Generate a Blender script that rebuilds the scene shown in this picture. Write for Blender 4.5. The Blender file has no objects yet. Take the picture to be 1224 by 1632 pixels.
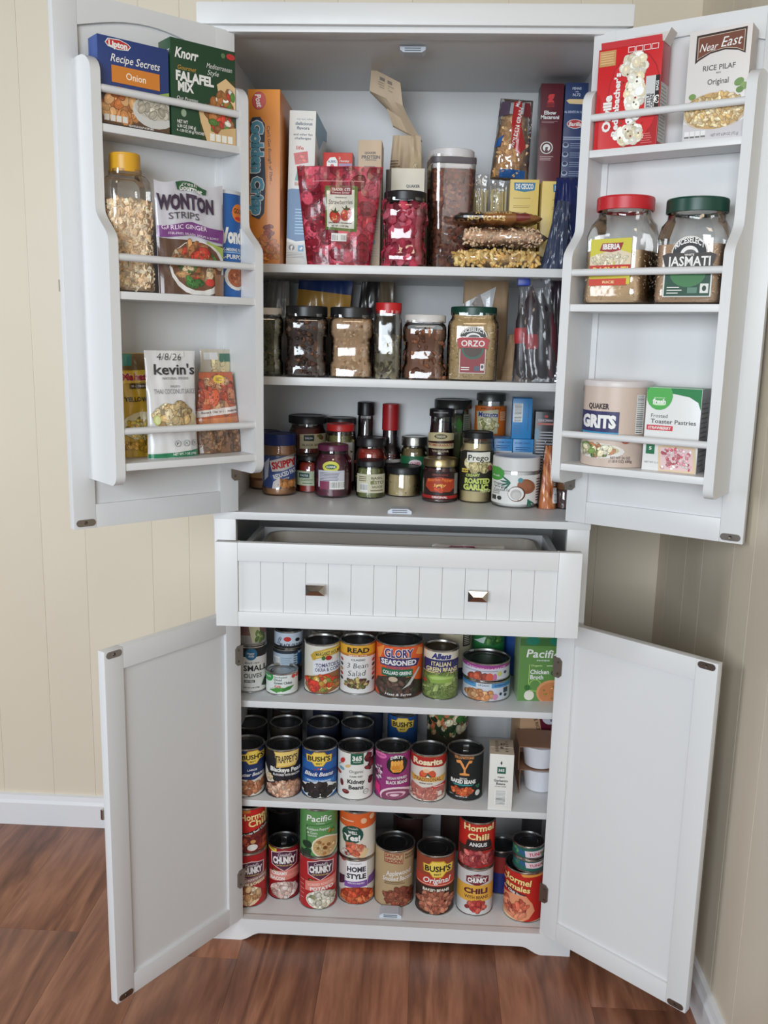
import bpy, bmesh, math, random
from mathutils import Vector, Matrix
from mathutils.geometry import tessellate_polygon
random.seed(7)
SC = bpy.context.scene
COL = SC.collection
PI = math.pi

# ---------------------------------------------------------------- camera, light, exposure
FPX = 1450.0                                   # focal length in pixels of the 1224x1632 frame
CP = Vector((0.04666, -1.76518, 1.29819))
YAW, PITCH, ROLL = -0.04507, -0.18949, 0.02203
_f = Vector((math.sin(YAW)*math.cos(PITCH), math.cos(YAW)*math.cos(PITCH), math.sin(PITCH)))
_r0 = Vector((math.cos(YAW), -math.sin(YAW), 0)); _u0 = _r0.cross(_f)
_r = _r0*math.cos(ROLL) + _u0*math.sin(ROLL); _u = -_r0*math.sin(ROLL) + _u0*math.cos(ROLL)
cam_data = bpy.data.cameras.new('camera'); cam = bpy.data.objects.new('camera', cam_data); COL.objects.link(cam)
cam_data.sensor_fit = 'VERTICAL'; cam_data.sensor_height = 36.0; cam_data.lens = FPX/1632*36.0
cam_data.clip_start = 0.05
cam.matrix_world = Matrix(((_r.x, _u.x, -_f.x, CP.x), (_r.y, _u.y, -_f.y, CP.y), (_r.z, _u.z, -_f.z, CP.z), (0, 0, 0, 1)))
SC.camera = cam
world = bpy.data.worlds.new('world'); SC.world = world; world.use_nodes = True
bg = world.node_tree.nodes['Background']; bg.inputs[0].default_value = (1.0, 0.93, 0.85, 1); bg.inputs[1].default_value = 0.05
SC.view_settings.view_transform = 'Standard'; SC.view_settings.look = 'None'; SC.view_settings.gamma = 1
SC.view_settings.exposure = -0.12; SC.view_settings.use_curve_mapping = False
def area(name, loc, target, sx, sy, power, col):
    l = bpy.data.lights.new(name, 'AREA'); l.shape = 'RECTANGLE'; l.size = sx; l.size_y = sy; l.energy = power; l.color = col
    o = bpy.data.objects.new(name, l); COL.objects.link(o); o.location = loc
    o.rotation_euler = (Vector(target)-Vector(loc)).to_track_quat('-Z', 'Y').to_euler(); return o
area('window_light', (-2.5, -1.0, 1.45), (0.1, 0.0, 1.1), 0.8, 1.2, 25, (0.90, 0.95, 1.0))
area('window_light_behind', (-1.3, -3.85, 1.70), (0.0, 0.2, 1.05), 1.3, 1.5, 82, (0.84, 0.925, 1.0))
area('front_fill_light', (-0.25, -4.3, 1.65), (0.05, 0.2, 1.25), 1.0, 1.5, 52, (0.84, 0.925, 1.0))  # added fill lamp without a known source, brightens the cabinet interior
area('ceiling_lamp', (0.1, -1.7, 2.55), (0.1, -1.0, 0.0), 0.5, 0.5, 5.5, (1.0, 0.80, 0.58))

# ---------------------------------------------------------------- photo rays
def ray(px, py): return _f + _r*((px-612)/FPX) + _u*((816-py)/FPX)
def onz(px, py, z): d = ray(px, py); return CP + d*((z-CP.z)/d.z)
def ony(px, py, y): d = ray(px, py); return CP + d*((y-CP.y)/d.y)
def onx(px, py, x): d = ray(px, py); return CP + d*((x-CP.x)/d.x)
def onplane(px, py, o, n): d = ray(px, py); return CP + d*((o-CP).dot(n)/d.dot(n))
def depth(p): return (p-CP).dot(_f)

# ---------------------------------------------------------------- materials
def lin(c):
    f = lambda v: v/12.92 if v <= 0.04045 else ((v+0.055)/1.055)**2.4
    return (f(c[0]/255), f(c[1]/255), f(c[2]/255), 1.0)
MATS = {}
def newmat(name):
    m = bpy.data.materials.new(name); m.use_nodes = True; nt = m.node_tree
    return m, nt, nt.nodes['Principled BSDF']
def plain(col, rough=0.5, metal=0.0, name=None, bump=0.0, scale=40.0, coat=0.0, spec=0.5):
    key = (tuple(col), rough, metal, bump, scale, coat)
    if key in MATS: return MATS[key]
    m, nt, b = newmat(name or 'surface_%d' % len(MATS))
    b.inputs['Base Color'].default_value = lin(col); b.inputs['Roughness'].default_value = rough; b.inputs['Metallic'].default_value = metal
    b.inputs['Coat Weight'].default_value = coat; b.inputs['Specular IOR Level'].default_value = spec
    n = nt.nodes.new('ShaderNodeTexNoise'); n.inputs['Scale'].default_value = scale; n.inputs['Detail'].default_value = 3
    tc = nt.nodes.new('ShaderNodeTexCoord'); nt.links.new(tc.outputs['Object'], n.inputs['Vector'])
    mr = nt.nodes.new('ShaderNodeMapRange'); mr.inputs['To Min'].default_value = max(0, rough-0.05); mr.inputs['To Max'].default_value = min(1, rough+0.05)
    nt.links.new(n.outputs['Fac'], mr.inputs['Value']); nt.links.new(mr.outputs['Result'], b.inputs['Roughness'])
    if bump:
        bp = nt.nodes.new('ShaderNodeBump'); bp.inputs['Strength'].default_value = bump; bp.inputs['Distance'].default_value = 0.002
        nt.links.new(n.outputs['Fac'], bp.inputs['Height']); nt.links.new(bp.outputs['Normal'], b.inputs['Normal'])
    MATS[key] = m; return m
def attrmat(name, rough, coat=0.0, metal=0.0, bump=0.0, scale=300.0):
    if name in MATS: return MATS[name]
    m, nt, b = newmat(name)
    a = nt.nodes.new('ShaderNodeAttribute'); a.attribute_name = 'Col'; nt.links.new(a.outputs['Color'], b.inputs['Base Color'])
    b.inputs['Roughness'].default_value = rough; b.inputs['Coat Weight'].default_value = coat; b.inputs['Coat Roughness'].default_value = 0.12; b.inputs['Metallic'].default_value = metal
    if bump:
        n = nt.nodes.new('ShaderNodeTexNoise'); n.inputs['Scale'].default_value = scale
        tc = nt.nodes.new('ShaderNodeTexCoord'); nt.links.new(tc.outputs['Object'], n.inputs['Vector'])
        bp = nt.nodes.new('ShaderNodeBump'); bp.inputs['Strength'].default_value = bump; bp.inputs['Distance'].default_value = 0.001
        nt.links.new(n.outputs['Fac'], bp.inputs['Height']); nt.links.new(bp.outputs['Normal'], b.inputs['Normal'])
    MATS[name] = m; return m
PAPER = attrmat('printed_paper', 0.45)
CARD = attrmat('printed_carton', 0.38, 0.15)
FILM = attrmat('printed_film', 0.30, 0.6, bump=0.25, scale=55)
FOOD = attrmat('food_pieces', 0.55, bump=0.2)
def clear(name, tint=(1, 1, 1), rough=0.04, base=0.05, wave=0.0, wscale=25.0, haze=0.0):
    if name in MATS: return MATS[name]
    m = bpy.data.materials.new(name); m.use_nodes = True; nt = m.node_tree; nt.nodes.clear()
    out = nt.nodes.new('ShaderNodeOutputMaterial'); mx = nt.nodes.new('ShaderNodeMixShader')
    tr = nt.nodes.new('ShaderNodeBsdfTransparent'); tr.inputs[0].default_value = (*tint, 1)
    gl = nt.nodes.new('ShaderNodeBsdfGlossy'); gl.inputs['Roughness'].default_value = rough; gl.inputs['Color'].default_value = (1, 1, 1, 1)
    fr = nt.nodes.new('ShaderNodeFresnel'); fr.inputs['IOR'].default_value = 1.5
    ad = nt.nodes.new('ShaderNodeMath'); ad.operation = 'ADD'; ad.inputs[1].default_value = base; ad.use_clamp = True
    nt.links.new(fr.outputs[0], ad.inputs[0]); nt.links.new(ad.outputs[0], mx.inputs[0])
    src = tr
    if haze:
        df = nt.nodes.new('ShaderNodeBsdfDiffuse'); df.inputs[0].default_value = (0.75, 0.75, 0.75, 1)
        hm = nt.nodes.new('ShaderNodeMixShader'); hm.inputs[0].default_value = haze
        nt.links.new(tr.outputs[0], hm.inputs[1]); nt.links.new(df.outputs[0], hm.inputs[2]); src = hm
    nt.links.new(src.outputs[0], mx.inputs[1]); nt.links.new(gl.outputs[0], mx.inputs[2]); nt.links.new(mx.outputs[0], out.inputs[0])
    if wave:
        n = nt.nodes.new('ShaderNodeTexNoise'); n.inputs['Scale'].default_value = wscale; n.inputs['Detail'].default_value = 2
        tc = nt.nodes.new('ShaderNodeTexCoord'); nt.links.new(tc.outputs['Object'], n.inputs['Vector'])
        bp = nt.nodes.new('ShaderNodeBump'); bp.inputs['Strength'].default_value = wave; bp.inputs['Distance'].default_value = 0.01
        nt.links.new(n.outputs['Fac'], bp.inputs['Height'])
        for q in (gl, fr): nt.links.new(bp.outputs['Normal'], q.inputs['Normal'])
    MATS[name] = m; return m
GLASS = clear('clear_glass')
PLASTIC = clear('clear_plastic', (0.97, 0.97, 0.96), 0.06, 0.05, 0.12, 22)
BAGFILM = clear('clear_bag_film', (0.93, 0.93, 0.93), 0.10, 0.06, 0.9, 30, haze=0.05)
TIN = plain((196, 194, 190), 0.28, 1.0, 'tin_plate')
DARKREFL_TIN = plain((88, 90, 94), 0.34, 1.0, 'tin_dark_reflection')  # can lids: reflection of the dark shelves above is put into the tin colour
STEEL = plain((150, 142, 134), 0.33, 1.0, 'brushed_steel')
WHITE = plain((221, 221, 221), 0.36, 0, 'white_cabinet_paint', 0.05, 60)
def noisecol(name, c1, c2, rough, scale, stretch=(1, 1, 1), bump=0.0, rnd=0.0, world=False):
    m, nt, b = newmat(name); b.inputs['Roughness'].default_value = rough
    tc = nt.nodes.new('ShaderNodeTexCoord'); mp = nt.nodes.new('ShaderNodeMapping'); mp.inputs['Scale'].default_value = stretch
    nt.links.new(tc.outputs['Object'], mp.inputs['Vector'])
    n = nt.nodes.new('ShaderNodeTexNoise'); n.noise_dimensions = '4D'; n.inputs['Scale'].default_value = scale; n.inputs['Detail'].default_value = 6
    nt.links.new(mp.outputs[0], n.inputs['Vector'])
    oi = nt.nodes.new('ShaderNodeObjectInfo'); mu = nt.nodes.new('ShaderNodeMath'); mu.operation = 'MULTIPLY'; mu.inputs[1].default_value = 30
    nt.links.new(oi.outputs['Random'], mu.inputs[0]); nt.links.new(mu.outputs[0], n.inputs['W'])
    cr = nt.nodes.new('ShaderNodeValToRGB'); cr.color_ramp.elements[0].position = 0.3; cr.color_ramp.elements[1].position = 0.72
    cr.color_ramp.elements[0].color = lin(c1); cr.color_ramp.elements[1].color = lin(c2)
    nt.links.new(n.outputs['Fac'], cr.inputs[0]); nt.links.new(cr.outputs[0], b.inputs['Base Color'])
    if bump:
        bp = nt.nodes.new('ShaderNodeBump'); bp.inputs['Strength'].default_value = bump; bp.inputs['Distance'].default_value = 0.002
        nt.links.new(n.outputs['Fac'], bp.inputs['Height']); nt.links.new(bp.outputs['Normal'], b.inputs['Normal'])
    return m
WALLM = noisecol('cream_wall_paint', (216, 204, 183), (223, 211, 191), 0.38, 2.0)
BASEM = plain((226, 226, 228), 0.35, 0, 'white_trim_paint')
def woodmat():
    m, nt, b = newmat('brown_laminate_wood'); L = nt.links; N = nt.nodes.new
    tc = N('ShaderNodeTexCoord'); oi = N('ShaderNodeObjectInfo'); sp = N('ShaderNodeMath'); sp.operation = 'MULTIPLY'; sp.inputs[1].default_value = 57
    L.new(oi.outputs['Random'], sp.inputs[0])
    mp = N('ShaderNodeMapping'); mp.inputs['Scale'].default_value = (6, 0.7, 1); L.new(tc.outputs['Object'], mp.inputs['Vector'])
    n1 = N('ShaderNodeTexNoise'); n1.noise_dimensions = '4D'; n1.inputs['Scale'].default_value = 1.6; n1.inputs['Detail'].default_value = 4; n1.inputs['Distortion'].default_value = 0.8
    n2 = N('ShaderNodeTexNoise'); n2.noise_dimensions = '4D'; n2.inputs['Scale'].default_value = 9; n2.inputs['Detail'].default_value = 8; n2.inputs['Roughness'].default_value = 0.65
    for n in (n1, n2): L.new(mp.outputs[0], n.inputs['Vector']); L.new(sp.outputs[0], n.inputs['W'])
    wv = N('ShaderNodeMath'); wv.operation = 'MULTIPLY'; wv.inputs[1].default_value = 9.0; L.new(n1.outputs['Fac'], wv.inputs[0])
    fr = N('ShaderNodeMath'); fr.operation = 'PINGPONG'; fr.inputs[1].default_value = 1.0; L.new(wv.outputs[0], fr.inputs[0])
    ad = N('ShaderNodeMix'); ad.inputs[0].default_value = 0.68; L.new(fr.outputs[0], ad.inputs[2]); L.new(n2.outputs['Fac'], ad.inputs[3])
    cr = N('ShaderNodeValToRGB'); e = cr.color_ramp.elements
    e[0].position = 0.22; e[0].color = lin((98, 59, 43)); e[1].position = 0.85; e[1].color = lin((186, 130, 100))
    x = e.new(0.5); x.color = lin((142, 92, 69)); L.new(ad.outputs[0], cr.inputs[0])
    hv = N('ShaderNodeHueSaturation'); mr = N('ShaderNodeMapRange'); mr.inputs['To Min'].default_value = 0.86; mr.inputs['To Max'].default_value = 1.08
    L.new(oi.outputs['Random'], mr.inputs['Value']); L.new(mr.outputs[0], hv.inputs['Value']); L.new(cr.outputs[0], hv.inputs['Color']); L.new(hv.outputs[0], b.inputs['Base Color'])
    b.inputs['Roughness'].default_value = 0.36
    bp = N('ShaderNodeBump'); bp.inputs['Strength'].default_value = 0.15; bp.inputs['Distance'].default_value = 0.002; L.new(n2.outputs['Fac'], bp.inputs['Height']); L.new(bp.outputs[0], b.inputs['Normal'])
    return m
WOOD = woodmat()
KRAFT = noisecol('kraft_paper', (150, 122, 92), (176, 148, 116), 0.7, 9, bump=0.3)

# ---------------------------------------------------------------- mesh collector
class G:
    def __init__(s): s.v = []; s.f = []; s.c = []; s.cur = (200, 200, 200)
    def add(s, vs, fs, col=None):
        o = len(s.v); s.v += [tuple(p) for p in vs]; s.f += [tuple(i+o for i in f) for f in fs]; s.c += [col or s.cur]*len(fs); return s
    def box(s, x0, x1, y0, y1, z0, z1, bev=0.0, col=None, M=None):
        if bev <= 0:
            vs = [Vector((x, y, z)) for z in (z0, z1) for y in (y0, y1) for x in (x0, x1)]
            fs = [(0, 2, 3, 1), (4, 5, 7, 6), (0, 1, 5, 4), (2, 6, 7, 3), (0, 4, 6, 2), (1, 3, 7, 5)]
        else:
            bm = bmesh.new(); bmesh.ops.create_cube(bm, size=1)
            for v in bm.verts: v.co = Vector(((x0+x1)/2+v.co.x*(x1-x0), (y0+y1)/2+v.co.y*(y1-y0), (z0+z1)/2+v.co.z*(z1-z0)))
            bmesh.ops.bevel(bm, geom=bm.edges[:], offset=bev, segments=2, affect='EDGES', profile=0.6)
            bm.verts.index_update(); vs = [v.co.copy() for v in bm.verts]; fs = [[v.index for v in f.verts] for f in bm.faces]; bm.free()
        if M: vs = [M @ v for v in vs]
        return s.add(vs, fs, col)
    def prism(s, pts, d0, d1, axis='y', col=None):
        # polygon in (a,b) extruded along axis between d0,d1; axis y: (x,z); axis x: (y,z); axis z: (x,y)
        mk = {'y': lambda a, b, d: (a, d, b), 'x': lambda a, b, d: (d, a, b), 'z': lambda a, b, d: (a, b, d)}[axis]
        n = len(pts); vs = [mk(a, b, d0) for a, b in pts]+[mk(a, b, d1) for a, b in pts]
        tri = tessellate_polygon([[Vector((a, b, 0)) for a, b in pts]])
        fs = [tuple(t) for t in tri]+[tuple(n+i for i in reversed(t)) for t in tri]+[(i, (i+1) % n, n+(i+1) % n, n+i) for i in range(n)]
        return s.add(vs, fs, col)
    def lathe(s, prof, n=40, sq=None, col=None, cx=0, cy=0, sy=1.0, cap0=True, cap1=True):
        # prof [(r,z)...]; sq exponent makes a rounded square section
        vs = []
        for i, p in enumerate(prof):
            e = p[2] if len(p) > 2 else sq
            for k in range(n):
                a = 2*PI*(k+0.5)/n; c, d = math.cos(a), math.sin(a)
                q = 1.0 if not e else (abs(c)**e+abs(d)**e)**(-1.0/e)
                vs.append((cx+p[0]*q*c, cy+p[0]*q*d*sy, p[1]))
        fs = []
        for i in range(len(prof)-1):
            for k in range(n): a = i*n+k; b = i*n+(k+1) % n; fs.append((a, b, b+n, a+n))
        if cap0: fs.append(tuple(reversed(range(n))))
        if cap1: fs.append(tuple((len(prof)-1)*n+k for k in range(n)))
        return s.add(vs, fs, col)
    def tube(s, p0, p1, r, n=12, col=None):
        p0, p1 = Vector(p0), Vector(p1); d = (p1-p0).normalized(); a = d.orthogonal().normalized(); b = d.cross(a); vs = []
        for p in (p0, p1):
            for k in range(n): t = 2*PI*k/n; vs.append(p+(a*math.cos(t)+b*math.sin(t))*r)
        fs = [(k, (k+1) % n, n+(k+1) % n, n+k) for k in range(n)]+[tuple(reversed(range(n))), tuple(n+k for k in range(n))]
        return s.add(vs, fs, col)
    def build(s, name, mat, parent=None, smooth=35, color=False):
        me = bpy.data.meshes.new(name); me.from_pydata(s.v, [], s.f); me.validate(clean_customdata=False)
        bm = bmesh.new(); bm.from_mesh(me); bmesh.ops.recalc_face_normals(bm, faces=bm.faces[:]) if not color else None; bm.to_mesh(me); bm.free()
        if color:
            at = me.color_attributes.new('Col', 'FLOAT_COLOR', 'CORNER'); buf = []; cache = {}
            for p, c in zip(me.polygons, s.c):
                if c not in cache: cache[c] = lin(c)
                buf += list(cache[c])*p.loop_total
            at.data.foreach_set('color', buf)
        me.materials.append(mat)
        if smooth is not None and len(me.polygons):
            me.polygons.foreach_set('use_smooth', [True]*len(me.polygons)); me.set_sharp_from_angle(angle=math.radians(smooth))
        o = bpy.data.objects.new(name, me); COL.objects.link(o)
        if parent: o.parent = parent
        return o
def thing(name, label, cat, loc=(0, 0, 0), rz=0.0, group=None):
    o = bpy.data.objects.new(name, None); COL.objects.link(o); o.empty_display_size = 0.03
    o.location = loc; o.rotation_euler = (0, 0, rz); o['label'] = label; o['category'] = cat
    if group: o['group'] = group
    return o
def struct(o): o['kind'] = 'structure'; return o

# ---------------------------------------------------------------- the room corner
YW, XW = 0.4356, 0.626
fl = struct(G().box(-2.0, XW+0.03, -2.2, YW+0.03, -0.03, -0.004).build('floor', plain((60, 38, 30), 0.7), smooth=None))
plank = None; pw, pl = 0.182, 1.22
x = -2.0; ci = 0
joint = onz(50, 1481, 0)
offs = [0.0, 0.55, 0.95, 0.3, 0.75, 0.12, 0.42, 0.88]
cols = []
k0 = math.floor((joint.x-0.06+2.0)/pw)
x = joint.x-0.075-pw*8
while x < XW:
    w = min(pw, XW-0.004-x)
    y = joint.y-pl if len(cols) == 8 else joint.y-pl+offs[len(cols) % 8]*pl
    while y-pl > -1.4: y -= pl
    while y < YW-0.002:
        a, b = max(y, -2.1), min(y+pl, YW-0.004)
        if w > 0.02 and b-a > 0.02:
            g = G().box(-w/2+0.0001, w/2-0.0001, (a-b)/2+0.0001, (b-a)/2-0.0001, -0.004, 0, 0.0006)
            o = g.build('plank', WOOD, fl, 30); o.location = (x+w/2, (a+b)/2, 0)
        y += pl
    cols.append(x); x += pw
wb = struct(G().box(-2.0, XW+0.03, YW, YW+0.03, 0, 2.6).build('wall_back', WALLM, smooth=None))
gro = [-1.98, -1.85, -1.70, -1.55, -1.45, -1.30, -1.21, -1.05, -0.915, -0.803, -0.633, -0.539, -0.44, -0.30, -0.18, -0.0134, 0.199, 0.358, 0.47, XW]
for a, b in zip(gro, gro[1:]):
    G().box(a, b, YW-0.004, YW+0.001, 0.0, 2.6, 0.0013).build('board', WALLM, wb, None)
wr = struct(G().box(XW+0.0, XW+0.03, -2.2, YW, 0, 2.6).build('wall_right', WALLM, smooth=None))
gy = [YW-0.004]+[onx(p, 900, XW-0.004).y for p in (1063, 1092, 1119, 1168, 1200)]
while gy[-1] > -2.0: gy.append(gy[-1]-[0.10, 0.165, 0.12, 0.2][len(gy) % 4])
for b, a in zip(gy, gy[1:]):
    G().box(XW-0.004, XW+0.001, a, b, 0.0, 2.6, 0.0013).build('board', WALLM, wr, None)
bb = [(0, 0), (0.016, 0), (0.016, 0.062), (0.012, 0.070), (0.009, 0.082), (0, 0.084)]
def baseb(): return bb
struct(G().prism([(YW-0.004-a, z) for a, z in bb], -2.0, XW-0.004, 'x').build('baseboard_back', BASEM, smooth=None))
struct(G().prism([(XW-0.004-a, z) for a, z in bb], -2.2, YW-0.022, 'y').build('baseboard_right', BASEM, smooth=None))

# ---------------------------------------------------------------- the cabinet
WX, WD = 0.3725, 0.402
cab = thing('pantry_cabinet', 'tall white wooden pantry cabinet with all four doors and its drawer open', 'cabinet', (0, 0, 0))
cab.location = (0, 0, 0)
Z1, Z2, Z3, ZL1, ZL2, Z0 = 1.4328, 1.2178, 0.951, 0.540, 0.3135, 0.049
IN = 0.3564; FR = 0.329
def cpart(name, g, mat=WHITE, sm=30): return g.build(name, mat, cab, sm)
for sgn in (-1, 1):
    a, b = sorted((sgn*WX, sgn*(WX-0.016)))
    cpart('side_panel', G().box(a, b, 0.018, WD, 0.0, 1.836, 0.001))
    a, b = sorted((sgn*WX, sgn*FR))
    cpart('face_stile', G().box(a, b, 0.0, 0.018, 0.049, 0.9358, 0.001))
    cpart('face_stile', G().box(a, b, 0.0, 0.018, 0.951, 1.832, 0.001))
cpart('back_panel', G().box(-WX+0.016, WX-0.016, WD-0.006, WD, 0.02, 1.836))
cpart('top_panel', G().box(-WX, WX, 0.0, WD, 1.836, 1.852, 0.001))
cor = [(-0.388, 1.841), (0.388, 1.841), (0.388, 1.879), (-0.388, 1.879)]
cpart('cornice', G().box(-0.388, 0.388, -0.022, WD, 1.842, 1.8795, 0.004).box(-0.380, 0.380, -0.012, 0.03, 1.832, 1.843, 0.003))
cpart('shelf', G().box(-IN, IN, 0.028, WD-0.006, Z1-0.016, Z1, 0.0012))
cpart('shelf', G().box(-IN, IN, 0.028, WD-0.006, Z2-0.016, Z2, 0.0012))
cpart('middle_deck', G().box(-WX-0.001, WX+0.001, -0.002, WD-0.006, Z3-0.0155, Z3, 0.0015))
cpart('drawer_divider', G().box(-IN, IN, 0.0185, WD-0.006, 0.748, 0.760, 0.001))
cpart('shelf', G().box(-IN, IN, 0.028, WD-0.006, ZL1-0.0145, ZL1, 0.0012))
cpart('shelf', G().box(-IN, IN, 0.028, WD-0.006, ZL2-0.0150, ZL2, 0.0012))
cpart('bottom_deck', G().box(-FR, FR, 0.002, 0.02, Z0-0.016, Z0, 0.001).box(-IN, IN, 0.0185, WD-0.006, Z0-0.016, Z0, 0.001))
# plinth with the curved cut-out
pts = [(-0.3876, 0.0), (-0.327, 0.0)]
for k in range(9): t = k/8; pts.append((-0.327+0.045*t, 0.0185*(0.5-0.5*math.cos(PI*t))))
pts += [(-p[0], p[1]) for p in reversed(pts)]
pts += [(0.3876, 0.051), (-0.3876, 0.051)]
cpart('plinth', G().prism(pts, -0.006, 0.012))
for sgn in (-1, 1):
    a, b = sorted((sgn*0.3876, sgn*0.3725)); cpart('plinth', G().box(a, b, 0.012, WD, 0.0, 0.051, 0.001))
def catch(px, py, z, up):
    p = onz(px, py, z); hh = 0.010*(1 if up else -1)
    q = [(-0.024, 0), (0.024, 0), (0.024, hh*0.55), (0.017, hh), (-0.017, hh), (-0.024, hh*0.55)]
    o = cpart('door_catch', G().prism([(p.x+a, z+b) for a, b in q], p.y-0.0, p.y+0.030), plain((205, 212, 222), 0.4))
    for dx in (-1, 1): pass
    G().box(p.x-0.015, p.x+0.015, p.y-0.001, p.y, z+hh*0.30-0.0008, z+hh*0.30+0.0008).box(p.x-0.015, p.x+0.015, p.y-0.001, p.y, z+hh*0.7-0.0008, z+hh*0.7+0.0008).build('slot', plain((110, 116, 124), 0.5), o, None)
catch(658, 74, 1.832, False); catch(637, 819, Z3, True); catch(622, 1463, Z0, True)

def knob(parent, x, y, z, dirn):
    # faceted rectangular metal knob; dirn = -1 points towards -y in the parent's frame
    w, h, d = 0.0175, 0.0098, 0.012
    v = []; f = []
    for (a, b, yy) in ((0.5, 0.5, 0), (0.5, 0.5, d*0.6), (1, 1, d*0.75), (1, 1, d*1.25), (0.45, 0.06, d*1.75)):
        v += [(x-w*a, y+dirn*yy, z-h*b), (x+w*a, y+dirn*yy, z-h*b), (x+w*a, y+dirn*yy, z+h*b), (x-w*a, y+dirn*yy, z+h*b)]
    for i in range(4):
        for k in range(4): f.append((i*4+k, i*4+(k+1) % 4, i*4+4+(k+1) % 4, i*4+4+k))
    f += [(3, 2, 1, 0), (16, 17, 18, 19)]
    return G().add(v, f).build('knob', plain((198, 194, 190), 0.16, 1.0, 'polished_nickel'), parent, None)

# drawer, pulled out
DY = -0.164
dw = cpart('drawer', G().box(-0.3325, 0.3325, DY+0.0125, DY+0.018, 0.7665, 0.926, 0.0008)
           .box(-0.312, 0.312, DY+0.018, DY+0.372, 0.770, 0.776).box(-0.318, -0.306, DY+0.018, DY+0.372, 0.770, 0.880).box(0.306, 0.318, DY+0.018, DY+0.372, 0.770, 0.880).box(-0.306, 0.306, DY+0.360, DY+0.372, 0.770, 0.880))
dz0, dz1 = 0.7665, 0.926
def dpx(px, py): return ony(px, py, DY)
sx0, sx1 = -0.2915, 0.291
G().box(-0.3325, sx0, DY, DY+0.018, dz0, dz1, 0.0012).build('stile', WHITE, dw, 30)
G().box(sx1, 0.3325, DY, DY+0.018, dz0, dz1, 0.0012).build('stile', WHITE, dw, 30)
rz0, rz1 = dz0+0.0285, dz1-0.0345
G().box(sx0, sx1, DY, DY+0.018, dz0, rz0, 0.0012).build('rail', WHITE, dw, 30)
G().box(sx0, sx1, DY, DY+0.018, rz1, dz1, 0.0012).build('rail', WHITE, dw, 30)
n = 14
for i in range(n):
    a = sx0+(sx1-sx0)*i/n; b = sx0+(sx1-sx0)*(i+1)/n
    G().box(a+0.0002, b-0.0002, DY+0.0055, DY+0.0125, rz0-0.0005, rz1+0.0005, 0.0008).build('slat', WHITE, dw, None)
for px, py in ((503, 939), (761, 949)):
    p = ony(px, py, DY); knob(dw, p.x, DY+0.0055, p.z, -1)

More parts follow.
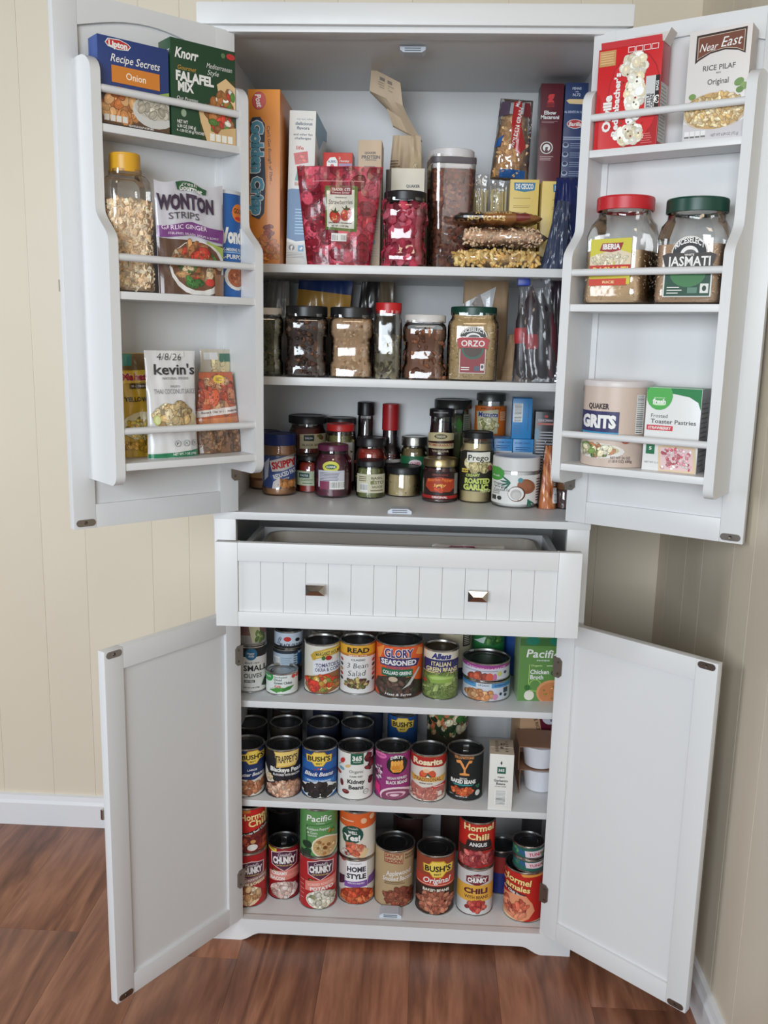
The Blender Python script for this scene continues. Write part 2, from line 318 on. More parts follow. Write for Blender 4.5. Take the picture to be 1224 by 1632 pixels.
# doors
def door(side, hx, ang, z0, z1, upper):
    e = Vector((-side*math.cos(ang), -math.sin(ang), 0)); n = Vector((e.y, -e.x, 0))
    if n.y > 0: n = -n
    sg = -side; X = e*sg
    H = Vector((side*hx, -0.001, 0)); Wd = 0.3325; T = 0.018
    def B(s0, s1, n0, n1, za, zb, bev=0.0012, g=None):
        a, b = sorted((sg*s0, sg*s1)); return (g or G()).box(a, b, n0, n1, za, zb, bev)
    sw = 0.0405; rb = 0.0425 if upper else 0.041; rt = 0.041
    d = B(sw-0.004, Wd-sw+0.004, -T+0.003, -0.0065, z0+rb-0.004, z1-0.014 if upper else z1-rt+0.004, 0).build('door', WHITE, cab, None)
    d.location = H; d.rotation_euler = (0, 0, math.atan2(X.y, X.x))
    if side < 0: d['label'] = 'left %s door swung open' % ('upper' if upper else 'lower')
    else: d['label'] = 'right %s door swung open' % ('upper' if upper else 'lower')
    B(0, sw, -T, 0, z0, z1).build('stile', WHITE, d, 30); B(Wd-sw, Wd, -T, 0, z0, z1).build('stile', WHITE, d, 30)
    B(sw, Wd-sw, -T, 0, z0, z0+rb).build('rail', WHITE, d, 30)
    if upper:
        p = [(sg*sw, z1), (sg*(Wd-sw), z1)]
        for k in range(17): t = k/16; p.append((sg*(Wd-sw-(Wd-2*sw)*t), z1-0.0505+0.0245*math.sin(PI*t)))
        G().prism(p, -T, 0).build('rail', WHITE, d, 30)
    else: B(sw, Wd-sw, -T, 0, z1-rt, z1).build('rail', WHITE, d, 30)
    # strike plates and hinges
    def plate(s0, s1, zc):
        h = 0.0062; q = []
        for k in range(9): t = -PI/2+PI*k/8; q.append((s1-h+h*math.cos(t), zc+h*math.sin(t)))
        for k in range(9): t = PI/2+PI*k/8; q.append((s0+h+h*math.cos(t), zc+h*math.sin(t)))
        o = G().prism([(sg*a, b) for a, b in q], -0.001, 0.0012).build('strike_plate', STEEL, d, 30)
        G().lathe([(0.0032, 0), (0.0026, 0.0009), (0.0008, 0.0004)], 12).build('screw', plain((110, 100, 92), 0.4, 1.0), d).matrix_local = Matrix.Translation((sg*(s0+s1)/2, 0.0012, zc)) @ Matrix.Rotation(-PI/2, 4, 'X')
    if upper: plate(0.2935, 0.3285, z0+0.0105)
    else: plate(0.2955, 0.3285, z0+0.0085); plate(0.2955, 0.3285, z1-0.0085)
    def hinge(zc):
        pts = [(-0.004, zc-0.021), (0.010, zc-0.021), (0.016, zc-0.015), (0.016, zc+0.015), (0.010, zc+0.021), (-0.004, zc+0.021)]
        G().prism([(sg*a, b) for a, b in pts], -0.002, 0.0025).build('hinge', STEEL, d, 30)
        for dz in (-0.012, 0.012):
            q = [(sg*(0.008+0.0026*math.cos(2*PI*k/10)), zc+dz+0.0026*math.sin(2*PI*k/10)) for k in range(10)]; G().prism(q, 0.0025, 0.0034).build('screw', plain((120, 116, 110), 0.35, 1.0), d, None)
    for zc in ((1.036, 1.62) if upper else (0.652, 0.147)): hinge(zc)
    k = knob(d, sg*(Wd-0.021), -T, (z0+0.42 if upper else z1-0.32), -1)
    if upper:
        zb, zt, dn, dw_ = 1.043, 1.732, 0.068, 0.115
        prof = [(0, zb), (dw_-0.02, zb)]
        for k in range(1, 7): t = k/6*PI/2; prof.append((dw_-0.02+0.02*math.sin(t), zb+0.02-0.02*math.cos(t)))
        prof += [(dw_, 1.440)]
        for k in range(1, 8): t = k/8; s_ = t*t*(3-2*t); prof.append((dw_+(dn-dw_)*s_, 1.440+0.056*t))
        prof += [(dn, 1.50), (dn, zt-0.03)]
        for k in range(1, 9): t = k/8*PI/2; prof.append((dn-0.045*(1-math.cos(t)), zt-0.03+0.03*math.sin(t)))
        prof.append((0, zt))
        for s0 in (0.0135, 0.285):
            bm = bmesh.new(); m0 = G().prism(prof, sg*s0, sg*(s0+0.0165), 'x')
            m0.build('rack_side', WHITE, d, 30)
        for zt_, dd in ((1.626, dn-0.002), (1.3625, dw_-0.002), (1.081, dw_-0.002)):
            B(0.030, 0.285, 0.0, dd, zt_-0.0125, zt_, 0.001).build('rack_shelf', WHITE, d, 30)
        for zr, dd in ((1.680, dn-0.007), (1.4165, dw_-0.007), (1.1345, dw_-0.007)):
            G().tube((sg*0.0297, dd, zr), (sg*0.2853, dd, zr), 0.0062, 14).build('rack_rod', WHITE, d, 60)
    return dict(H=H, e=e, n=n, rot=math.atan2(n.y, n.x)+PI/2)
DUL = door(-1, 0.3227, 2.39976, 0.953, 1.8352, True)
DUR = door(1, 0.3227, 2.60435, 0.953, 1.8352, True)
DLL = door(-1, 0.3207, 2.15306, 0.0505, 0.748, False)
DLR = door(1, 0.3207, 2.41661, 0.0505, 0.748, False)

# ---------------------------------------------------------------- printed artwork (flat print as thin vector shapes on the real surface)
_GC = {}
def glyphs(txt, bold=0.0, shear=0.0):
    key = (txt, bold, shear)
    if key in _GC: return _GC[key]
    cu = bpy.data.curves.new('t', 'FONT'); cu.body = txt; cu.size = 1.0; cu.resolution_u = 2; cu.offset = bold; cu.shear = shear; cu.align_x = 'LEFT'
    ob = bpy.data.objects.new('t', cu); me = bpy.data.meshes.new_from_object(ob)
    vs = [(v.co.x, v.co.y) for v in me.vertices]; fs = [tuple(p.vertices) for p in me.polygons]
    bpy.data.objects.remove(ob); bpy.data.curves.remove(cu); bpy.data.meshes.remove(me)
    if not vs: vs = [(0, 0), (1, 0), (0, 1)]; fs = []
    x0 = min(v[0] for v in vs); x1 = max(v[0] for v in vs); y0 = min(v[1] for v in vs); y1 = max(v[1] for v in vs)
    cap = 0.73
    r = ([((x-(x0+x1)/2), y-cap/2) for x, y in vs], fs, x1-x0, cap); _GC[key] = r; return r
def clip(poly, ax, val, keep_less):
    out = []; n = len(poly)
    for i in range(n):
        a, b = poly[i], poly[(i+1) % n]; ia = (a[ax] <= val) if keep_less else (a[ax] >= val); ib = (b[ax] <= val) if keep_less else (b[ax] >= val)
        if ia: out.append(a)
        if ia != ib:
            t = (val-a[ax])/(b[ax]-a[ax]); out.append((a[0]+(b[0]-a[0])*t, a[1]+(b[1]-a[1])*t))
    return out
class Art:
    """vector artwork; px-like units around (cx, yb), v upwards from yb; ku/kv metres per unit; yup for percent style"""
    def __init__(s, cx=0, yb=0, ku=0.001, kv=0.001, yup=False, seed=1):
        s.cx, s.yb, s.ku, s.kv, s.sg = cx, yb, ku, kv, (1 if yup else -1); s.sh = []; s.off = 0.0; s.off2 = 0.0; s.rnd = random.Random(seed)
    def T(s, x, y): return ((x-s.cx)*s.ku, s.sg*(y-s.yb)*s.kv)
    def raw(s, polys, col, step=1.2e-5):
        if step > 5e-6: s.off += step
        else: s.off2 += step
        s.sh.append((polys, col, (s.off, s.off2))); return s
    def p(s, pts, col):
        q = [s.T(*a) for a in pts]
        if len(q) > 4:
            tri = tessellate_polygon([[Vector((a, b, 0)) for a, b in q]]); return s.raw([[q[i] for i in t] for t in tri], col)
        return s.raw([q], col)
    def r(s, x0, y0, x1, y1, col): return s.raw([[s.T(x0, y0), s.T(x1, y0), s.T(x1, y1), s.T(x0, y1)]], col)
    def e(s, x, y, rx, ry, col, rot=0, n=18, step=1.2e-5, a0=0, a1=2*PI):
        c, d = math.cos(rot), math.sin(rot); q = []
        for k in range(n):
            a = a0+(a1-a0)*k/(n if a1-a0 > 6.2 else n-1); u, w = rx*math.cos(a), ry*math.sin(a); q.append(s.T(x+u*c-w*d, y+u*d+w*c))
        return s.raw([q], col, step)
    def ring(s, x, y, rx, ry, w, col): s.e(x, y, rx, ry, col); return s
    def t(s, txt, x, y, w, h, col, b=0.02, sh=0.0, rot=0.0, o=None, ob=0.05, bend=0.0):
        """text centred at x,y, cap height h, fitted to width w (units), optional outline colour o, bend = arch height"""
        if o is not None: s._t(txt, x, y, w, h, o, b+ob, sh, rot, bend, fit=b)
        return s._t(txt, x, y, w, h, col, b, sh, rot, bend)
    def _t(s, txt, x, y, w, h, col, b, sh, rot, bend, fit=None):
        vs, fs, tw, cap = glyphs(txt, b, sh)
        tw0 = glyphs(txt, fit, sh)[2] if fit is not None else tw
        kx = (w/tw0) if w else h/cap; ky = h/cap; c, d = math.cos(rot), math.sin(rot); up = s.sg; pts = []
        for a, q in vs:
            X = a*kx; Y = q*ky
            if bend: Y += bend*(1-(2*X/max(w, 1e-6))**2)
            X, Y = X*c-Y*d, X*d+Y*c
            pts.append(s.T(x+X, y+Y*up))
        return s.raw([[pts[i] for i in f] for f in fs], col)
    def beans(s, x, y, rx, ry, n, cols, size, asp=1.6, rect=False, step=1.6e-6, dark=0.68, hi=True):
        R = s.rnd
        for i in range(n):
            if rect: bx, by = x+rx*R.uniform(-1, 1), y+ry*R.uniform(-1, 1)
            else:
                a = R.uniform(0, 2*PI); q = math.sqrt(R.random()); bx, by = x+rx*q*math.cos(a), y+ry*q*math.sin(a)
            z = size*R.uniform(0.8, 1.2); ro = R.uniform(0, PI); c = R.choice(cols); f = R.uniform(0.85, 1.12); c = tuple(min(255, int(v*f)) for v in c)
            s.e(bx, by, z*1.14, z*1.14/asp, tuple(int(v*dark) for v in c), ro, 9, step); s.e(bx, by, z, z/asp, c, ro, 9, step)
            if hi: s.e(bx-0.15*z, by-0.2*z/asp*(-s.sg), z*0.45, z*0.3/asp, tuple(min(255, int(v*1.10+5)) for v in c), ro, 7, step)
        return s
    def barcode(s, x0, y0, x1, y1, vert=True, n=14):
        s.r(x0, y0, x1, y1, (235, 235, 232)); R = s.rnd
        for i in range(n):
            f = (i+0.6)/(n+0.3); w = 0.5*R.uniform(0.4, 1)/(n+0.3)
            if vert: a = x0+(x1-x0)*f; s.raw([[s.T(a, y0+(y1-y0)*.1), s.T(a+(x1-x0)*w, y0+(y1-y0)*.1), s.T(a+(x1-x0)*w, y0+(y1-y0)*.8), s.T(a, y0+(y1-y0)*.8)]], (40, 40, 42), 1e-6)
            else: a = y0+(y1-y0)*f; s.raw([[s.T(x0+(x1-x0)*.1, a), s.T(x0+(x1-x0)*.9, a), s.T(x0+(x1-x0)*.9, a+(y1-y0)*w), s.T(x0+(x1-x0)*.1, a+(y1-y0)*w)]], (40, 40, 42), 1e-6)
        return s
    def lines(s, x0, y0, x1, y1, n, col, fill=0.45):
        R = s.rnd
        for i in range(n):
            a = y0+(y1-y0)*(i+0.25)/n; h = (y1-y0)/n*fill; xe = x1-(x1-x0)*R.uniform(0, 0.25)
            s.raw([[s.T(x0, a), s.T(xe, a), s.T(xe, a+h), s.T(x0, a+h)]], col, 1e-6)
        return s
    def build(s, surf, name, parent, mat=None, du=None, dv=None, bounds=None, base=None):
        base = base or (0.0011 if (du and dv) else 0.00035)
        g = G(); fac = (7.0 if (du and dv) else (3.0 if du else 1.0))
        for polys, col, (o1, o2) in s.sh:
            off = o1*fac+o2*(2.0 if du else 1.0)
            for q in polys:
                if bounds:
                    u0, v0, u1, v1 = bounds
                    for ax, val, less in ((0, u0, False), (0, u1, True), (1, v0, False), (1, v1, True)):
                        m = [a[ax] for a in q]
                        if (less and max(m) > val) or (not less and min(m) < val): q = clip(q, ax, val, less)
                        if len(q) < 3: break
                    if len(q) < 3: continue
                todo = [q]
                for ax, st in ((0, du), (1, dv)):
                    if not st: continue
                    nxt = []
                    for z in todo:
                        lo = min(a[ax] for a in z); hi = max(a[ax] for a in z); k = math.floor(lo/st)+1
                        while k*st < hi-1e-9 and len(z) >= 3:
                            l = clip(z, ax, k*st, True); z = clip(z, ax, k*st, False)
                            if len(l) >= 3: nxt.append(l)
                            k += 1
                        if len(z) >= 3: nxt.append(z)
                    todo = nxt
                for z in todo:
                    g.add([surf(u, v, base+off) for u, v in z], [tuple(range(len(z)))], col)
        if not g.f: return None
        return g.build(name, mat or PAPER, parent, None, color=True)
def cylsurf(r, z0=0.0):
    def f(u, v, o):
        q = max(-0.995, min(0.995, u/r)); a = math.asin(q); return ((r+o)*math.sin(a), -(r+o)*math.cos(a), z0+v)
    return f
def flatsurf(y0=0.0, z0=0.0): return lambda u, v, o: (u, y0-o, z0+v)
def rightsurf(x, z0=0.0): return lambda u, v, o: (x+o, u, z0+v)
def leftsurf(x, z0=0.0): return lambda u, v, o: (x-o, -u, z0+v)

# ---------------------------------------------------------------- placing by where a thing stands on its shelf
def place(xl, xr, yb, z, Y=None, round_=False):
    cx = (xl+xr)/2
    fp = onz(cx, yb, z) if Y is None else ony(cx, yb, Y); fp = Vector((fp.x, fp.y, z))
    d = Vector((CP.x-fp.x, CP.y-fp.y, 0)).normalized()
    w = (xr-xl)*depth(fp)/FPX
    if round_:
        w = w*(1+0.5*w/1.9)
    return fp, d, w, math.atan2(d.x, -d.y)
def topz(fp, d, cx, yt): return onplane(cx, yt, fp, d).z

def part(g, name, mat, parent, sm=35, color=False): return g.build(name, mat, parent, sm, color)
def can_metal(t, r, h, lidmat=None, tab=False, toprim=True):
    g = G(); g.lathe([(r*0.2, 0.002), (r-0.004, 0.002), (r-0.003, 0.0), (r-0.0006, 0.0004), (r+0.0006, 0.0016), (r+0.0006, 0.0030), (r-0.0012, 0.0040), (r-0.0012, h-0.004), (r+0.0006, h-0.0030), (r+0.0006, h-0.0008), (r-0.0002, h), (r-0.0016, h-0.0004), (r-0.0022, h-0.0045)], 44, cap1=False)
    part(g, 'body', TIN, t)
    l = G().lathe([(r-0.0018, h-0.0048), (r-0.006, h-0.0050), (r-0.0066, h-0.0042), (r-0.0075, h-0.0042), (r-0.0085, h-0.0052), (r*0.66, h-0.0052), (r*0.64, h-0.0046), (r*0.60, h-0.0046), (r*0.58, h-0.0054), (r*0.1, h-0.0054)], 44, cap0=False)
    lo = part(l, 'lid', lidmat or DARKREFL_TIN, t)
    if tab:
        b = G(); b.box(-0.006, 0.006, -r*0.30, r*0.45, h-0.0048, h-0.0036, 0.0006); part(b, 'pull_tab', TIN, lo)
def can(label, xl, xr, yb, ytf, z, bands, art=None, Y=None, h=None, r=None, rot=0, name='food_can', lid=None, tab=False, group='food cans on the lower shelves', base=None, mat=None, gap=0.0042, cat='can', dz=0.0):
    fp, d, w, rz = place(xl, xr, yb, z, Y, True)
    R = r or w/2
    if h is None: h = topz(fp, d, (xl+xr)/2, ytf)-z
    c = fp-d*R; c.z = z+dz
    t = thing(name, label, cat, c, rz+rot, group)
    can_metal(t, R, h, lid, tab)
    rl = R-0.0004; lb = G(); hh = h-2*gap
    for v0, v1, col in bands:
        n = 44
        vs = [(rl*math.cos(2*PI*(k+.5)/n), rl*math.sin(2*PI*(k+.5)/n), gap+hh*q) for q in (v0, v1) for k in range(n)]
        lb.add(vs, [(k, (k+1) % n, n+(k+1) % n, n+k) for k in range(n)], col)
    part(lb, 'label', mat or PAPER, t, 35, True)
    if art:
        # artwork units: photo pixels on the front of the can, between its bottom yb and front rim ytf
        A = Art((xl+xr)/2, yb, (2*R)/(xr-xl), h/(yb-ytf), seed=len(label)); art(A)
        A.build(cylsurf(rl), 'label_markings', t, mat or PAPER, du=0.003, bounds=(-rl*0.985, gap, rl*0.985, h-gap))
    return c, R, h, t
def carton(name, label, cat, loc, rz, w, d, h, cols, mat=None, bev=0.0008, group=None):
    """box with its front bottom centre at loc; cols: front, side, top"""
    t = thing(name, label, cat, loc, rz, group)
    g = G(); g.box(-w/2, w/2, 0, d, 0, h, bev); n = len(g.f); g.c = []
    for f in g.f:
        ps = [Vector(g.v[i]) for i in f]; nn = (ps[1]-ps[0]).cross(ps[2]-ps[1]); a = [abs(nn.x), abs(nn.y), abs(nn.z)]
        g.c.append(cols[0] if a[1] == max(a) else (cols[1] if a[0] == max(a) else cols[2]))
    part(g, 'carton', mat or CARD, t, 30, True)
    # glued flap seam across the top
    G().box(-w/2+0.001, w/2-0.001, d*0.45, d*0.5, h, h+0.0006).build('flap', plain(cols[2], 0.5), t, None)
    return t
def lidpart(t, r, z0, z1, col, n=60, sq=None, ribs=True, rough=0.35, metal=0.0):
    g = G(); zz = z0+(z1-z0)*0.86
    if ribs:
        prof = [(r*0.96, z0), (r, z0+0.0008), (r, zz)]
        for i, (q, zc) in enumerate(prof): pass
        vs = []; n = 96
        for (q, zc) in prof:
            for k in range(n): a = 2*PI*k/n; e = (1.0 if not sq else (abs(math.cos(a))**sq+abs(math.sin(a))**sq)**(-1/sq)); m = q*e*(1.0 if k % 2 else 0.985); vs.append((m*math.cos(a), m*math.sin(a), zc))
        fs = [(i*n+k, i*n+(k+1) % n, (i+1)*n+(k+1) % n, (i+1)*n+k) for i in range(2) for k in range(n)]
        g.add(vs, fs); g.lathe([(r, zz), (r*0.985, z1-0.0006), (r*0.95, z1), (r*0.86, z1), (r*0.84, z1-0.0012), (r*0.05, z1-0.0012)], 48, sq, cap0=False)
    else:
        g.lathe([(r*0.95, z0), (r, z0+0.001), (r, z1-0.002), (r*0.97, z1-0.0004), (r*0.90, z1), (r*0.87, z1-0.001), (r*0.05, z1-0.001)], 48, sq)
    return part(g, 'lid', plain(col, rough, metal), t, 40)
# little food pieces
_ico = None
def icov():
    global _ico
    if _ico is None:
        bm = bmesh.new(); bmesh.ops.create_icosphere(bm, subdivisions=1, radius=1); bm.verts.index_update()
        _ico = ([v.co.copy() for v in bm.verts], [tuple(v.index for v in f.verts) for f in bm.faces]); bm.free()
    return _ico
CUBE = ([Vector((x, y, z)) for z in (-1, 1) for y in (-1, 1) for x in (-1, 1)], [(0, 2, 3, 1), (4, 5, 7, 6), (0, 1, 5, 4), (2, 6, 7, 3), (0, 4, 6, 2), (1, 3, 7, 5)])
def pieces(name, parent, sampler, n, dims, cols, shape='ico', seed=3, mat=None):
    R = random.Random(seed); g = G(); vs0, fs0 = CUBE if shape == 'cube' else icov()
    from mathutils import Euler
    for i in range(n):
        p, nr = sampler(R); s = R.uniform(0.75, 1.25)
        E = Euler((R.uniform(0, 6.3), R.uniform(0, 6.3), R.uniform(0, 6.3))).to_matrix()
        if shape == 'flake':
            zq = Vector(nr).to_track_quat('Z', 'Y').to_matrix(); E = zq @ Euler((R.uniform(-.5, .5), R.uniform(-.5, .5), R.uniform(0, 6.3))).to_matrix()
        c = R.choice(cols); f = R.uniform(0.82, 1.12); c = tuple(min(255, int(v*f)) for v in c)
        p = Vector(p); g.add([p+E @ Vector((v.x*dims[0]*s, v.y*dims[1]*s, v.z*dims[2]*s)) for v in vs0], fs0, c)
    o = g.build(name, mat or FOOD, parent, 40 if shape != 'cube' else None, color=True); o['kind'] = 'stuff'; return o
def wallsampler(r, z0, z1, sq=None, inset=0.0, front=True, dep=0.004):
    def f(R):
        a = R.uniform(-PI*0.62, PI*0.62) if front else R.uniform(-PI, PI)
        q = 1.0 if not sq else (abs(math.cos(a))**sq+abs(math.sin(a))**sq)**(-1/sq)
        rr = (r-inset-R.random()*dep)*q; x, y = rr*math.sin(a), -rr*math.cos(a)
        return (x, y, R.uniform(z0, z1)), (math.sin(a), -math.cos(a), 0)
    return f
def topsampler(r, z, sq=None):
    def f(R):
        a = R.uniform(0, 2*PI); q = math.sqrt(R.random())*r; return (q*math.sin(a), -q*math.cos(a), z+R.uniform(-.002, .003)), (0, 0, 1)
    return f
def jar(name, label, xl, xr, yb, ytop, z, Y=None, prof=None, sq=None, fill=None, fillto=0.9, lid=None, lidr=0.9, lidh=0.1, rot=0.0, group='jars', shell=None, ribs=True, metal=0.0, lrough=0.35, cat='jar', n=48, h=None, thick=0.0016, fillmat=None, wpx=None):
    """prof: [(radius fraction, height fraction)] of the glass body up to the neck; lid: colour"""
    fp, d, w, rz = place(xl, xr, yb, z, Y, True)
    R = w/2
    if h is None: h = topz(fp, d, (xl+xr)/2, ytop)-z
    c = fp-d*R; c.z = z
    t = thing(name, label, cat, c, rz+rot, group)
    hb = h*(1-lidh*0.72) if lid else h
    pr = [((a*R, b*hb, q[2]) if len(q) > 2 else (a*R, b*hb)) for q in prof for a, b in (q[:2],)]
    part(G().lathe([(pr[0][0]*0.3, pr[0][1]+0.001)+tuple(pr[0][2:])]+pr, n, sq, cap1=False), 'glass', shell or GLASS, t, 40)
    if fill:
        ins = thick; fp_ = [(max(0.002, q[0]-ins), max(q[1], 0.0025))+tuple(q[2:]) for q in pr if q[1] <= fillto*hb]
        # end the fill at fillto
        for a, b in zip(pr, pr[1:]):
            if a[1] <= fillto*hb < b[1]:
                tt = (fillto*hb-a[1])/(b[1]-a[1]); fp_.append((a[0]+(b[0]-a[0])*tt-ins, fillto*hb)+tuple(b[2:]))
        part(G().lathe([(fp_[0][0]*0.3, fp_[0][1])+tuple(fp_[0][2:])]+fp_, n, sq), 'contents', fillmat or plain(fill, 0.5), t, 40)
    if lid: lidpart(t, lidr*R, h*(1-lidh), h, lid, ribs=ribs, metal=metal, rough=lrough)
    return c, R, h, t, hb
def jart(t, R, xl, xr, yb, ytop, h, art, z0=0.0, rr=1.0, sq=False, mat=None, name='label_markings', bounds=None, seed=5):
    A = Art((xl+xr)/2, yb, (2*R)/(xr-xl), h/(yb-ytop), seed=seed); art(A)
    r = R*rr
    return A.build(flatsurf(-r, 0) if sq else cylsurf(r, 0), name, t, mat or PAPER, du=None if sq else 0.0045, bounds=bounds or (-r*0.985, 0.0, r*0.985, h))
# soft pouches and bags
def wr(u, v, s):
    return (math.sin(7.3*u+3.1*v+s)+math.sin(-4.7*u+9.2*v+1.7*s)*0.8+math.sin(13.1*u+5.3*v+2.3*s)*0.5+math.sin(3.9*u-15.7*v+0.6*s)*0.45)/2.75
def pouch(name, label, loc, rz, w0, w1, h, t, style='stand', lean=0.0, amp=0.0015, seed=1.0, mat=None, cols=None, cat='bag', group=None, waist=0.0, nu=26, nv=34, crimp=0.0, roll=0.0, tin=1.0, top=None, curl=0.0, power=0.55):
    """returns thing and front surface fn(u_m, v_m, off). style stand: gusset bottom; pillow: both ends pinched"""
    T = thing(name, label, cat, loc, rz, group); T.rotation_euler = (lean, roll, rz)
    def half(v):
        q = w0+(w1-w0)*v - waist*math.sin(PI*v); return q/2
    def thick(v):
        if style == 'stand': return t/2*(max(0.0, 1-v*tin)**0.7)*(0.82+0.18*min(1, v*6)) + 0.0008
        return t/2*(max(0.0, math.sin(PI*min(max(v, 0), 1)))**power) + 0.0006
    def ytop(u, v): return curl*max(0, v-0.6)**2
    def front(u, v, off=0.0):
        # u in [-1,1], v in [0,1]
        b = thick(v)*max(0.0, 1-u*u)**0.6; w_ = amp*wr(u*1.3, v*1.5, seed)*min(1, b/0.004+0.25)
        zt = v*h+(0.004*math.sin(u*5+seed)*v*v if top == 'wavy' else 0)
        return (u*half(v), -b-w_-off+ytop(u, v), zt)
    def back(u, v):
        b = thick(v)*max(0.0, 1-u*u)**0.6; return (u*half(v), b+amp*0.6*wr(u*1.7+2, v*1.3, seed+3)*min(1, b/0.004)+ytop(u, v), v*h+(0.004*math.sin(u*5+seed)*v*v if top == 'wavy' else 0))
    g = G(); vs = []; fs = []; colr = []
    for fn in (front, back):
        for j in range(nv+1):
            for i in range(nu+1): vs.append(fn(-1+2*i/nu, j/nv))
    m = (nu+1)*(nv+1)
    for o in (0, m):
        for j in range(nv):
            for i in range(nu): a = o+j*(nu+1)+i; fs.append((a, a+1, a+nu+2, a+nu+1) if o == 0 else (a, a+nu+1, a+nu+2, a+1))
    for i in range(nu): fs.append((i, m+i, m+i+1, i+1)); a = nv*(nu+1)+i; fs.append((a, a+1, m+a+1, m+a))
    for j in range(nv):
        a = j*(nu+1); fs.append((a, a+nu+1, m+a+nu+1, m+a)); b = a+nu; fs.append((b, m+b, m+b+nu+1, b+nu+1))
    g.v = vs; g.f = fs
    if callable(cols):
        for f in fs:
            z = sum(vs[k][2] for k in f)/len(f); x = sum(vs[k][0] for k in f)/len(f); g.c.append(cols(x/max(half(z/h), 1e-4), z/h))
    else: g.c = [cols or (200, 200, 200)]*len(fs)
    part(g, 'pouch' if style == 'stand' else 'bag', mat or FILM, T, 70, True)
    def surf(u, v, o):
        vv = min(max(v/h, 0), 1); return front(max(-1, min(1, u/half(vv))), vv, o)
    return T, surf, front

# ---------------------------------------------------------------- lower compartment: tins and cartons
W_ = (236, 234, 230); K_ = (24, 24, 26); CRM = (238, 226, 176)
def bush(A, cx, cy, w=42):
    A.p([(cx-w*.5, cy-w*.12), (cx-w*.3, cy-w*.12), (cx-w*.2, cy-w*.24), (cx+w*.2, cy-w*.24), (cx+w*.3, cy-w*.12), (cx+w*.5, cy-w*.12), (cx+w*.47, cy+w*.16), (cx+w*.28, cy+w*.17), (cx+w*.16, cy+w*.32), (cx-w*.16, cy+w*.32), (cx-w*.28, cy+w*.17), (cx-w*.47, cy+w*.16)], (206, 160, 46))
    A.p([(cx-w*.47, cy-w*.10), (cx-w*.28, cy-w*.10), (cx-w*.18, cy-w*.21), (cx+w*.18, cy-w*.21), (cx+w*.28, cy-w*.10), (cx+w*.47, cy-w*.10), (cx+w*.44, cy+w*.14), (cx+w*.26, cy+w*.15), (cx+w*.15, cy+w*.29), (cx-w*.15, cy+w*.29), (cx-w*.26, cy+w*.15), (cx-w*.44, cy+w*.14)], (240, 208, 92))
    A.t("BUSH'S", cx, cy+w*.02, w*.86, w*.19, K_, 0.035); A.t('BEST', cx, cy+w*.21, w*.24, w*.06, K_, 0.03)
def a_butter(A):
    bush(A, 403, 1207, 38); A.t('LARGE', 402, 1228, 15, 3, W_); A.r(386, 1231, 423, 1240, (22, 44, 96)); A.t('Butter Beans', 400, 1235, 40, 5.5, W_, 0.02, 0.3)
    A.p([(368, 1262), (371, 1248), (386, 1242), (405, 1244), (423, 1238), (423, 1266), (400, 1272), (378, 1270)], (220, 214, 204)); A.beans(398, 1255, 24, 9, 46, [(196, 130, 92), (178, 112, 78), (206, 148, 110)], 5.2, 1.7)
def a_trappey(A):
    A.p([(437, 1199), (476, 1196), (474, 1215), (470, 1222), (440, 1224), (442, 1212)], (206, 168, 82)); A.p([(438.5, 1200.5), (474.5, 1197.8), (472.6, 1214), (469, 1220), (441.5, 1222), (443.5, 1212)], (236, 206, 120)); A.t("TRAPPEY'S", 456, 1210, 34, 11, (70, 44, 24), 0.03, 0, 0.04, (250, 226, 150), 0.03)
    A.t('Blackeye Peas', 455, 1227, 46, 7, W_, 0.04, 0, -.03); A.t('FLAVORED WITH BACON', 456, 1235, 40, 3.4, W_, 0.03, 0, -.03)
    A.p([(424, 1222), (430, 1236), (438, 1246), (428, 1250), (424, 1240)], (222, 212, 196)); A.beans(430, 1240, 4, 6, 12, [(226, 200, 160)], 2.4)
    A.p([(424, 1262), (430, 1250), (452, 1245), (474, 1245), (479, 1252), (479, 1268), (462, 1272), (436, 1270)], (120, 74, 58)); A.beans(453, 1258, 25, 12, 95, [(214, 168, 142), (196, 146, 118), (226, 190, 164)], 3.9, 1.5)
def a_black(A):
    A.r(480, 1196, 538, 1212, (22, 62, 122)); bush(A, 508, 1209, 40); A.beans(508, 1226, 9, 1.6, 9, [(200, 70, 60), (240, 240, 236), (60, 90, 160)], 1.6); A.r(484, 1228, 534, 1240, (20, 62, 130)); A.t('Black Beans', 508, 1234, 44, 6.5, W_, 0.025, 0.35); A.r(486, 1242.5, 531, 1247.5, (60, 130, 196)); A.t('FRIJOLES NEGROS', 508, 1245, 36, 3, W_)
    A.p([(482, 1266), (483, 1252), (496, 1247), (524, 1247), (535, 1254), (535, 1265), (520, 1273), (494, 1273)], (226, 226, 222)); A.beans(508, 1259, 23.5, 10.5, 90, [(44, 36, 36), (56, 44, 42), (34, 28, 30)], 3.7, 1.35)
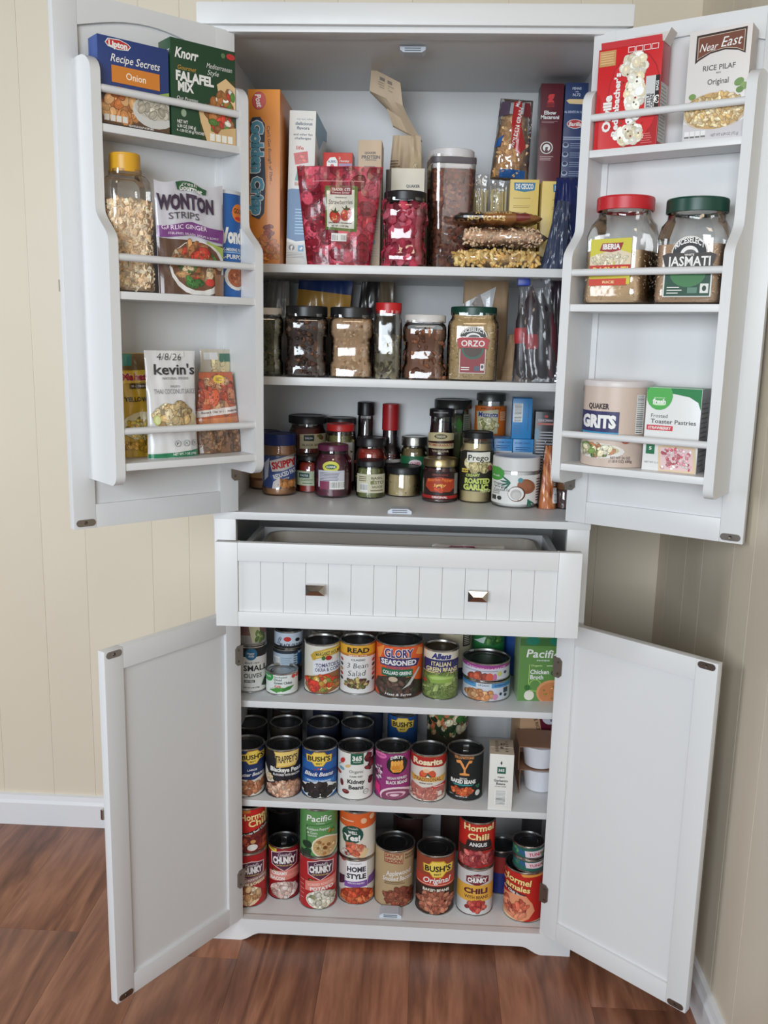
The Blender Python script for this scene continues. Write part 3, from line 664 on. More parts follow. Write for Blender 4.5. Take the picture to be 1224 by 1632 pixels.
def a_365(A):
    A.r(558, 1200, 578, 1219, (24, 92, 66)); A.t('365', 568, 1209, 15, 7, W_, 0.045); A.t('WHOLE FOODS', 568, 1215, 12, 1.6, W_); A.t('Organic', 567, 1230, 22, 5, (50, 50, 48), 0.0); A.t('DARK RED', 567, 1238, 20, 2.4, (80, 76, 70)); A.t('Kidney', 567, 1246, 27, 6.5, (34, 32, 32), 0.03); A.t('Beans', 567, 1255, 23, 6.5, (34, 32, 32), 0.03)
    A.e(546, 1215, 3, 5, (196, 50, 44), .5); A.e(554, 1222, 4.5, 2.4, (222, 184, 120), -.4); A.e(545, 1228, 3.8, 2.4, (112, 160, 176), .3); A.e(541, 1235, 3.4, 2.6, (170, 70, 50), .5); A.e(545, 1250, 2.4, 5.5, (112, 36, 38), -.1); A.e(551, 1263, 5.4, 3.6, (110, 30, 34), .05); A.e(551, 1262, 4, 1.4, (150, 70, 66))
    A.p([(540, 1229), (541, 1222), (547, 1216), (541, 1224)], (120, 140, 90)); A.beans(587, 1216, 6, 12, 12, [(126, 38, 42), (104, 28, 34)], 5, 1.7); A.beans(588, 1245, 2.5, 3, 2, [(104, 30, 36)], 4, 1.5); A.ring(582, 1263, 4, 4, 1, (90, 90, 86)).e(582, 1263, 3.2, 3.2, (232, 230, 226)); A.t('USDA', 582, 1263, 5, 1.8, (60, 60, 58))
def a_pink(A):
    A.e(606, 1207, 9, 4.5, (226, 120, 176)); A.t('NEW!', 606, 1207, 12, 3, (160, 30, 100)); A.beans(603, 1232, 5, 13, 30, [(236, 214, 226), (214, 150, 188), (90, 30, 66)], 2.6); A.e(631, 1219, 16, 15, K_); A.t('DIRTY', 631, 1209, 20, 4.6, W_, 0.04, 0, 0, None, 0, 2.5)
    A.p([(622, 1216), (640, 1215), (641, 1226), (637, 1231), (625, 1231), (621, 1226)], (236, 160, 62))
    for i in range(4): A.e(624+i*4.6, 1216.5, 2.4, 4.4, (244, 176, 82)); A.r(626.0+i*4.6, 1213.5, 626.6+i*4.6, 1221, (150, 84, 28))
    A.p([(622, 1221), (634, 1220.5), (635, 1224), (623, 1225)], (220, 140, 50)); A.r(623, 1225, 635, 1225.8, (150, 84, 28)); A.r(627, 1228, 636, 1228.7, (170, 96, 34))
    A.t('VEGAN REFRIED', 631, 1240, 30, 4, W_, 0.02); A.t('BLACK BEANS', 631, 1247, 32, 5, W_, 0.03); A.p([(598, 1262), (600, 1250), (606, 1255), (606, 1270)], (220, 40, 120)); A.e(630, 1268, 24, 14, (236, 206, 216)); A.e(630, 1270, 22, 13, (136, 66, 96)); A.e(630, 1266, 15, 5, (226, 186, 202)); A.e(629, 1267, 12, 4, (148, 78, 106)); A.e(628, 1267, 7, 2, (232, 198, 210))
def a_rosarita(A):
    A.r(652, 1207, 709, 1221, (178, 38, 32)); A.p([(652, 1220), (709, 1220), (704, 1224), (680, 1222), (657, 1224)], (178, 38, 32)); A.t('Rosarita', 680, 1215, 45, 9, (246, 226, 190), 0.045, 0, 0, (120, 20, 20), 0.02)
    A.e(680, 1235, 13, 9, (206, 74, 46)); A.e(674, 1233, 5, 4.5, (222, 96, 62)); A.e(687, 1233, 5, 4.5, (214, 86, 56)); A.e(680, 1226, 9, 3.4, (240, 220, 196)); A.e(678, 1229, 5, 3, (236, 190, 150)); A.p([(675, 1240), (680, 1232), (688, 1240)], (70, 90, 60)); A.p([(676, 1241), (680, 1236), (686, 1241)], (236, 236, 232))
    A.p([(655, 1237), (662, 1239), (698, 1239), (707, 1237), (705, 1248), (696, 1246), (662, 1246), (657, 1248)], (220, 166, 62)); A.t('TRADITIONAL', 680, 1242.5, 42, 5.6, (130, 40, 24), 0.03, 0, 0, (248, 220, 140), 0.03); A.t('REFRIED BEANS', 678, 1249, 20, 1.8, (60, 40, 36))
    A.p([(654, 1262), (656, 1250), (672, 1256), (708, 1250), (706, 1268), (690, 1276), (664, 1274)], (188, 112, 100)); A.beans(680, 1265, 23, 9, 60, [(206, 132, 116), (190, 112, 100), (222, 158, 140)], 4, 2.6); A.p([(686, 1253), (707, 1250), (707, 1254), (690, 1257)], (196, 40, 36)); A.t('TRADICIONAL', 697, 1253.4, 16, 2, W_); A.r(696, 1262, 702, 1269, (222, 218, 210))
def a_y(A):
    A.t('YELLOWSTONE', 737, 1208, 30, 4, (222, 150, 84), 0.03); c = (232, 152, 82)
    A.p([(725, 1213), (732, 1212), (736, 1218), (739, 1224), (742, 1217), (745, 1212), (750, 1212.5), (749, 1216), (745, 1217), (740, 1227), (740, 1232), (746, 1233.5), (746, 1236), (731, 1236), (731, 1233.5), (737, 1232), (737, 1227), (731, 1217), (726, 1217)], c)
    A.t('BACON', 737, 1241, 11, 2.6, W_, 0.03); A.t('BAKED BEANS', 737, 1246, 38, 6, W_, 0.05); A.p([(720, 1250.5), (754, 1250.5), (750, 1252.5), (724, 1252.5)], (62, 150, 150)); A.beans(736, 1261, 16, 6, 66, [(206, 92, 48), (180, 72, 36), (224, 120, 66)], 2.9, 1.4); A.t('NET WT 16 OZ', 735, 1270, 18, 1.8, W_); A.e(759, 1265, 3.4, 4.6, (226, 224, 218)); A.beans(760, 1254, 4, 2.5, 6, [(60, 110, 90)], 1.6); A.t('SIMPLY', 720, 1268, 6, 1.6, (170, 168, 160))
def a_small_olive(A):
    A.r(374, 1031, 426, 1046, (30, 26, 26)); A.e(400.5, 1043, 9.5, 9.5, (36, 104, 140)); A.t('Happy', 400, 1041.5, 12, 3.6, W_, .01, .2); A.t('Belly', 401, 1046, 9, 3.2, W_, .01, .2); A.t('Black ripe', 402, 1056.5, 22, 3.4, (30, 30, 32), 0.0, .2); A.t('SMALL', 407, 1065, 36, 9, (28, 28, 30), 0.02); A.t('OLIVES', 403, 1077, 27, 7, (28, 28, 30), 0.01); A.r(390, 1084, 406, 1088, (28, 28, 30)); A.t('PITTED', 398, 1086, 13, 2.4, W_, .02); A.t('NET WT 6 OZ (170g)', 401, 1096, 24, 2, (80, 80, 80))
    A.p([(416, 1094), (420, 1084), (426, 1078), (426, 1098)], (40, 60, 40))
def a_black_olive(A):
    A.e(458, 1003, 6, 4, (196, 40, 40)); A.t('BLACK OLIVES', 464, 1013, 36, 5.5, (26, 26, 28), 0.03); A.t('SLICED', 445, 1006, 13, 4, (26, 26, 28), .02, 0, 1.2); A.e(474, 1004.5, 3.5, 3, (30, 30, 32))
def a_blue_can(A):
    A.r(474, 1027, 484, 1052, (34, 84, 128)); A.lines(468, 1034, 474, 1050, 5, (70, 90, 110)); A.t('365', 478, 1034, 6, 3, W_); A.barcode(436, 1040, 446, 1052); A.lines(448, 1040, 466, 1050, 4, (140, 160, 176))
def a_chiles(A):
    A.e(428, 1080, 8, 8, (60, 160, 80)); A.t('fresh', 428, 1080, 9, 3, W_, .02); A.t('Fire Roasted', 447, 1080, 20, 2.4, (90, 110, 100)); A.t('Diced', 443, 1084, 12, 3.6, (50, 60, 56), .02); A.t('Green Chiles', 451, 1089, 28, 4, (50, 60, 56), .02); A.r(438, 1093, 447, 1096, (196, 60, 40)); A.t('MILD', 442.5, 1094.5, 7, 1.8, W_); A.e(467, 1080, 3, 3, (206, 70, 60)); A.e(473, 1080, 2.5, 3, (206, 70, 60))
    A.beans(443, 1100, 10, 2.5, 14, [(222, 224, 206), (96, 160, 70)], 2.6, 1.3); A.p([(445, 1100), (458, 1095), (468, 1094), (462, 1100), (450, 1103)], (60, 128, 52)); A.p([(430, 1101), (442, 1096), (452, 1101), (440, 1104)], (76, 146, 58))
def a_okra(A):
    A.p([(495, 1046), (501, 1039), (520, 1034), (541, 1032), (541, 1044), (520, 1046), (503, 1051), (500, 1057)], (200, 162, 60)); A.p([(502, 1042), (520, 1036), (541, 1034), (541, 1042), (520, 1044), (504, 1049)], (230, 200, 96)); A.t('MARGARET HOLMES', 523, 1041, 40, 5.6, (60, 60, 36), .02, 0, .12)
    A.e(515, 1049, 3, 3.4, (60, 110, 50)); A.e(523, 1049, 5, 3.6, (170, 34, 36)); A.e(532, 1049, 3.5, 4, (226, 226, 220)); A.r(499, 1053, 541, 1075, (228, 228, 234)); A.t('TOMATOES,', 521, 1060, 36, 6.2, (60, 66, 100), .02, 0, .05); A.t('OKRA & CORN', 522, 1067, 40, 5.6, (60, 66, 100), .02, 0, .05)
    A.p([(487, 1096), (490, 1080), (512, 1075), (541, 1070), (541, 1100), (516, 1106), (494, 1104)], (150, 100, 60)); A.beans(514, 1089, 25, 12, 80, [(196, 90, 44), (210, 160, 60), (120, 130, 60), (206, 66, 40), (222, 190, 120)], 4, 1.2); A.beans(502, 1094, 8, 7, 12, [(206, 60, 44), (224, 92, 66)], 4, 1.1)
def a_read(A):
    A.r(541, 1026, 598, 1046, (226, 170, 56)); A.t('READ', 570, 1037, 34, 8, (52, 34, 22), .04); A.r(541, 1043.5, 598, 1047, (196, 120, 40)); A.t('SINCE 1919', 569, 1045.3, 28, 2, W_); A.t('CLASSIC', 570, 1052, 22, 3, (60, 60, 60), .02); A.t('3 Bean', 569, 1061, 33, 8.5, (34, 34, 36), -.01, .15, .03); A.t('Salad', 568, 1073, 28, 9, (34, 34, 36), -.01, .15, .05)
    for s in (-1, 1):
        for i in range(5): A.e(569+s*24+(2 if s < 0 else 0)*0, 1054+i*7.5, 1.6, 2.8, [(176, 50, 40), (60, 40, 30), (170, 120, 60)][i % 3], s*.5)
    A.e(568, 1091, 21, 9, (222, 218, 210)); A.beans(568, 1089, 18, 7, 60, [(150, 120, 70), (196, 170, 110), (110, 120, 60), (96, 60, 44)], 3.2, 1.5)
def a_glory(A):
    A.p([(597, 1028), (612, 1028), (606, 1110), (597, 1110)], (222, 92, 40)); A.p([(600, 1040), (612, 1030), (604, 1060)], (240, 150, 70)); A.p([(672, 1028), (655, 1030), (640, 1090), (672, 1084)], (226, 96, 42)); A.p([(664, 1034), (672, 1040), (672, 1050), (660, 1044)], (244, 160, 80))
    A.t('GLORY', 634, 1042, 44, 13, (70, 50, 110), .035, 0, 0, W_, .05); A.t('FOODS', 634, 1049.5, 14, 2, (150, 120, 60)); A.p([(604, 1053), (612, 1050), (656, 1050), (666, 1053), (662, 1063), (606, 1063)], (62, 50, 104)); A.t('SEASONED', 634, 1056.5, 54, 8, W_, .035); A.t('SOUTHERN STYLE', 634, 1065, 38, 3, (90, 80, 130)); A.r(608, 1067, 656, 1079, (30, 106, 74)); A.t('COLLARD GREENS', 632, 1073, 44, 5.4, W_, .03)
    A.p([(598, 1100), (602, 1084), (620, 1078), (650, 1080), (671, 1090), (671, 1110), (636, 1116), (606, 1112)], (66, 48, 42)); A.beans(634, 1095, 30, 14, 70, [(80, 58, 50), (56, 42, 38), (104, 78, 66), (60, 64, 44)], 5.4, 1.9); A.e(626, 1083, 7, 4, (196, 176, 150)); A.p([(664, 1066), (666, 1068), (652, 1092), (640, 1098), (648, 1090)], (196, 192, 184)); A.t('Heat & Serve', 634, 1107, 40, 4, W_, .01, .2)
def a_allens(A):
    A.r(673, 1037, 728, 1052, (222, 212, 192)); A.t('Allens', 701, 1046, 31, 8.5, (52, 52, 112), .06, .2, 0, W_, .04); A.r(675, 1052, 727, 1072, (44, 44, 96)); A.r(674, 1072, 727.5, 1073.6, (220, 200, 130)); A.t('ITALIAN', 701, 1058.5, 30, 7, (232, 216, 160), .02); A.t('GREEN BEANS', 702, 1067.5, 47, 7, (232, 216, 160), .03)
    A.p([(674, 1074), (728, 1074), (727, 1108), (700, 1117), (676, 1108)], (108, 126, 66)); A.beans(700, 1092, 27, 18, 46, [(140, 156, 88), (116, 134, 70), (160, 174, 108)], 9, 2.8); A.p([(681, 1080), (690, 1076), (722, 1078), (718, 1088), (686, 1090)], (140, 170, 76)); A.p([(684, 1081), (692, 1078), (720, 1080), (719, 1082), (688, 1084)], (176, 200, 112)); A.beans(677, 1086, 2.5, 3, 3, [(206, 70, 50)], 2)
def a_purple_top(A):
    A.r(736, 1058, 811, 1066, (150, 62, 132)); A.t('CHICKPEAS 4-PACK', 774, 1064, 60, 3, (240, 190, 220), .01, 0, 0, None, 0, -3); A.beans(764, 1079, 17, 5, 9, [(200, 96, 66), (178, 76, 56)], 5, .9); A.e(780, 1080, 6, 7, (206, 90, 70)); A.e(788, 1080, 3, 6, (196, 110, 150)); A.e(795, 1075, 3.5, 4, (200, 200, 110)); A.e(803, 1074, 2, 2.5, (60, 70, 70)); A.lines(742, 1069, 800, 1073, 1, (150, 150, 160), .3)
def a_purple_low(A):
    A.r(736, 1087, 811, 1097, (84, 148, 196)); A.r(758, 1089, 782, 1097, (206, 214, 222)); A.t('ORGANIC', 770, 1093, 18, 3, (90, 100, 120)); A.t('CHICKPEAS', 746, 1091, 18, 3.2, (30, 70, 130), .02); A.t('GARBANZO', 797, 1093, 22, 3.2, (30, 70, 130), .02); A.beans(764, 1109, 20, 7, 44, [(212, 150, 100), (196, 128, 80), (226, 174, 126)], 4.4, 1.1); A.e(788, 1111, 4, 5, (206, 140, 170)); A.r(800, 1098, 806, 1106, (60, 70, 80)); A.e(796, 1107, 2, 2.4, (50, 60, 66)); A.e(803, 1110, 2, 2.6, (50, 60, 66))
def a_hormelchili(A):
    A.r(368, 1289, 426, 1326, (196, 36, 30)); A.p([(377, 1292), (400, 1291), (399, 1296), (378, 1298)], (200, 120, 50)); A.t('Hormel', 404, 1302, 40, 10, (248, 220, 150), .03, 0, .05, (140, 30, 20), .03); A.t('Chili', 411, 1312, 30, 10, (248, 220, 150), .03, 0, .08, (140, 30, 20), .03); A.p([(368, 1330), (386, 1328), (412, 1322), (426, 1314), (426, 1322), (400, 1331), (380, 1335)], (30, 22, 22)); A.t('Chunky Beef Chili', 405, 1326, 38, 3.6, W_, .02, 0, .28)
    A.p([(368, 1335), (400, 1330), (426, 1322), (426, 1356), (400, 1362), (368, 1358)], (110, 36, 32)); A.beans(405, 1345, 22, 12, 44, [(140, 44, 38), (110, 32, 30), (176, 80, 56)], 5, 1.4); A.e(402, 1350, 8, 5, (226, 222, 214)); A.e(403, 1341, 4, 3, (206, 150, 90))
def chunky(A, cx, cy, w, flav, col=(180, 36, 38)):
    A.p([(cx-w*.48, cy-w*.26), (cx, cy-w*.36), (cx+w*.48, cy-w*.26), (cx+w*.46, cy+w*.2), (cx, cy+w*.42), (cx-w*.46, cy+w*.2)], (226, 200, 196)); A.p([(cx-w*.45, cy-w*.235), (cx, cy-w*.33), (cx+w*.45, cy-w*.235), (cx+w*.43, cy+w*.185), (cx, cy+w*.39), (cx-w*.43, cy+w*.185)], (84, 40, 66)); A.t("Campbell's", cx+w*.02, cy-w*.2, w*.5, w*.12, W_, 0, .35); A.t('CHUNKY', cx, cy, w*.82, w*.24, W_, .06, 0, .02, (60, 24, 60), .04); A.t('SOUP THAT EATS LIKE A MEAL', cx, cy+w*.2, w*.6, w*.05, (226, 200, 120))
    A.p([(cx-w*.44, cy+w*.35), (cx-w*.05, cy+w*.43), (cx-w*.1, cy+w*.52), (cx-w*.44, cy+w*.44)], (60, 48, 30)); A.t('PROTEIN', cx-w*.26, cy+w*.43, w*.26, w*.06, (220, 190, 100), 0, 0, -.15)
def a_ch_cheese(A):
    chunky(A, 401, 1388, 40, ''); A.p([(372, 1404), (424, 1396), (424, 1408), (372, 1416)], (150, 110, 100)); A.t('BAKED POTATO WITH', 402, 1403, 40, 3.4, W_, .02, 0, .12); A.t('STEAK & CHEESE', 402, 1409.5, 38, 4.6, (244, 230, 190), .03, 0, .12); A.e(396, 1428, 20, 16, (230, 200, 160)); A.beans(396, 1428, 17, 13, 36, [(226, 186, 140), (206, 150, 100), (240, 216, 180), (150, 90, 60)], 5, 1.3)
def a_ch_bacon(A):
    A.p([(428, 1348), (441, 1350), (441, 1361), (428, 1357)], (232, 206, 70)); A.t('NEW!', 435, 1355, 8, 3, (40, 36, 30), .03, 0, -.2); chunky(A, 453, 1371, 42, ''); A.p([(431, 1390), (476, 1384), (476, 1400), (431, 1405)], (222, 140, 128)); A.t('CREAMY', 446, 1392, 24, 5, W_, .04); A.t('CHICKEN', 466, 1391, 16, 4, (196, 110, 100), .02); A.t('BACON', 443, 1400, 21, 5, W_, .04); A.t('CHOWDER', 464, 1399, 18, 4, (196, 110, 100), .02); A.e(453, 1418, 21, 13, (226, 204, 196)); A.beans(453, 1419, 18, 11, 40, [(222, 198, 188), (206, 176, 164), (236, 222, 214), (196, 150, 140)], 4.6, 1.4)
def a_ch_potato(A):
    chunky(A, 510, 1386, 42, ''); A.p([(487, 1406), (534, 1399), (534, 1416), (487, 1421)], (226, 132, 118)); A.t('LOADED ROASTED', 511, 1409, 40, 4, (248, 208, 196), .02, 0, .08); A.t('POTATO', 512, 1416, 36, 5.4, W_, .04, 0, .08); A.e(511, 1434, 23, 15, (222, 216, 200)); A.beans(512, 1434, 19, 12, 36, [(226, 218, 196), (206, 196, 168), (238, 232, 218), (150, 150, 110)], 5, 1.3); A.lines(480, 1404, 486, 1440, 5, (222, 150, 140), .15)
def a_pacific(A):
    A.t('Pacific', 508, 1305, 37, 10, W_, .015, .1, .02); A.t('FOODS', 510, 1313, 12, 1.6, W_); A.p([(489, 1318), (491, 1318), (491, 1346), (489, 1346)], (60, 100, 60)); A.p([(489, 1316.5), (528, 1314.5), (528, 1315.5), (489, 1317.6)], (60, 100, 60)); A.t('Poblano Pepper', 507, 1322, 34, 4, W_, .01, 0, .04); A.t('& Corn', 498, 1328, 15, 4, W_, .01); A.t('CHOWDER', 498, 1333, 14, 2.4, W_, .01); A.e(517, 1350, 20.5, 17.5, (230, 222, 200), -.2); A.e(517.5, 1350, 18.5, 15.5, (206, 168, 116), -.2); A.beans(517, 1350, 15, 11, 22, [(214, 180, 126), (160, 110, 60), (226, 196, 140)], 2.4, 1.2); A.e(517, 1352, 3, 3, (120, 70, 36)); A.e(491, 1348, 7, 6, (26, 56, 34)); A.e(492, 1358, 5, 4, (30, 66, 40)); A.beans(525, 1327, 4, 3, 6, [(206, 140, 50), (80, 130, 50)], 2); A.r(482, 1358, 496, 1366, (36, 60, 44))
def a_yes(A):
    A.r(541, 1295, 597, 1317, (222, 100, 44)); A.e(569, 1316, 30, 5, (222, 100, 44)); A.e(578, 1309, 4.4, 4.4, (240, 190, 150)); A.e(590, 1305, 3.6, 4.2, (240, 190, 150)); A.lines(545, 1308, 568, 1312, 1, (240, 200, 170), .4); A.e(562, 1331, 16, 14, (28, 76, 62)); A.e(556, 1338, 9, 9, (28, 76, 62)); A.t("Campbell's", 562, 1321.5, 15, 2.6, W_, 0, .3); A.t('WELL', 562, 1328, 14, 4.5, W_, .04); A.t('Yes!', 561, 1336, 25, 9, W_, .05)
    A.p([(551, 1345), (562, 1343), (578, 1348), (584, 1360), (572, 1368), (554, 1362)], (206, 110, 80)); A.beans(566, 1355, 13, 8, 22, [(214, 112, 84), (196, 90, 66), (226, 150, 120)], 5, 1.5); A.p([(572, 1366), (580, 1352), (586, 1356), (580, 1370)], (226, 196, 150)); A.beans(552, 1362, 5, 4, 8, [(196, 190, 180), (150, 60, 50)], 3)
def a_home(A):
    A.e(547, 1370, 5, 6, (176, 66, 54)); A.p([(552, 1371), (583, 1369), (584, 1417), (551, 1417)], (242, 240, 242)); A.t("Campbell's", 566, 1377, 18, 3, (120, 110, 120), 0, .3); A.t('HOME', 567, 1386, 29, 7.6, (40, 44, 56), .045); A.t('STYLE', 567, 1397, 30, 7.6, (40, 44, 56), .045); A.p([(549, 1406), (584, 1404), (584, 1414), (549, 1415)], (126, 80, 160)); A.t('HEALTHY REQUEST', 567, 1408, 26, 2.4, W_); A.p([(586, 1400), (597, 1396), (597, 1412), (584, 1412)], (110, 70, 140)); A.p([(541, 1400), (549, 1398), (549, 1410), (541, 1416)], (70, 40, 60)); A.e(568, 1428, 25, 14, (150, 60, 34)); A.beans(568, 1429, 23, 12, 70, [(214, 96, 52), (196, 74, 40), (232, 130, 76), (176, 56, 34)], 4, 1.3)
def a_saucy(A):
    A.p([(611, 1360), (640, 1361), (640, 1378), (611, 1375)], (150, 60, 48)); A.p([(612, 1361.2), (639, 1362), (639, 1376.8), (612, 1374)], (190, 166, 128)); A.t('SAUCY', 625, 1365, 25, 5.6, (150, 50, 40), .03); A.t('SPOON', 625, 1372.5, 25, 5.6, (150, 50, 40), .03); A.t('BAKED', 650, 1364, 14, 3.4, (110, 80, 60)); A.t('BEANS', 650, 1369, 14, 3.4, (110, 80, 60)); A.t('Applewood', 633, 1391, 38, 8, W_, .01, .2, .08); A.t('Smoked Bacon', 631, 1400, 44, 7, W_, .01, .2, .04); A.lines(612, 1405, 648, 1410, 2, (120, 96, 70)); A.beans(636, 1430, 24, 14, 66, [(140, 70, 50), (120, 56, 42), (166, 92, 66)], 5, 1.6)
def a_bush_orig(A):
    A.r(661, 1365, 722, 1397, (150, 66, 42)); A.r(661, 1397, 722, 1413, (186, 58, 42)); bush(A, 695, 1384, 46); A.t('Original', 694, 1403, 42, 9, W_, .02, .25, .03); A.r(664, 1410, 721, 1411.5, (230, 160, 140)); A.t('BAKED BEANS', 693, 1419, 40, 4.6, (236, 226, 210), .04); A.beans(692, 1439, 28, 16, 110, [(176, 104, 80), (156, 86, 64), (196, 126, 98)], 4.3, 1.5)
def a_angus(A):
    A.r(731, 1312, 786, 1345, (196, 38, 30)); A.t('Hormel', 760, 1320, 43, 10, (248, 222, 156), .03, 0, .02, (130, 24, 18), .03); A.t('Chili', 760, 1334, 31, 9.5, (248, 222, 156), .03, 0, 0, (130, 24, 18), .03); A.p([(744, 1340), (778, 1340), (780, 1352), (741, 1354)], (40, 32, 32)); A.t('ANGUS', 760, 1346.5, 26, 6, W_, .03); A.r(741, 1353, 780, 1356.5, (60, 30, 28)); A.p([(732, 1352), (742, 1350), (744, 1366), (734, 1366)], (70, 40, 30)); A.beans(760, 1370, 26, 12, 52, [(176, 72, 76), (150, 50, 56), (206, 110, 104)], 5, 1.5)
def a_chili_beans(A):
    cx, cy, w = 758, 1403, 36; A.p([(741, 1398), (758, 1393), (775, 1398), (775, 1407), (758, 1412), (741, 1407)], (120, 30, 44)); A.t("Campbell's", 758, 1397, 18, 3, W_, 0, .3); A.t('CHUNKY', 758, 1403, 30, 7, W_, .06, 0, 0, (60, 20, 40), .03); A.r(727, 1411, 784, 1437, (222, 168, 66)); A.t('CHILI', 756, 1420, 36, 8, (84, 30, 40), .05); A.t('WITH BEANS', 757, 1430, 36, 5, (110, 60, 36), .03); A.beans(757, 1446, 14, 8.5, 36, [(190, 62, 56), (160, 44, 44), (210, 96, 80)], 4.2, 1.3)
def a_tamale(A):
    A.p([(826, 1394), (864, 1392), (864, 1397), (830, 1398)], (222, 150, 70)); A.t('Hormel', 821, 1405, 44, 10, (248, 214, 140), .03, 0, -.12, (120, 20, 16), .03); A.t('Tamales', 819, 1416, 46, 9, (248, 214, 140), .03, 0, -.12, (120, 20, 16), .03); A.p([(801, 1419), (836, 1426), (834, 1433), (801, 1425)], (90, 40, 40)); A.t('in Chili Sauce', 818, 1426, 32, 4, W_, .03, 0, -.18); A.p([(801, 1432), (815, 1428), (836, 1428), (846, 1440), (850, 1452), (842, 1464), (826, 1472), (801, 1464)], (226, 150, 110)); A.beans(820, 1449, 18, 14, 26, [(206, 104, 76), (186, 80, 58), (226, 140, 106)], 7, 2.0); A.p([(800, 1462), (830, 1470), (866, 1466), (866, 1472), (800, 1472)], (230, 190, 150))
def a_green_small(ys):
    def f(A):
        A.p([(820, ys-9), (845, ys-3), (845, ys+4), (820, ys-2)], (40, 90, 130)); A.beans(822, ys-3, 4, 4, 6, [(90, 150, 90), (50, 110, 110)], 3); A.p([(836, ys-6), (868, ys-7), (868, ys+5), (838, ys+4)], (222, 200, 206)); A.t('TUNA', 854, ys-1, 22, 5, (190, 60, 80), .03, 0, .05); A.beans(866, ys, 2, 4, 4, [(120, 170, 110)], 3)
    return f
C3 = 'food cans in the bottom compartment'
# bottom deck
def stack_on(base, label, xl, xr, ybf, ytf, bands, art, h=None, **k):
    """a can standing on top of another can (base = (centre, radius, height, root))"""
    c, R, hh, _ = base; z = c.z+hh+0.0006
    fp = c - Vector((0, 0, 0)); d = Vector((CP.x-c.x, CP.y-c.y, 0)).normalized()
    Y = (c+d*R).y
    return can(label, xl, xr, ybf, ytf, z, bands, art, Y=Y, h=h, r=k.pop('r', R*0.995), **k)
b1 = can('red soup can with steak and cheese label at the far left, under a chili can', 367, 425, 1447.5, 1362, Z0, [(0, 1, (172, 30, 34))], a_ch_cheese, group=C3)
stack_on(b1, 'red chili can standing on the leftmost soup can', 367, 425, 1360, 1289, [(0, 1, (190, 34, 30))], a_hormelchili, group=C3)
b2 = can('short red soup can with creamy bacon label and a yellow corner flash', 428, 477, 1435, 1351, Z0, [(0, 1, (150, 26, 34))], a_ch_bacon, group=C3, tab=True)
b3 = can('red soup can with potato label under a green soup can', 477, 536, 1451, 1368, Z0, [(0, 1, (182, 30, 36))], a_ch_potato, group=C3)
stack_on(b3, 'green soup can with a bowl picture, standing on a red soup can', 479, 536, 1368, 1291, [(0, 1, (92, 148, 84))], a_pacific, group=C3)
b4 = can('white can with purple band and red beans below a white and orange can', 538.5, 596, 1443, 1371, Z0, [(0, .25, (150, 140, 130)), (.25, 1, (206, 202, 196))], a_home, group=C3)
stack_on(b4, 'white and orange can with a dark green speech blob, stacked on another can', 541, 597, 1371, 1295, [(0, 1, (222, 214, 200))], a_yes, group=C3)
can('tan baked bean can with white script lettering behind the lower door catch', 596, 658, 1448, 1357, Z0, [(0, 1, (182, 156, 118))], a_saucy, group=C3)
can('brown and orange can of original baked beans', 661, 721.5, 1460, 1365, Z0, [(0, 1, (52, 36, 30))], a_bush_orig, group=C3)
b5 = can('white chili can with a yellow band under a red chili can', 726, 783, 1461, 1386, Z0, [(0, 1, (206, 204, 202))], a_chili_beans, group=C3)
stack_on(b5, 'red angus chili can standing on a white chili can', 730.5, 785, 1386, 1312, [(0, 1, (186, 34, 30))], a_angus, group=C3)
b6 = can('large red tamale can at the right beside the hinge, under two small cans', 800.5, 865, 1471.5, 1391, Z0, [(0, 1, (190, 34, 26))], a_tamale, group=C3)
b7 = stack_on(b6, 'small green fish can resting on the tamale can', 815, 868, 1388, 1364, [(0, 1, (36, 96, 84))], a_green_small(1375), h=0.030, r=0.0345, group=C3)
stack_on(b7, 'topmost small green fish can above the tamale can', 815, 868, 1362, 1341, [(0, 1, (36, 96, 84))], a_green_small(1354), h=0.030, r=0.0345, group=C3)
# back row of the bottom deck
def back_can(label, px, Y, z, r, h, bands, art=None, lid=None, group=C3, py=1400, **k):
    p = ony(px, py, Y); k_ = FPX/depth(Vector((p.x, Y, z))); w = 2*r*k_
    return can(label, px-w/2, px+w/2, py, 0, z, bands, art, Y=Y, h=h, r=r, group=group, lid=lid, **k)
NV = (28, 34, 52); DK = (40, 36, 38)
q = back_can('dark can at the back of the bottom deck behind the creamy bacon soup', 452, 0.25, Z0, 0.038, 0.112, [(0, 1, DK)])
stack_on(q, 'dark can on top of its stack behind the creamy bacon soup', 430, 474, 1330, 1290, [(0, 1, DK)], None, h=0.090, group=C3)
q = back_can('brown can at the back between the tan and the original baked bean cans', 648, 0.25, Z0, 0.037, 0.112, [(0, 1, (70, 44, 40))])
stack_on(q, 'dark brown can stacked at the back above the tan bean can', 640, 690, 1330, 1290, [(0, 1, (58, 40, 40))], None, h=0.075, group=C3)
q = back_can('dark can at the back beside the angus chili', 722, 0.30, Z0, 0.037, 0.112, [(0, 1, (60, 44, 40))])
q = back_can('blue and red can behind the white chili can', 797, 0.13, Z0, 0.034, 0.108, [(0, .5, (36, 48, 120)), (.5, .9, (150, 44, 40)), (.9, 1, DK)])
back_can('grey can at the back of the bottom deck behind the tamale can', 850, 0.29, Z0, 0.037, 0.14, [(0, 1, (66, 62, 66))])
back_can('dark green can at the back behind the green soup can', 560, 0.24, Z0, 0.037, 0.15, [(0, 1, (44, 56, 48))])

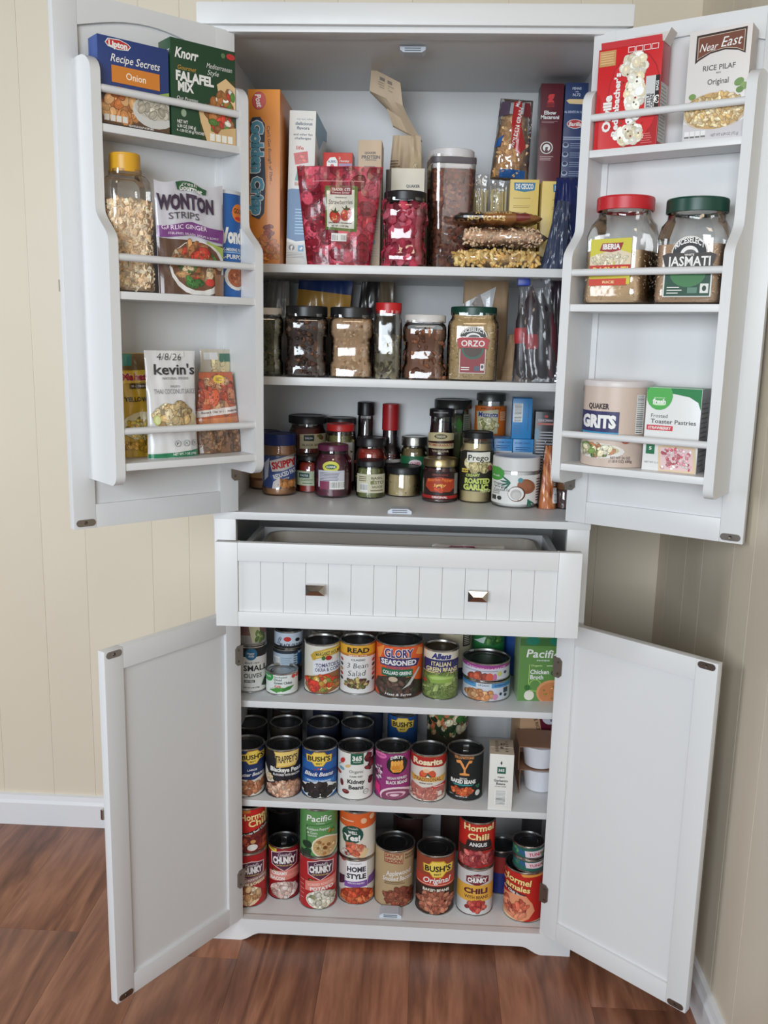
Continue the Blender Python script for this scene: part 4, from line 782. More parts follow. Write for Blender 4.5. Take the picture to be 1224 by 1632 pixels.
# middle lower shelf
C2 = 'bean cans on the middle lower shelf'
can('blue can of large butter beans at the left end of the bean row', 365.5, 422, 1272, 1195, ZL2, [(0, 1, (26, 50, 100))], a_butter, group=C2)
can('black can of blackeye peas with yellow lettering', 423.6, 479.6, 1273.5, 1196, ZL2, [(0, 1, (30, 28, 34))], a_trappey, group=C2)
can('blue can of black beans with a yellow badge', 481, 536.6, 1274.5, 1196, ZL2, [(0, 1, (36, 96, 168))], a_black, group=C2)
can('white can of organic kidney beans with a green square', 537.5, 593.5, 1277, 1199, ZL2, [(0, 1, (230, 228, 222))], a_365, group=C2)
can('magenta can of refried black beans with a fist badge', 596.5, 652.5, 1277, 1199.5, ZL2, [(0, 1, (150, 50, 116))], a_pink, group=C2)
can('red and white can of traditional refried beans', 652.5, 709, 1280, 1204, ZL2, [(0, .93, (224, 216, 204)), (.93, 1, (236, 210, 110))], a_rosarita, group=C2)
can('black can of baked beans with an orange letter Y', 710.5, 767.5, 1278, 1203, ZL2, [(0, 1, (30, 34, 34))], a_y, group=C2, tab=True)
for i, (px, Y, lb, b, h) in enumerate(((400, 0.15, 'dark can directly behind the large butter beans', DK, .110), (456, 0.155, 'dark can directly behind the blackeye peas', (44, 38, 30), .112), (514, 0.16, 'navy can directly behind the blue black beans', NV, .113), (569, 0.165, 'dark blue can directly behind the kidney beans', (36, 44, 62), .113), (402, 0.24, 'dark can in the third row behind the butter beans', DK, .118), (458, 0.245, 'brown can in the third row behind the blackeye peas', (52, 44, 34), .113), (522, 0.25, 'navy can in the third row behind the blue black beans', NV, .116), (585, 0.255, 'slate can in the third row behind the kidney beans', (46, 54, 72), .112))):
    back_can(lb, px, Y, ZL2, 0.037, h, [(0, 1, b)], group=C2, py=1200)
def a_bb(A): A.r(620, 1140, 662, 1158, (38, 84, 140)); bush(A, 640, 1164, 36)
p = ony(640, 1180, 0.262); w = 0.074*FPX/depth(p)
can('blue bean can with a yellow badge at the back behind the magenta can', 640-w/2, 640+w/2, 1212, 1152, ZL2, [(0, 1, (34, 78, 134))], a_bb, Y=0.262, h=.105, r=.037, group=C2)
def a_pasta(A):
    A.r(665, 1140, 760, 1155, (56, 120, 60)); A.beans(708, 1166, 42, 16, 70, [(60, 110, 50), (206, 170, 120), (190, 110, 70), (226, 214, 180), (40, 60, 36)], 6, 1.5)
p = ony(711, 1180, 0.28); w = 0.10*FPX/depth(p)
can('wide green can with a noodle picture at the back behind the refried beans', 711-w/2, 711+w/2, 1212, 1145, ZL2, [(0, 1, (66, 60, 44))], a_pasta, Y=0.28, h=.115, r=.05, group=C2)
# garbanzo carton
fp, d, w, rz = place(777, 815, 1291, ZL2)
hh = topz(fp, d, 796, 1202)-ZL2
t = carton('bean_carton', 'narrow white carton of garbanzo beans with a barcode on its side', 'carton', fp, rz*0.3-0.02, w, 0.075, hh, ((228, 226, 220), (206, 202, 194), (196, 180, 160)))
A = Art(796, 1291, w/38, hh/89, seed=4); A.r(789.5, 1222, 803, 1232.5, (26, 92, 70)); A.t('365', 796, 1227, 9.5, 4.4, W_, .03); A.t('Organic', 796, 1238, 11, 2.4, (60, 60, 58)); A.t('Garbanzo', 796, 1243.5, 22, 3.8, (40, 40, 40), .02); A.t('Beans', 796, 1248.5, 14, 3.8, (40, 40, 40), .02); A.t('NO SALT ADDED', 796, 1253, 18, 1.5, (90, 90, 88)); A.barcode(787, 1259, 806, 1283, False, 12); A.p([(794, 1216), (796, 1212), (797, 1216), (796, 1219)], (40, 44, 42)); A.build(flatsurf(0), 'label_markings', t, CARD)
A = Art(0, 0, .001, .001, True); A.t('5', 0, 28, 8, 8, (60, 50, 40)); A.t('47', 2, 46, 12, 10, (60, 50, 40)); A.lines(-14, 8, -6, 66, 6, (110, 96, 80), .3); A.lines(8, 8, 14, 66, 5, (110, 96, 80), .3)
A.build(lambda u, v, o: (u, v, hh+0.0012+o), 'label_markings', t, CARD)
# two stacked packs of rice cups, white tubs held in folded card sleeves
def rice_cup(label, cxp, cyb, z, zt, Y):
    p = ony(cxp, cyb, Y); R1, R0, h = 0.040, 0.033, zt-z
    t = thing('rice_cup', label, 'cup', (p.x, p.y, z), 0.0, 'rice cups in card sleeves')
    part(G().lathe([(R0*0.5, 0.0015), (R0-0.003, 0.0006), (R0, 0.003), (R1, h-0.004), (R1+0.003, h-0.003), (R1+0.003, h-0.0015), (R1-0.002, h-0.0015), (R1*0.2, h-0.0015)], 40), 'cup', plain((226, 226, 232), 0.3), t)
    s = G(); s.box(-R1-0.010, R1+0.010, -R1+0.004, R1+0.016, h, h+0.0012); s.box(-R1-0.010, -R1-0.0088, -R1+0.004, R1+0.016, 0.0, h); s.box(-R1-0.010, R1+0.010, R1+0.0148, R1+0.016, 0.0, h)
    so = part(s, 'sleeve', plain((156, 116, 92), 0.55, bump=0.1), t, None)
    return t, h, R1
c1, hh1, R1 = rice_cup('lower white rice cup in a brown card sleeve at the right end of the shelf', 858, 1281, ZL2+0.0008, ZL2+0.056, 0.145)
c2, hh2, R1 = rice_cup('upper white rice cup in a brown card sleeve, stacked on another', 858, 1238, ZL2+0.0585, ZL2+0.112, 0.140)
t = thing('rice_box', 'tan and burgundy rice box standing behind the white rice cups', 'box', (ony(848, 1190, 0.215).x+0.012, 0.215, ZL2), 0.25)
g = G(); g.box(-0.045, 0.055, 0, 0.06, 0, 0.168, 0.001, (186, 150, 116)); part(g, 'carton', CARD, t, 30, True)
A = Art(0, 0, .001, .001, True); A.p([(12, 80), (55, 80), (55, 168), (-6, 168)], (96, 24, 44)); A.e(28, 140, 22, 24, (206, 206, 214)); A.t('Minute', 28, 140, 34, 12, (50, 54, 90), .03, 0, -1.1); A.t('SMOKE RICE', -8, 132, 60, 8, (90, 60, 44), .02, 0, -1.25); A.build(flatsurf(0), 'label_markings', t, CARD, bounds=(-.045, 0, .055, .168))

# top lower shelf
C1 = 'cans on the upper lower shelf'
b = can('black and white can of small olives at the left end under a steel can', 376, 425, 1105, 1031, ZL1, [(0, .8, (222, 220, 214)), (.8, 1, (34, 30, 30))], a_small_olive, group=C1)
def a_steel(A): A.p([(396, 1000), (412, 1000), (416, 1020), (402, 1022)], (190, 186, 150)); A.beans(413, 1014, 6, 6, 10, [(90, 120, 60), (150, 160, 100)], 4)
stack_on(b, 'shiny steel can with a worn label on top of the small olives', 376, 424, 1026, 985, [(0, .3, (150, 146, 140)), (.3, 1, (120, 86, 80))], a_steel, h=0.075, group=C1)
Ys = onz(450, 1109, ZL1).y+0.062
p = ony(458, 1080, Ys); w = 0.066*FPX/depth(p)
s1 = can('dark short can at the bottom of the olive stack behind the green chiles', 458-w/2, 458+w/2, 1095, 1060, ZL1, [(0, 1, (40, 40, 46))], None, Y=Ys, h=0.040, r=0.0325, group=C1)
s2 = stack_on(s1, 'pale blue short can in the middle of the olive stack', 458-w/2, 458+w/2, 1054, 1029, [(0, .82, (176, 190, 204)), (.82, 1, (40, 46, 60))], a_blue_can, h=0.041, group=C1)
stack_on(s2, 'white can of black olives on top of the olive stack', 460-w/2, 460+w/2, 1020, 990, [(0, .12, (40, 40, 44)), (.12, 1, (196, 208, 222))], a_black_olive, h=0.041, group=C1)
can('small white and green can of diced green chiles', 424, 475, 1109.5, 1074, ZL1, [(0, 1, (228, 232, 226))], a_chiles, group=C1, lid=TIN)
can('cream can of tomatoes, okra and corn', 485, 541, 1108, 1027.5, ZL1, [(0, 1, (222, 218, 204))], a_okra, group=C1)
can('white can of bean salad with a yellow top band', 541, 597.5, 1108.5, 1026.5, ZL1, [(0, .78, (228, 226, 224)), (.78, 1, (222, 164, 54))], a_read, group=C1)
can('large orange can of collard greens', 597.5, 672, 1115, 1028.5, ZL1, [(0, 1, (226, 88, 38))], a_glory, group=C1)
can('green can of flat green beans with a navy band', 673, 728, 1117, 1037, ZL1, [(0, .79, (112, 128, 70)), (.79, 1, (224, 216, 198))], a_allens, group=C1, lid=plain((120, 104, 72), .35, 1.0))
s = can('lower chickpea can with a blue band, under a purple-rimmed one', 736, 811, 1120, 1087, ZL1, [(0, 1, (206, 208, 218))], a_purple_low, group=C1)
stack_on(s, 'purple-rimmed chickpea can on top of its pair', 736, 811, 1087, 1058.5, [(0, .72, (206, 206, 216)), (.72, 1, (146, 58, 128))], a_purple_top, group=C1, gap=0.001)
back_can('steel can behind the tomatoes and okra', 520, 0.17, ZL1, 0.037, 0.112, [(0, 1, (120, 112, 100))], group=C1, py=1060)
back_can('steel can behind the bean salad', 577, 0.175, ZL1, 0.037, 0.112, [(0, 1, (110, 104, 96))], group=C1, py=1060)
def a_tan(A): A.r(735, 1014, 747, 1036, (60, 54, 60)); A.lines(737, 1016, 746, 1034, 6, (190, 180, 160))
p = ony(723, 1040, 0.19); w = .074*FPX/depth(p)
can('tan-labelled can behind the flat green beans', 723-w/2, 723+w/2, 1090, 1014, ZL1, [(0, .25, (40, 40, 60)), (.25, 1, (206, 196, 168))], a_tan, Y=.19, h=.112, r=.037, group=C1)
def a_leafy(A): A.r(748, 1005, 800, 1060, (42, 120, 64)); A.p([(752, 1030), (772, 1020), (768, 1032)], (206, 220, 214)); A.beans(785, 1024, 12, 10, 26, [(60, 110, 50), (40, 90, 44), (96, 140, 70)], 5, 2.5)
p = ony(776, 1040, 0.20); w = .074*FPX/depth(p)
can('leaf-green can behind the purple-rimmed chickpeas', 776-w/2, 776+w/2, 1090, 1010, ZL1, [(0, 1, (40, 112, 62))], a_leafy, Y=.20, h=.118, r=.037, group=C1)
back_can('blue can behind the chickpeas beside the broth carton', 826, 0.225, ZL1, 0.037, 0.118, [(0, .85, (40, 76, 140)), (.85, 1, (60, 100, 160))], group=C1, py=1040)
# broth carton
fp, d, w, rz = place(824.5, 893, 1117, ZL1); hh = 0.168
t = carton('broth_carton', 'green carton of chicken broth at the right behind the hinge', 'carton', fp, 0.08, w, 0.062, hh, ((92, 136, 68), (150, 176, 130), (80, 124, 62)))
kv = (topz(fp, d, 858, 1018)-ZL1)/99
A = Art(858.5, 1117, w/68.5, kv, seed=9)
A.r(824, 1028, 894, 1117, (96, 140, 72)); A.r(824, 1017, 894, 1029, (62, 108, 56)); A.e(844, 1021, 11, 7, (26, 120, 96)); A.e(880, 1021, 9, 7, (26, 120, 96)); A.t('Pacific', 861, 1041, 52, 13, W_, .015, .1, -.03); A.t('FOODS', 862, 1052, 20, 2.2, W_); A.t('Organic', 852, 1060, 18, 3, (200, 226, 150)); A.r(840, 1058.5, 841, 1095, (176, 210, 110)); A.r(868, 1060, 890, 1061, (230, 236, 210)); A.t('Chicken', 857, 1070, 30, 7, W_, .025); A.t('Broth', 853, 1078.5, 21, 7, W_, .025); A.e(880, 1072, 4.5, 4.5, (24, 60, 40)); A.e(880, 1072, 2.6, 2.2, (230, 230, 220)); A.ring(851, 1092, 10, 10, 1, (150, 190, 90)); A.e(851, 1092, 8.5, 8.5, (96, 140, 72)); A.e(878, 1103, 25, 20, (214, 150, 100)); A.e(879, 1104, 22, 17, (200, 126, 78)); A.beans(879, 1104, 16, 10, 14, [(150, 130, 60), (222, 170, 110)], 2); A.e(842, 1108, 8, 8, (226, 222, 206)); A.p([(838, 1102), (842, 1097), (846, 1102)], (206, 200, 176)); A.beans(839, 1095, 5, 3, 8, [(60, 120, 50)], 3)
A.build(flatsurf(0), 'label_markings', t, CARD, bounds=(-w/2, 0, w/2, hh))

# ---------------------------------------------------------------- upper compartment, bottom deck: jars and bottles
UP3 = 'jars and bottles on the middle deck'
J_R = [(.90, 0), (1, .03), (1, .78), (.95, .85), (.86, .90), (.83, .93), (.83, 1)]
J_S = [(.90, 0), (1, .04), (1, .86), (.93, .93), (.90, 1)]
def jlab(j, xl, xr, yb, yt, art, rr=1.004, **k):
    c, R, h, t, hb = j; return jart(t, R, xl, xr, yb, yt, h, art, rr=rr, **k)
def flakes(j, n, dims, cols, z0=.04, z1=.85, sq=None, shape='ico', rr=.97, top=None, seed=3, dep=.004):
    c, R, h, t, hb = j
    pieces('contents', t, wallsampler(R*rr, hb*z0, hb*z1, sq, max(dims)*.6, True, dep), n, dims, cols, shape, seed)
PB = (176, 124, 78)
j = jar('peanut_butter_jar', 'peanut butter jar with a blue lid and tilted white banner label', 418, 472, 791, 693, Z3, prof=[(.92, 0), (1, .04), (1, .15), (.96, .18), (.96, .72), (1, .76), (1, .84), (.93, .9), (.93, 1)], fill=PB, fillto=.97, lid=(26, 44, 110), lidr=.97, lidh=.185, group=UP3)
def f(A):
    A.r(420, 726, 470, 779, (56, 74, 128)); A.p([(418, 744), (430, 730), (428, 760), (418, 774)], (196, 200, 214)); A.p([(430, 735), (474, 722), (474, 748), (434, 752)], (214, 208, 206)); A.t('SKIPPY', 452, 739, 38, 11, (190, 32, 40), .05, 0, .2); A.p([(430, 758), (474, 742), (474, 752), (436, 768)], (60, 90, 160)); A.t('REDUCED FAT', 453, 755, 36, 7, W_, .04, 0, .32); A.t('creamy', 452, 763, 18, 3.4, W_, .01, 0, .3); A.beans(456, 771, 14, 6, 20, [(206, 140, 80), (186, 118, 62)], 5, 1.3); A.p([(436, 768), (446, 760), (446, 779), (434, 779)], (230, 226, 226))
jlab(j, 418, 472, 791, 693, f, .965)
p = onz(408, 783, Z3)
j = jar('peanut_butter_jar', 'second peanut butter jar half hidden behind the blue-lidded one', 396, 448, 781, 689, Z3, prof=[(.92, 0), (1, .04), (1, .15), (.96, .18), (.96, .72), (1, .76), (1, .84), (.93, .9), (.93, 1)], fill=PB, fillto=.97, lid=(30, 34, 70), lidr=.97, lidh=.185, group=UP3)
jlab(j, 397, 449, 783, 690, lambda A: A.r(397, 752, 449, 768, (196, 150, 96)).r(397, 764, 449, 768, (120, 70, 40)), .965)
SALSA = (112, 40, 26)
j = jar('salsa_jar', 'wide salsa jar with a black lid and kraft label at the back left', 460, 520, 742, 664, Z3, Y=.303, prof=J_R, fill=SALSA, lid=(34, 32, 34), lidr=1.0, lidh=.11, ribs=False, group=UP3, n=40)
flakes(j, 60, (.006, .005, .005), [(140, 50, 30), (100, 36, 24), (160, 70, 40)])
jlab(j, 460, 520, 774, 664, lambda A: (A.p([(478, 691), (518, 690), (518, 712), (478, 713)], (206, 190, 150)), A.r(484, 692, 500, 701, (30, 50, 44)), A.t('SALSA', 492, 696.5, 12, 3, W_), A.t('BLACK BEAN', 498, 707, 32, 3.4, (90, 60, 40), .01), A.beans(510, 695, 5, 3, 8, [(160, 90, 40), (90, 110, 60)], 2.4)))
j = jar('salsa_jar', 'second black-lidded salsa jar behind the olives', 521, 566, 745, 667, Z3, Y=.325, prof=J_R, fill=(96, 40, 28), lid=(34, 32, 34), lidr=1.0, lidh=.10, ribs=False, group=UP3, n=40)
j = jar('olive_jar', 'tall olive jar with a red lid', 519.5, 563.5, 768, 677, Z3, Y=.262, prof=[(.9, 0), (1, .03), (1, .84), (.96, .88), (.96, 1)], fill=(128, 122, 66), lid=(200, 44, 40), lidr=1.0, lidh=.105, ribs=False, group=UP3)
flakes(j, 70, (.008, .007, .007), [(120, 112, 60), (98, 96, 50), (146, 138, 84)], .5, .88)
jlab(j, 519.5, 563.5, 784, 677, lambda A: (A.r(519, 705, 564, 768, (214, 208, 202)), A.lines(524, 716, 558, 735, 4, (150, 120, 110))))
j = jar('sauce_jar', 'small red sauce jar with a pale green label beside the purple jar', 472, 516, 785.5, 727, Z3, prof=J_R, fill=(150, 42, 26), lid=(36, 34, 34), lidr=.98, lidh=.14, ribs=False, group=UP3)
jlab(j, 472, 516, 785.5, 727, lambda A: (A.r(473, 751, 502, 774, (190, 200, 170)), A.r(477, 754, 493, 762, (36, 84, 82)), A.t('PASTA', 485, 758, 12, 3, W_), A.t('CLASSICO', 489, 765, 18, 3, (60, 90, 70)), A.lines(482, 769, 500, 772, 1, (110, 130, 100))))
j = jar('red_cabbage_jar', 'round purple red cabbage jar with a purple lid', 500, 560, 795, 711, Z3, prof=[(.82, 0), (.97, .05), (1, .3), (1, .66), (.93, .80), (.80, .88), (.78, 1)], fill=(96, 24, 52), lid=(104, 40, 72), lidr=.80, lidh=.115, ribs=False, group=UP3, lrough=.3)
flakes(j, 80, (.009, .003, .003), [(110, 30, 60), (80, 20, 44), (130, 50, 84)])
def f(A):
    A.e(527, 744, 13, 9, (222, 220, 90)); A.e(527, 744, 9, 4, (40, 96, 44)); A.t('KUHNE', 527, 744, 14, 3.4, W_, .03); A.r(508, 750, 548, 777, (206, 206, 216)); A.lines(510, 753, 546, 767, 6, (90, 90, 110), .35); A.p([(510, 767), (526, 767), (526, 780), (510, 780)], (140, 60, 90)); A.barcode(525, 767, 548, 780)
jlab(j, 500, 560, 795, 711, f)
j = jar('sauce_bottle', 'black-capped dark sauce bottle at the back', 564, 599, 748, 642, Z3, Y=.336, prof=[(.9, 0), (1, .03), (1, .52), (.9, .60), (.72, .68), (.68, .74), (.68, 1)], fill=(36, 22, 22), lid=(20, 20, 22), lidr=.76, lidh=.155, ribs=False, group=UP3, cat='bottle')
j = jar('sauce_bottle', 'red-capped dark sauce bottle at the back', 601.5, 640, 752, 645, Z3, Y=.332, prof=[(.9, 0), (1, .03), (1, .50), (.92, .58), (.72, .66), (.64, .70), (.64, 1)], fill=(40, 20, 22), lid=(170, 28, 34), lidr=.69, lidh=.31, ribs=True, group=UP3, cat='bottle')
jlab(j, 601.5, 640, 778, 645, lambda A: (A.r(601, 731, 640, 778, (60, 54, 54)), A.r(601, 731, 640, 736, (206, 196, 190)), A.lines(606, 722, 634, 730, 2, (120, 40, 40))))
j = jar('pepper_jar', 'jar of red peppers with a dark lid behind the pesto jar', 566, 615.5, 758, 699, Z3, Y=.258, prof=J_R, fill=(150, 40, 24), lid=(34, 30, 32), lidr=.95, lidh=.16, ribs=False, group=UP3)
flakes(j, 50, (.009, .007, .005), [(176, 52, 30), (140, 36, 22), (196, 74, 40)])
j = jar('pesto_jar', 'green pesto jar with a black lid and cream label', 567, 613, 795, 735.5, Z3, prof=[(.92, 0), (1, .04), (1, .80), (.93, .87), (.93, 1)], fill=(110, 116, 62), lid=(28, 28, 30), lidr=.98, lidh=.16, ribs=False, group=UP3)
flakes(j, 70, (.004, .004, .003), [(126, 130, 70), (90, 100, 50), (150, 146, 90)])
def f(A):
    A.r(569, 756, 612, 786, (206, 202, 176)); A.lines(572, 759, 586, 768, 3, (120, 110, 80)); A.barcode(574, 771, 586, 784); A.t('BASIL', 600, 762, 18, 4, (90, 80, 40)); A.t('PESTO', 600, 769, 20, 5, (90, 80, 40), .02); A.t('SAUCE', 600, 776, 16, 3.4, (90, 80, 40)); A.p([(590, 768), (596, 764), (592, 774)], (120, 130, 70)); A.lines(590, 780, 610, 784, 1, (120, 110, 80))
jlab(j, 567, 613, 795, 735.5, f)
j = jar('artichoke_jar', 'squat jar of pale chopped artichoke with a black lid', 614, 670, 793, 746, Z3, prof=[(.9, 0), (1, .06), (1, .74), (.95, .85), (.95, 1)], fill=(178, 162, 120), lid=(28, 28, 30), lidr=.985, lidh=.24, ribs=False, group=UP3)
flakes(j, 110, (.003, .003, .002), [(196, 180, 136), (150, 134, 96), (206, 194, 156), (110, 96, 66)])
j = jar('olive_jar', 'silver-lidded jar of olives with a green band at the back', 638, 680, 757, 697, Z3, Y=.30, prof=J_R, fill=(120, 104, 66), lid=(170, 168, 162), lidr=.97, lidh=.17, ribs=False, group=UP3, metal=1.0, lrough=.3)
flakes(j, 50, (.006, .005, .005), [(140, 124, 80), (112, 92, 60), (150, 140, 100)], .3, .9)
jlab(j, 638, 680, 783, 697, lambda A: (A.r(638, 727, 680, 783, (36, 104, 66)), A.e(661, 738, 10, 6, (222, 200, 206)), A.t('OLIVES', 661, 738, 15, 4, (176, 40, 50), .03)))
j = jar('sauce_jar', 'dark red sauce jar with a gold lid and orange sun label', 672, 728, 802, 733, Z3, prof=[(.9, 0), (1, .04), (1, .80), (.94, .86), (.92, 1)], fill=(74, 22, 18), lid=(178, 160, 120), lidr=.97, lidh=.18, ribs=False, group=UP3, metal=1.0, lrough=.3)
def f(A):
    A.r(676, 752, 725, 797, (44, 24, 24)); A.t('BROTHERS', 700, 757, 24, 3, (150, 60, 50)); A.p([(680, 764), (700, 760), (722, 764), (722, 778), (716, 784), (686, 784), (678, 776)], (176, 62, 34)); A.t('Bourbon Pepper', 700, 766, 38, 5, (236, 130, 60), .02, .2, 0, None, 0, 2); A.t('Jelly', 700, 773, 20, 4, (246, 180, 90), .02); A.e(699, 776, 5, 4, (240, 190, 90)); A.e(699, 777, 3, 2.4, (150, 50, 30)); A.beans(700, 781, 9, 3, 10, [(220, 80, 40)], 3); A.r(673, 790, 727, 795, (170, 36, 36)); A.t('ORIGINAL', 700, 792.5, 24, 3.2, W_, .03)
    A.r(722, 755, 727, 788, (150, 146, 140))
jlab(j, 672, 728, 802, 733, f)
j = jar('fudge_bottle', 'dark syrup bottle with a cream label standing behind the gold-lidded jar', 680, 721.5, 775, 653, Z3, Y=.243, prof=[(.9, 0), (1, .03), (1, .60), (.97, .70), (.88, .82), (.84, .88), (.84, 1)], fill=(48, 16, 18), lid=(28, 24, 26), lidr=.95, lidh=.085, ribs=True, group=UP3, cat='bottle')
def f(A):
    A.p([(681, 690), (700, 688), (720, 690), (720, 714), (681, 714)], (206, 190, 146)); A.e(700, 695, 10, 4, (96, 92, 60)); A.t('TRADER', 700, 695, 15, 3.4, (226, 216, 180), .02); A.p([(681, 703), (720, 701), (720, 706), (681, 706)], (60, 24, 20)); A.t('POMEGRANATE', 700, 708.5, 36, 4, (160, 50, 34), .02); A.t('VINEGAR', 700, 718, 26, 3, (196, 180, 150)); A.lines(688, 656, 714, 659, 1, (130, 126, 126), .6)
jlab(j, 680, 721.5, 791, 653, f)
j = jar('pickle_jar', 'large dark green pickle jar with a black lid at the back', 689, 748, 750, 638, Z3, Y=.306, prof=J_R, fill=(70, 80, 40), lid=(40, 42, 40), lidr=.99, lidh=.10, ribs=False, group=UP3, lrough=.25)
flakes(j, 50, (.010, .004, .004), [(84, 96, 46), (60, 74, 36), (104, 110, 60)])
jlab(j, 689, 748, 784, 638, lambda A: (A.r(735, 660, 746, 690, (120, 124, 110)), A.lines(736, 662, 745, 688, 8, (60, 66, 56)), A.p([(722, 676), (728, 664), (734, 676), (728, 690)], (60, 110, 44))))
j = jar('garlic_jar', 'jar with an orange label and grey lid at the back', 754, 803, 738, 628, Z3, Y=.322, prof=J_R, fill=(150, 142, 86), lid=(96, 98, 96), lidr=.93, lidh=.075, ribs=False, group=UP3, metal=.6)
def f(A):
    A.r(754, 647, 803, 785, (214, 110, 40)); A.t('PICKLED', 779, 651, 30, 3, (110, 50, 20)); A.p([(757, 656), (790, 652), (790, 690), (760, 692)], (206, 200, 160)); A.t('Mezzetta', 775, 660, 30, 8, (50, 60, 130), .03, .1, 0, W_, .03); A.beans(776, 676, 12, 9, 18, [(226, 216, 170), (190, 180, 120), (150, 150, 90)], 5, 1.4); A.lines(793, 655, 802, 670, 5, (240, 210, 170))
jlab(j, 754, 803, 785, 628, f)
j = jar('pasta_sauce_jar', 'tall pale alfredo sauce jar with a black lid and black label', 729, 785, 802.5, 690, Z3, prof=[(.93, 0), (1, .03), (1, .66), (.98, .74), (.93, .80), (.86, .86), (.84, 1)], fill=(196, 180, 136), lid=(26, 26, 26), lidr=.86, lidh=.09, ribs=True, group=UP3)
def f(A):
    A.p([(731, 722), (738, 718), (780, 718), (784, 722), (784, 783), (731, 783)], (40, 38, 30)); A.e(757, 738, 19, 14, (214, 200, 150)); A.beans(760, 742, 17, 8, 24, [(226, 212, 166), (206, 190, 136), (196, 178, 120)], 6, 1.3); A.p([(742, 721), (777, 720), (777, 735), (742, 737)], (236, 232, 220)); A.t('Prego', 759.5, 729, 31, 9, (34, 34, 30), .015); A.r(735, 747.5, 744.5, 753.5, (236, 206, 90)); A.t('NEW!', 740, 750.5, 8, 3, K_, .03); A.t('CREAMY', 752, 757, 22, 4.4, (190, 206, 110), .04, 0, .05); A.t('ROASTED', 759, 766, 38, 8, (200, 214, 110), .06); A.t('GARLIC', 757, 776, 38, 9, (200, 214, 110), .06); A.t('PESTO', 772, 782, 15, 4, (220, 226, 160), .05); A.beans(778, 745, 3, 2, 4, [(150, 90, 80)], 3)
jlab(j, 729, 785, 802.5, 690, f, 1.004)
j = jar('coconut_oil_jar', 'wide coconut oil jar with a white lid and white label', 782, 857.5, 811, 730, Z3, prof=[(.93, 0), (1, .06), (1, .86), (.97, .92), (.95, 1)], fill=(220, 218, 214), lid=(226, 224, 222), lidr=.985, lidh=.27, ribs=False, group=UP3)
def f(A):
    A.r(783, 757, 857, 804, (232, 232, 228)); A.e(789, 757, 13, 11, (84, 166, 74)); A.t('fresh', 790, 760, 10, 3, W_, .02); g = (46, 110, 90)
    for a in (-1.2, -.7, -.2, .3): A.e(812+8*math.cos(a+3.4), 769+8*math.sin(a+3.4), 8, 1.4, g, a+.3)
    for a in (.6, 1.1, 1.6): A.e(840+5*math.cos(a), 798+4*math.sin(a), 7, 1.4, g, a)
    A.e(836, 775, 14, 11.5, (150, 92, 62), .4); A.e(834, 773, 11, 8, (166, 106, 74), .4); A.e(822, 787, 13.5, 12.5, (104, 62, 44)); A.e(821, 787, 12, 11, (238, 236, 232)); A.e(821, 788, 8.6, 8.4, (190, 186, 182)); A.e(822, 789.5, 6.6, 6, (206, 202, 198)); A.e(827, 765, 4, 4, (90, 150, 160))
    for i, s in enumerate(('Organic', 'Virgin', 'Coconut Oil')): A.t(s, 795+i*2.2, 772+i*5, 16+i*4, 3.6, (60, 66, 60), .01)
    A.lines(786, 784, 798, 790, 2, (150, 150, 146)); A.r(785, 792, 791, 799, (60, 64, 60)); A.e(796, 795.5, 3.4, 3.4, (60, 64, 60)); A.lines(851, 762, 857, 800, 9, (120, 80, 60))
jlab(j, 782, 857.5, 811, 730, f, 1.004)
# blue cracker boxes
def bluebox(label, xl, xr, yb, yt, Y, z, dep, h=None, rz=0.0, art=None):
    fp = ony((xl+xr)/2, yb, Y); fp.z = z; w = (xr-xl)*depth(fp)/FPX
    d = Vector((CP.x-fp.x, CP.y-fp.y, 0)).normalized(); hh = h or topz(fp, d, (xl+xr)/2, yt)-z
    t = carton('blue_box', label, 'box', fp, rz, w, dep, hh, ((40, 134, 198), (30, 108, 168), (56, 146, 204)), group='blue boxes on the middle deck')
    if art:
        A = Art((xl+xr)/2, yb, w/(xr-xl), hh/(yb-yt)); art(A); A.build(flatsurf(0), 'label_markings', t, CARD, bounds=(-w/2, 0, w/2, hh))
    return fp, w, hh
def f1(A): A.t('CREAM CHEESE', 800, 704, 22, 2.4, (20, 80, 140)); A.lines(788, 708, 810, 714, 2, (24, 90, 150)); A.r(784, 717, 812, 746, (226, 226, 226)); A.t('ORIGINAL', 798, 720, 24, 2.6, (170, 60, 60))
def f2(A): A.t('STONED WHEAT', 829, 705, 24, 2.6, (20, 80, 140)); A.lines(818, 710, 842, 716, 2, (24, 90, 150)); A.r(815, 718, 845, 748, (200, 216, 228))
a = bluebox('lower left blue box under the stacked blue box', 783.5, 813, 788, 699, .246, Z3, .068, art=f1)
b_ = bluebox('lower right blue box under the stacked blue box', 814, 846, 788, 699, .246, Z3, .068, h=a[2], art=f2)
def f3(A): A.barcode(816.5, 643, 831, 672, False, 14); A.t('thin wheat crackers', 840.5, 664, 42, 3, (16, 70, 120), .01, 0, -1.57); A.lines(818, 676, 830, 692, 4, (30, 110, 170))
bluebox('tall blue box with a barcode stacked on the two lower blue boxes', 815, 846, 698, 635, .247, Z3+a[2]+.0008, .06, rz=-.06, art=f3)
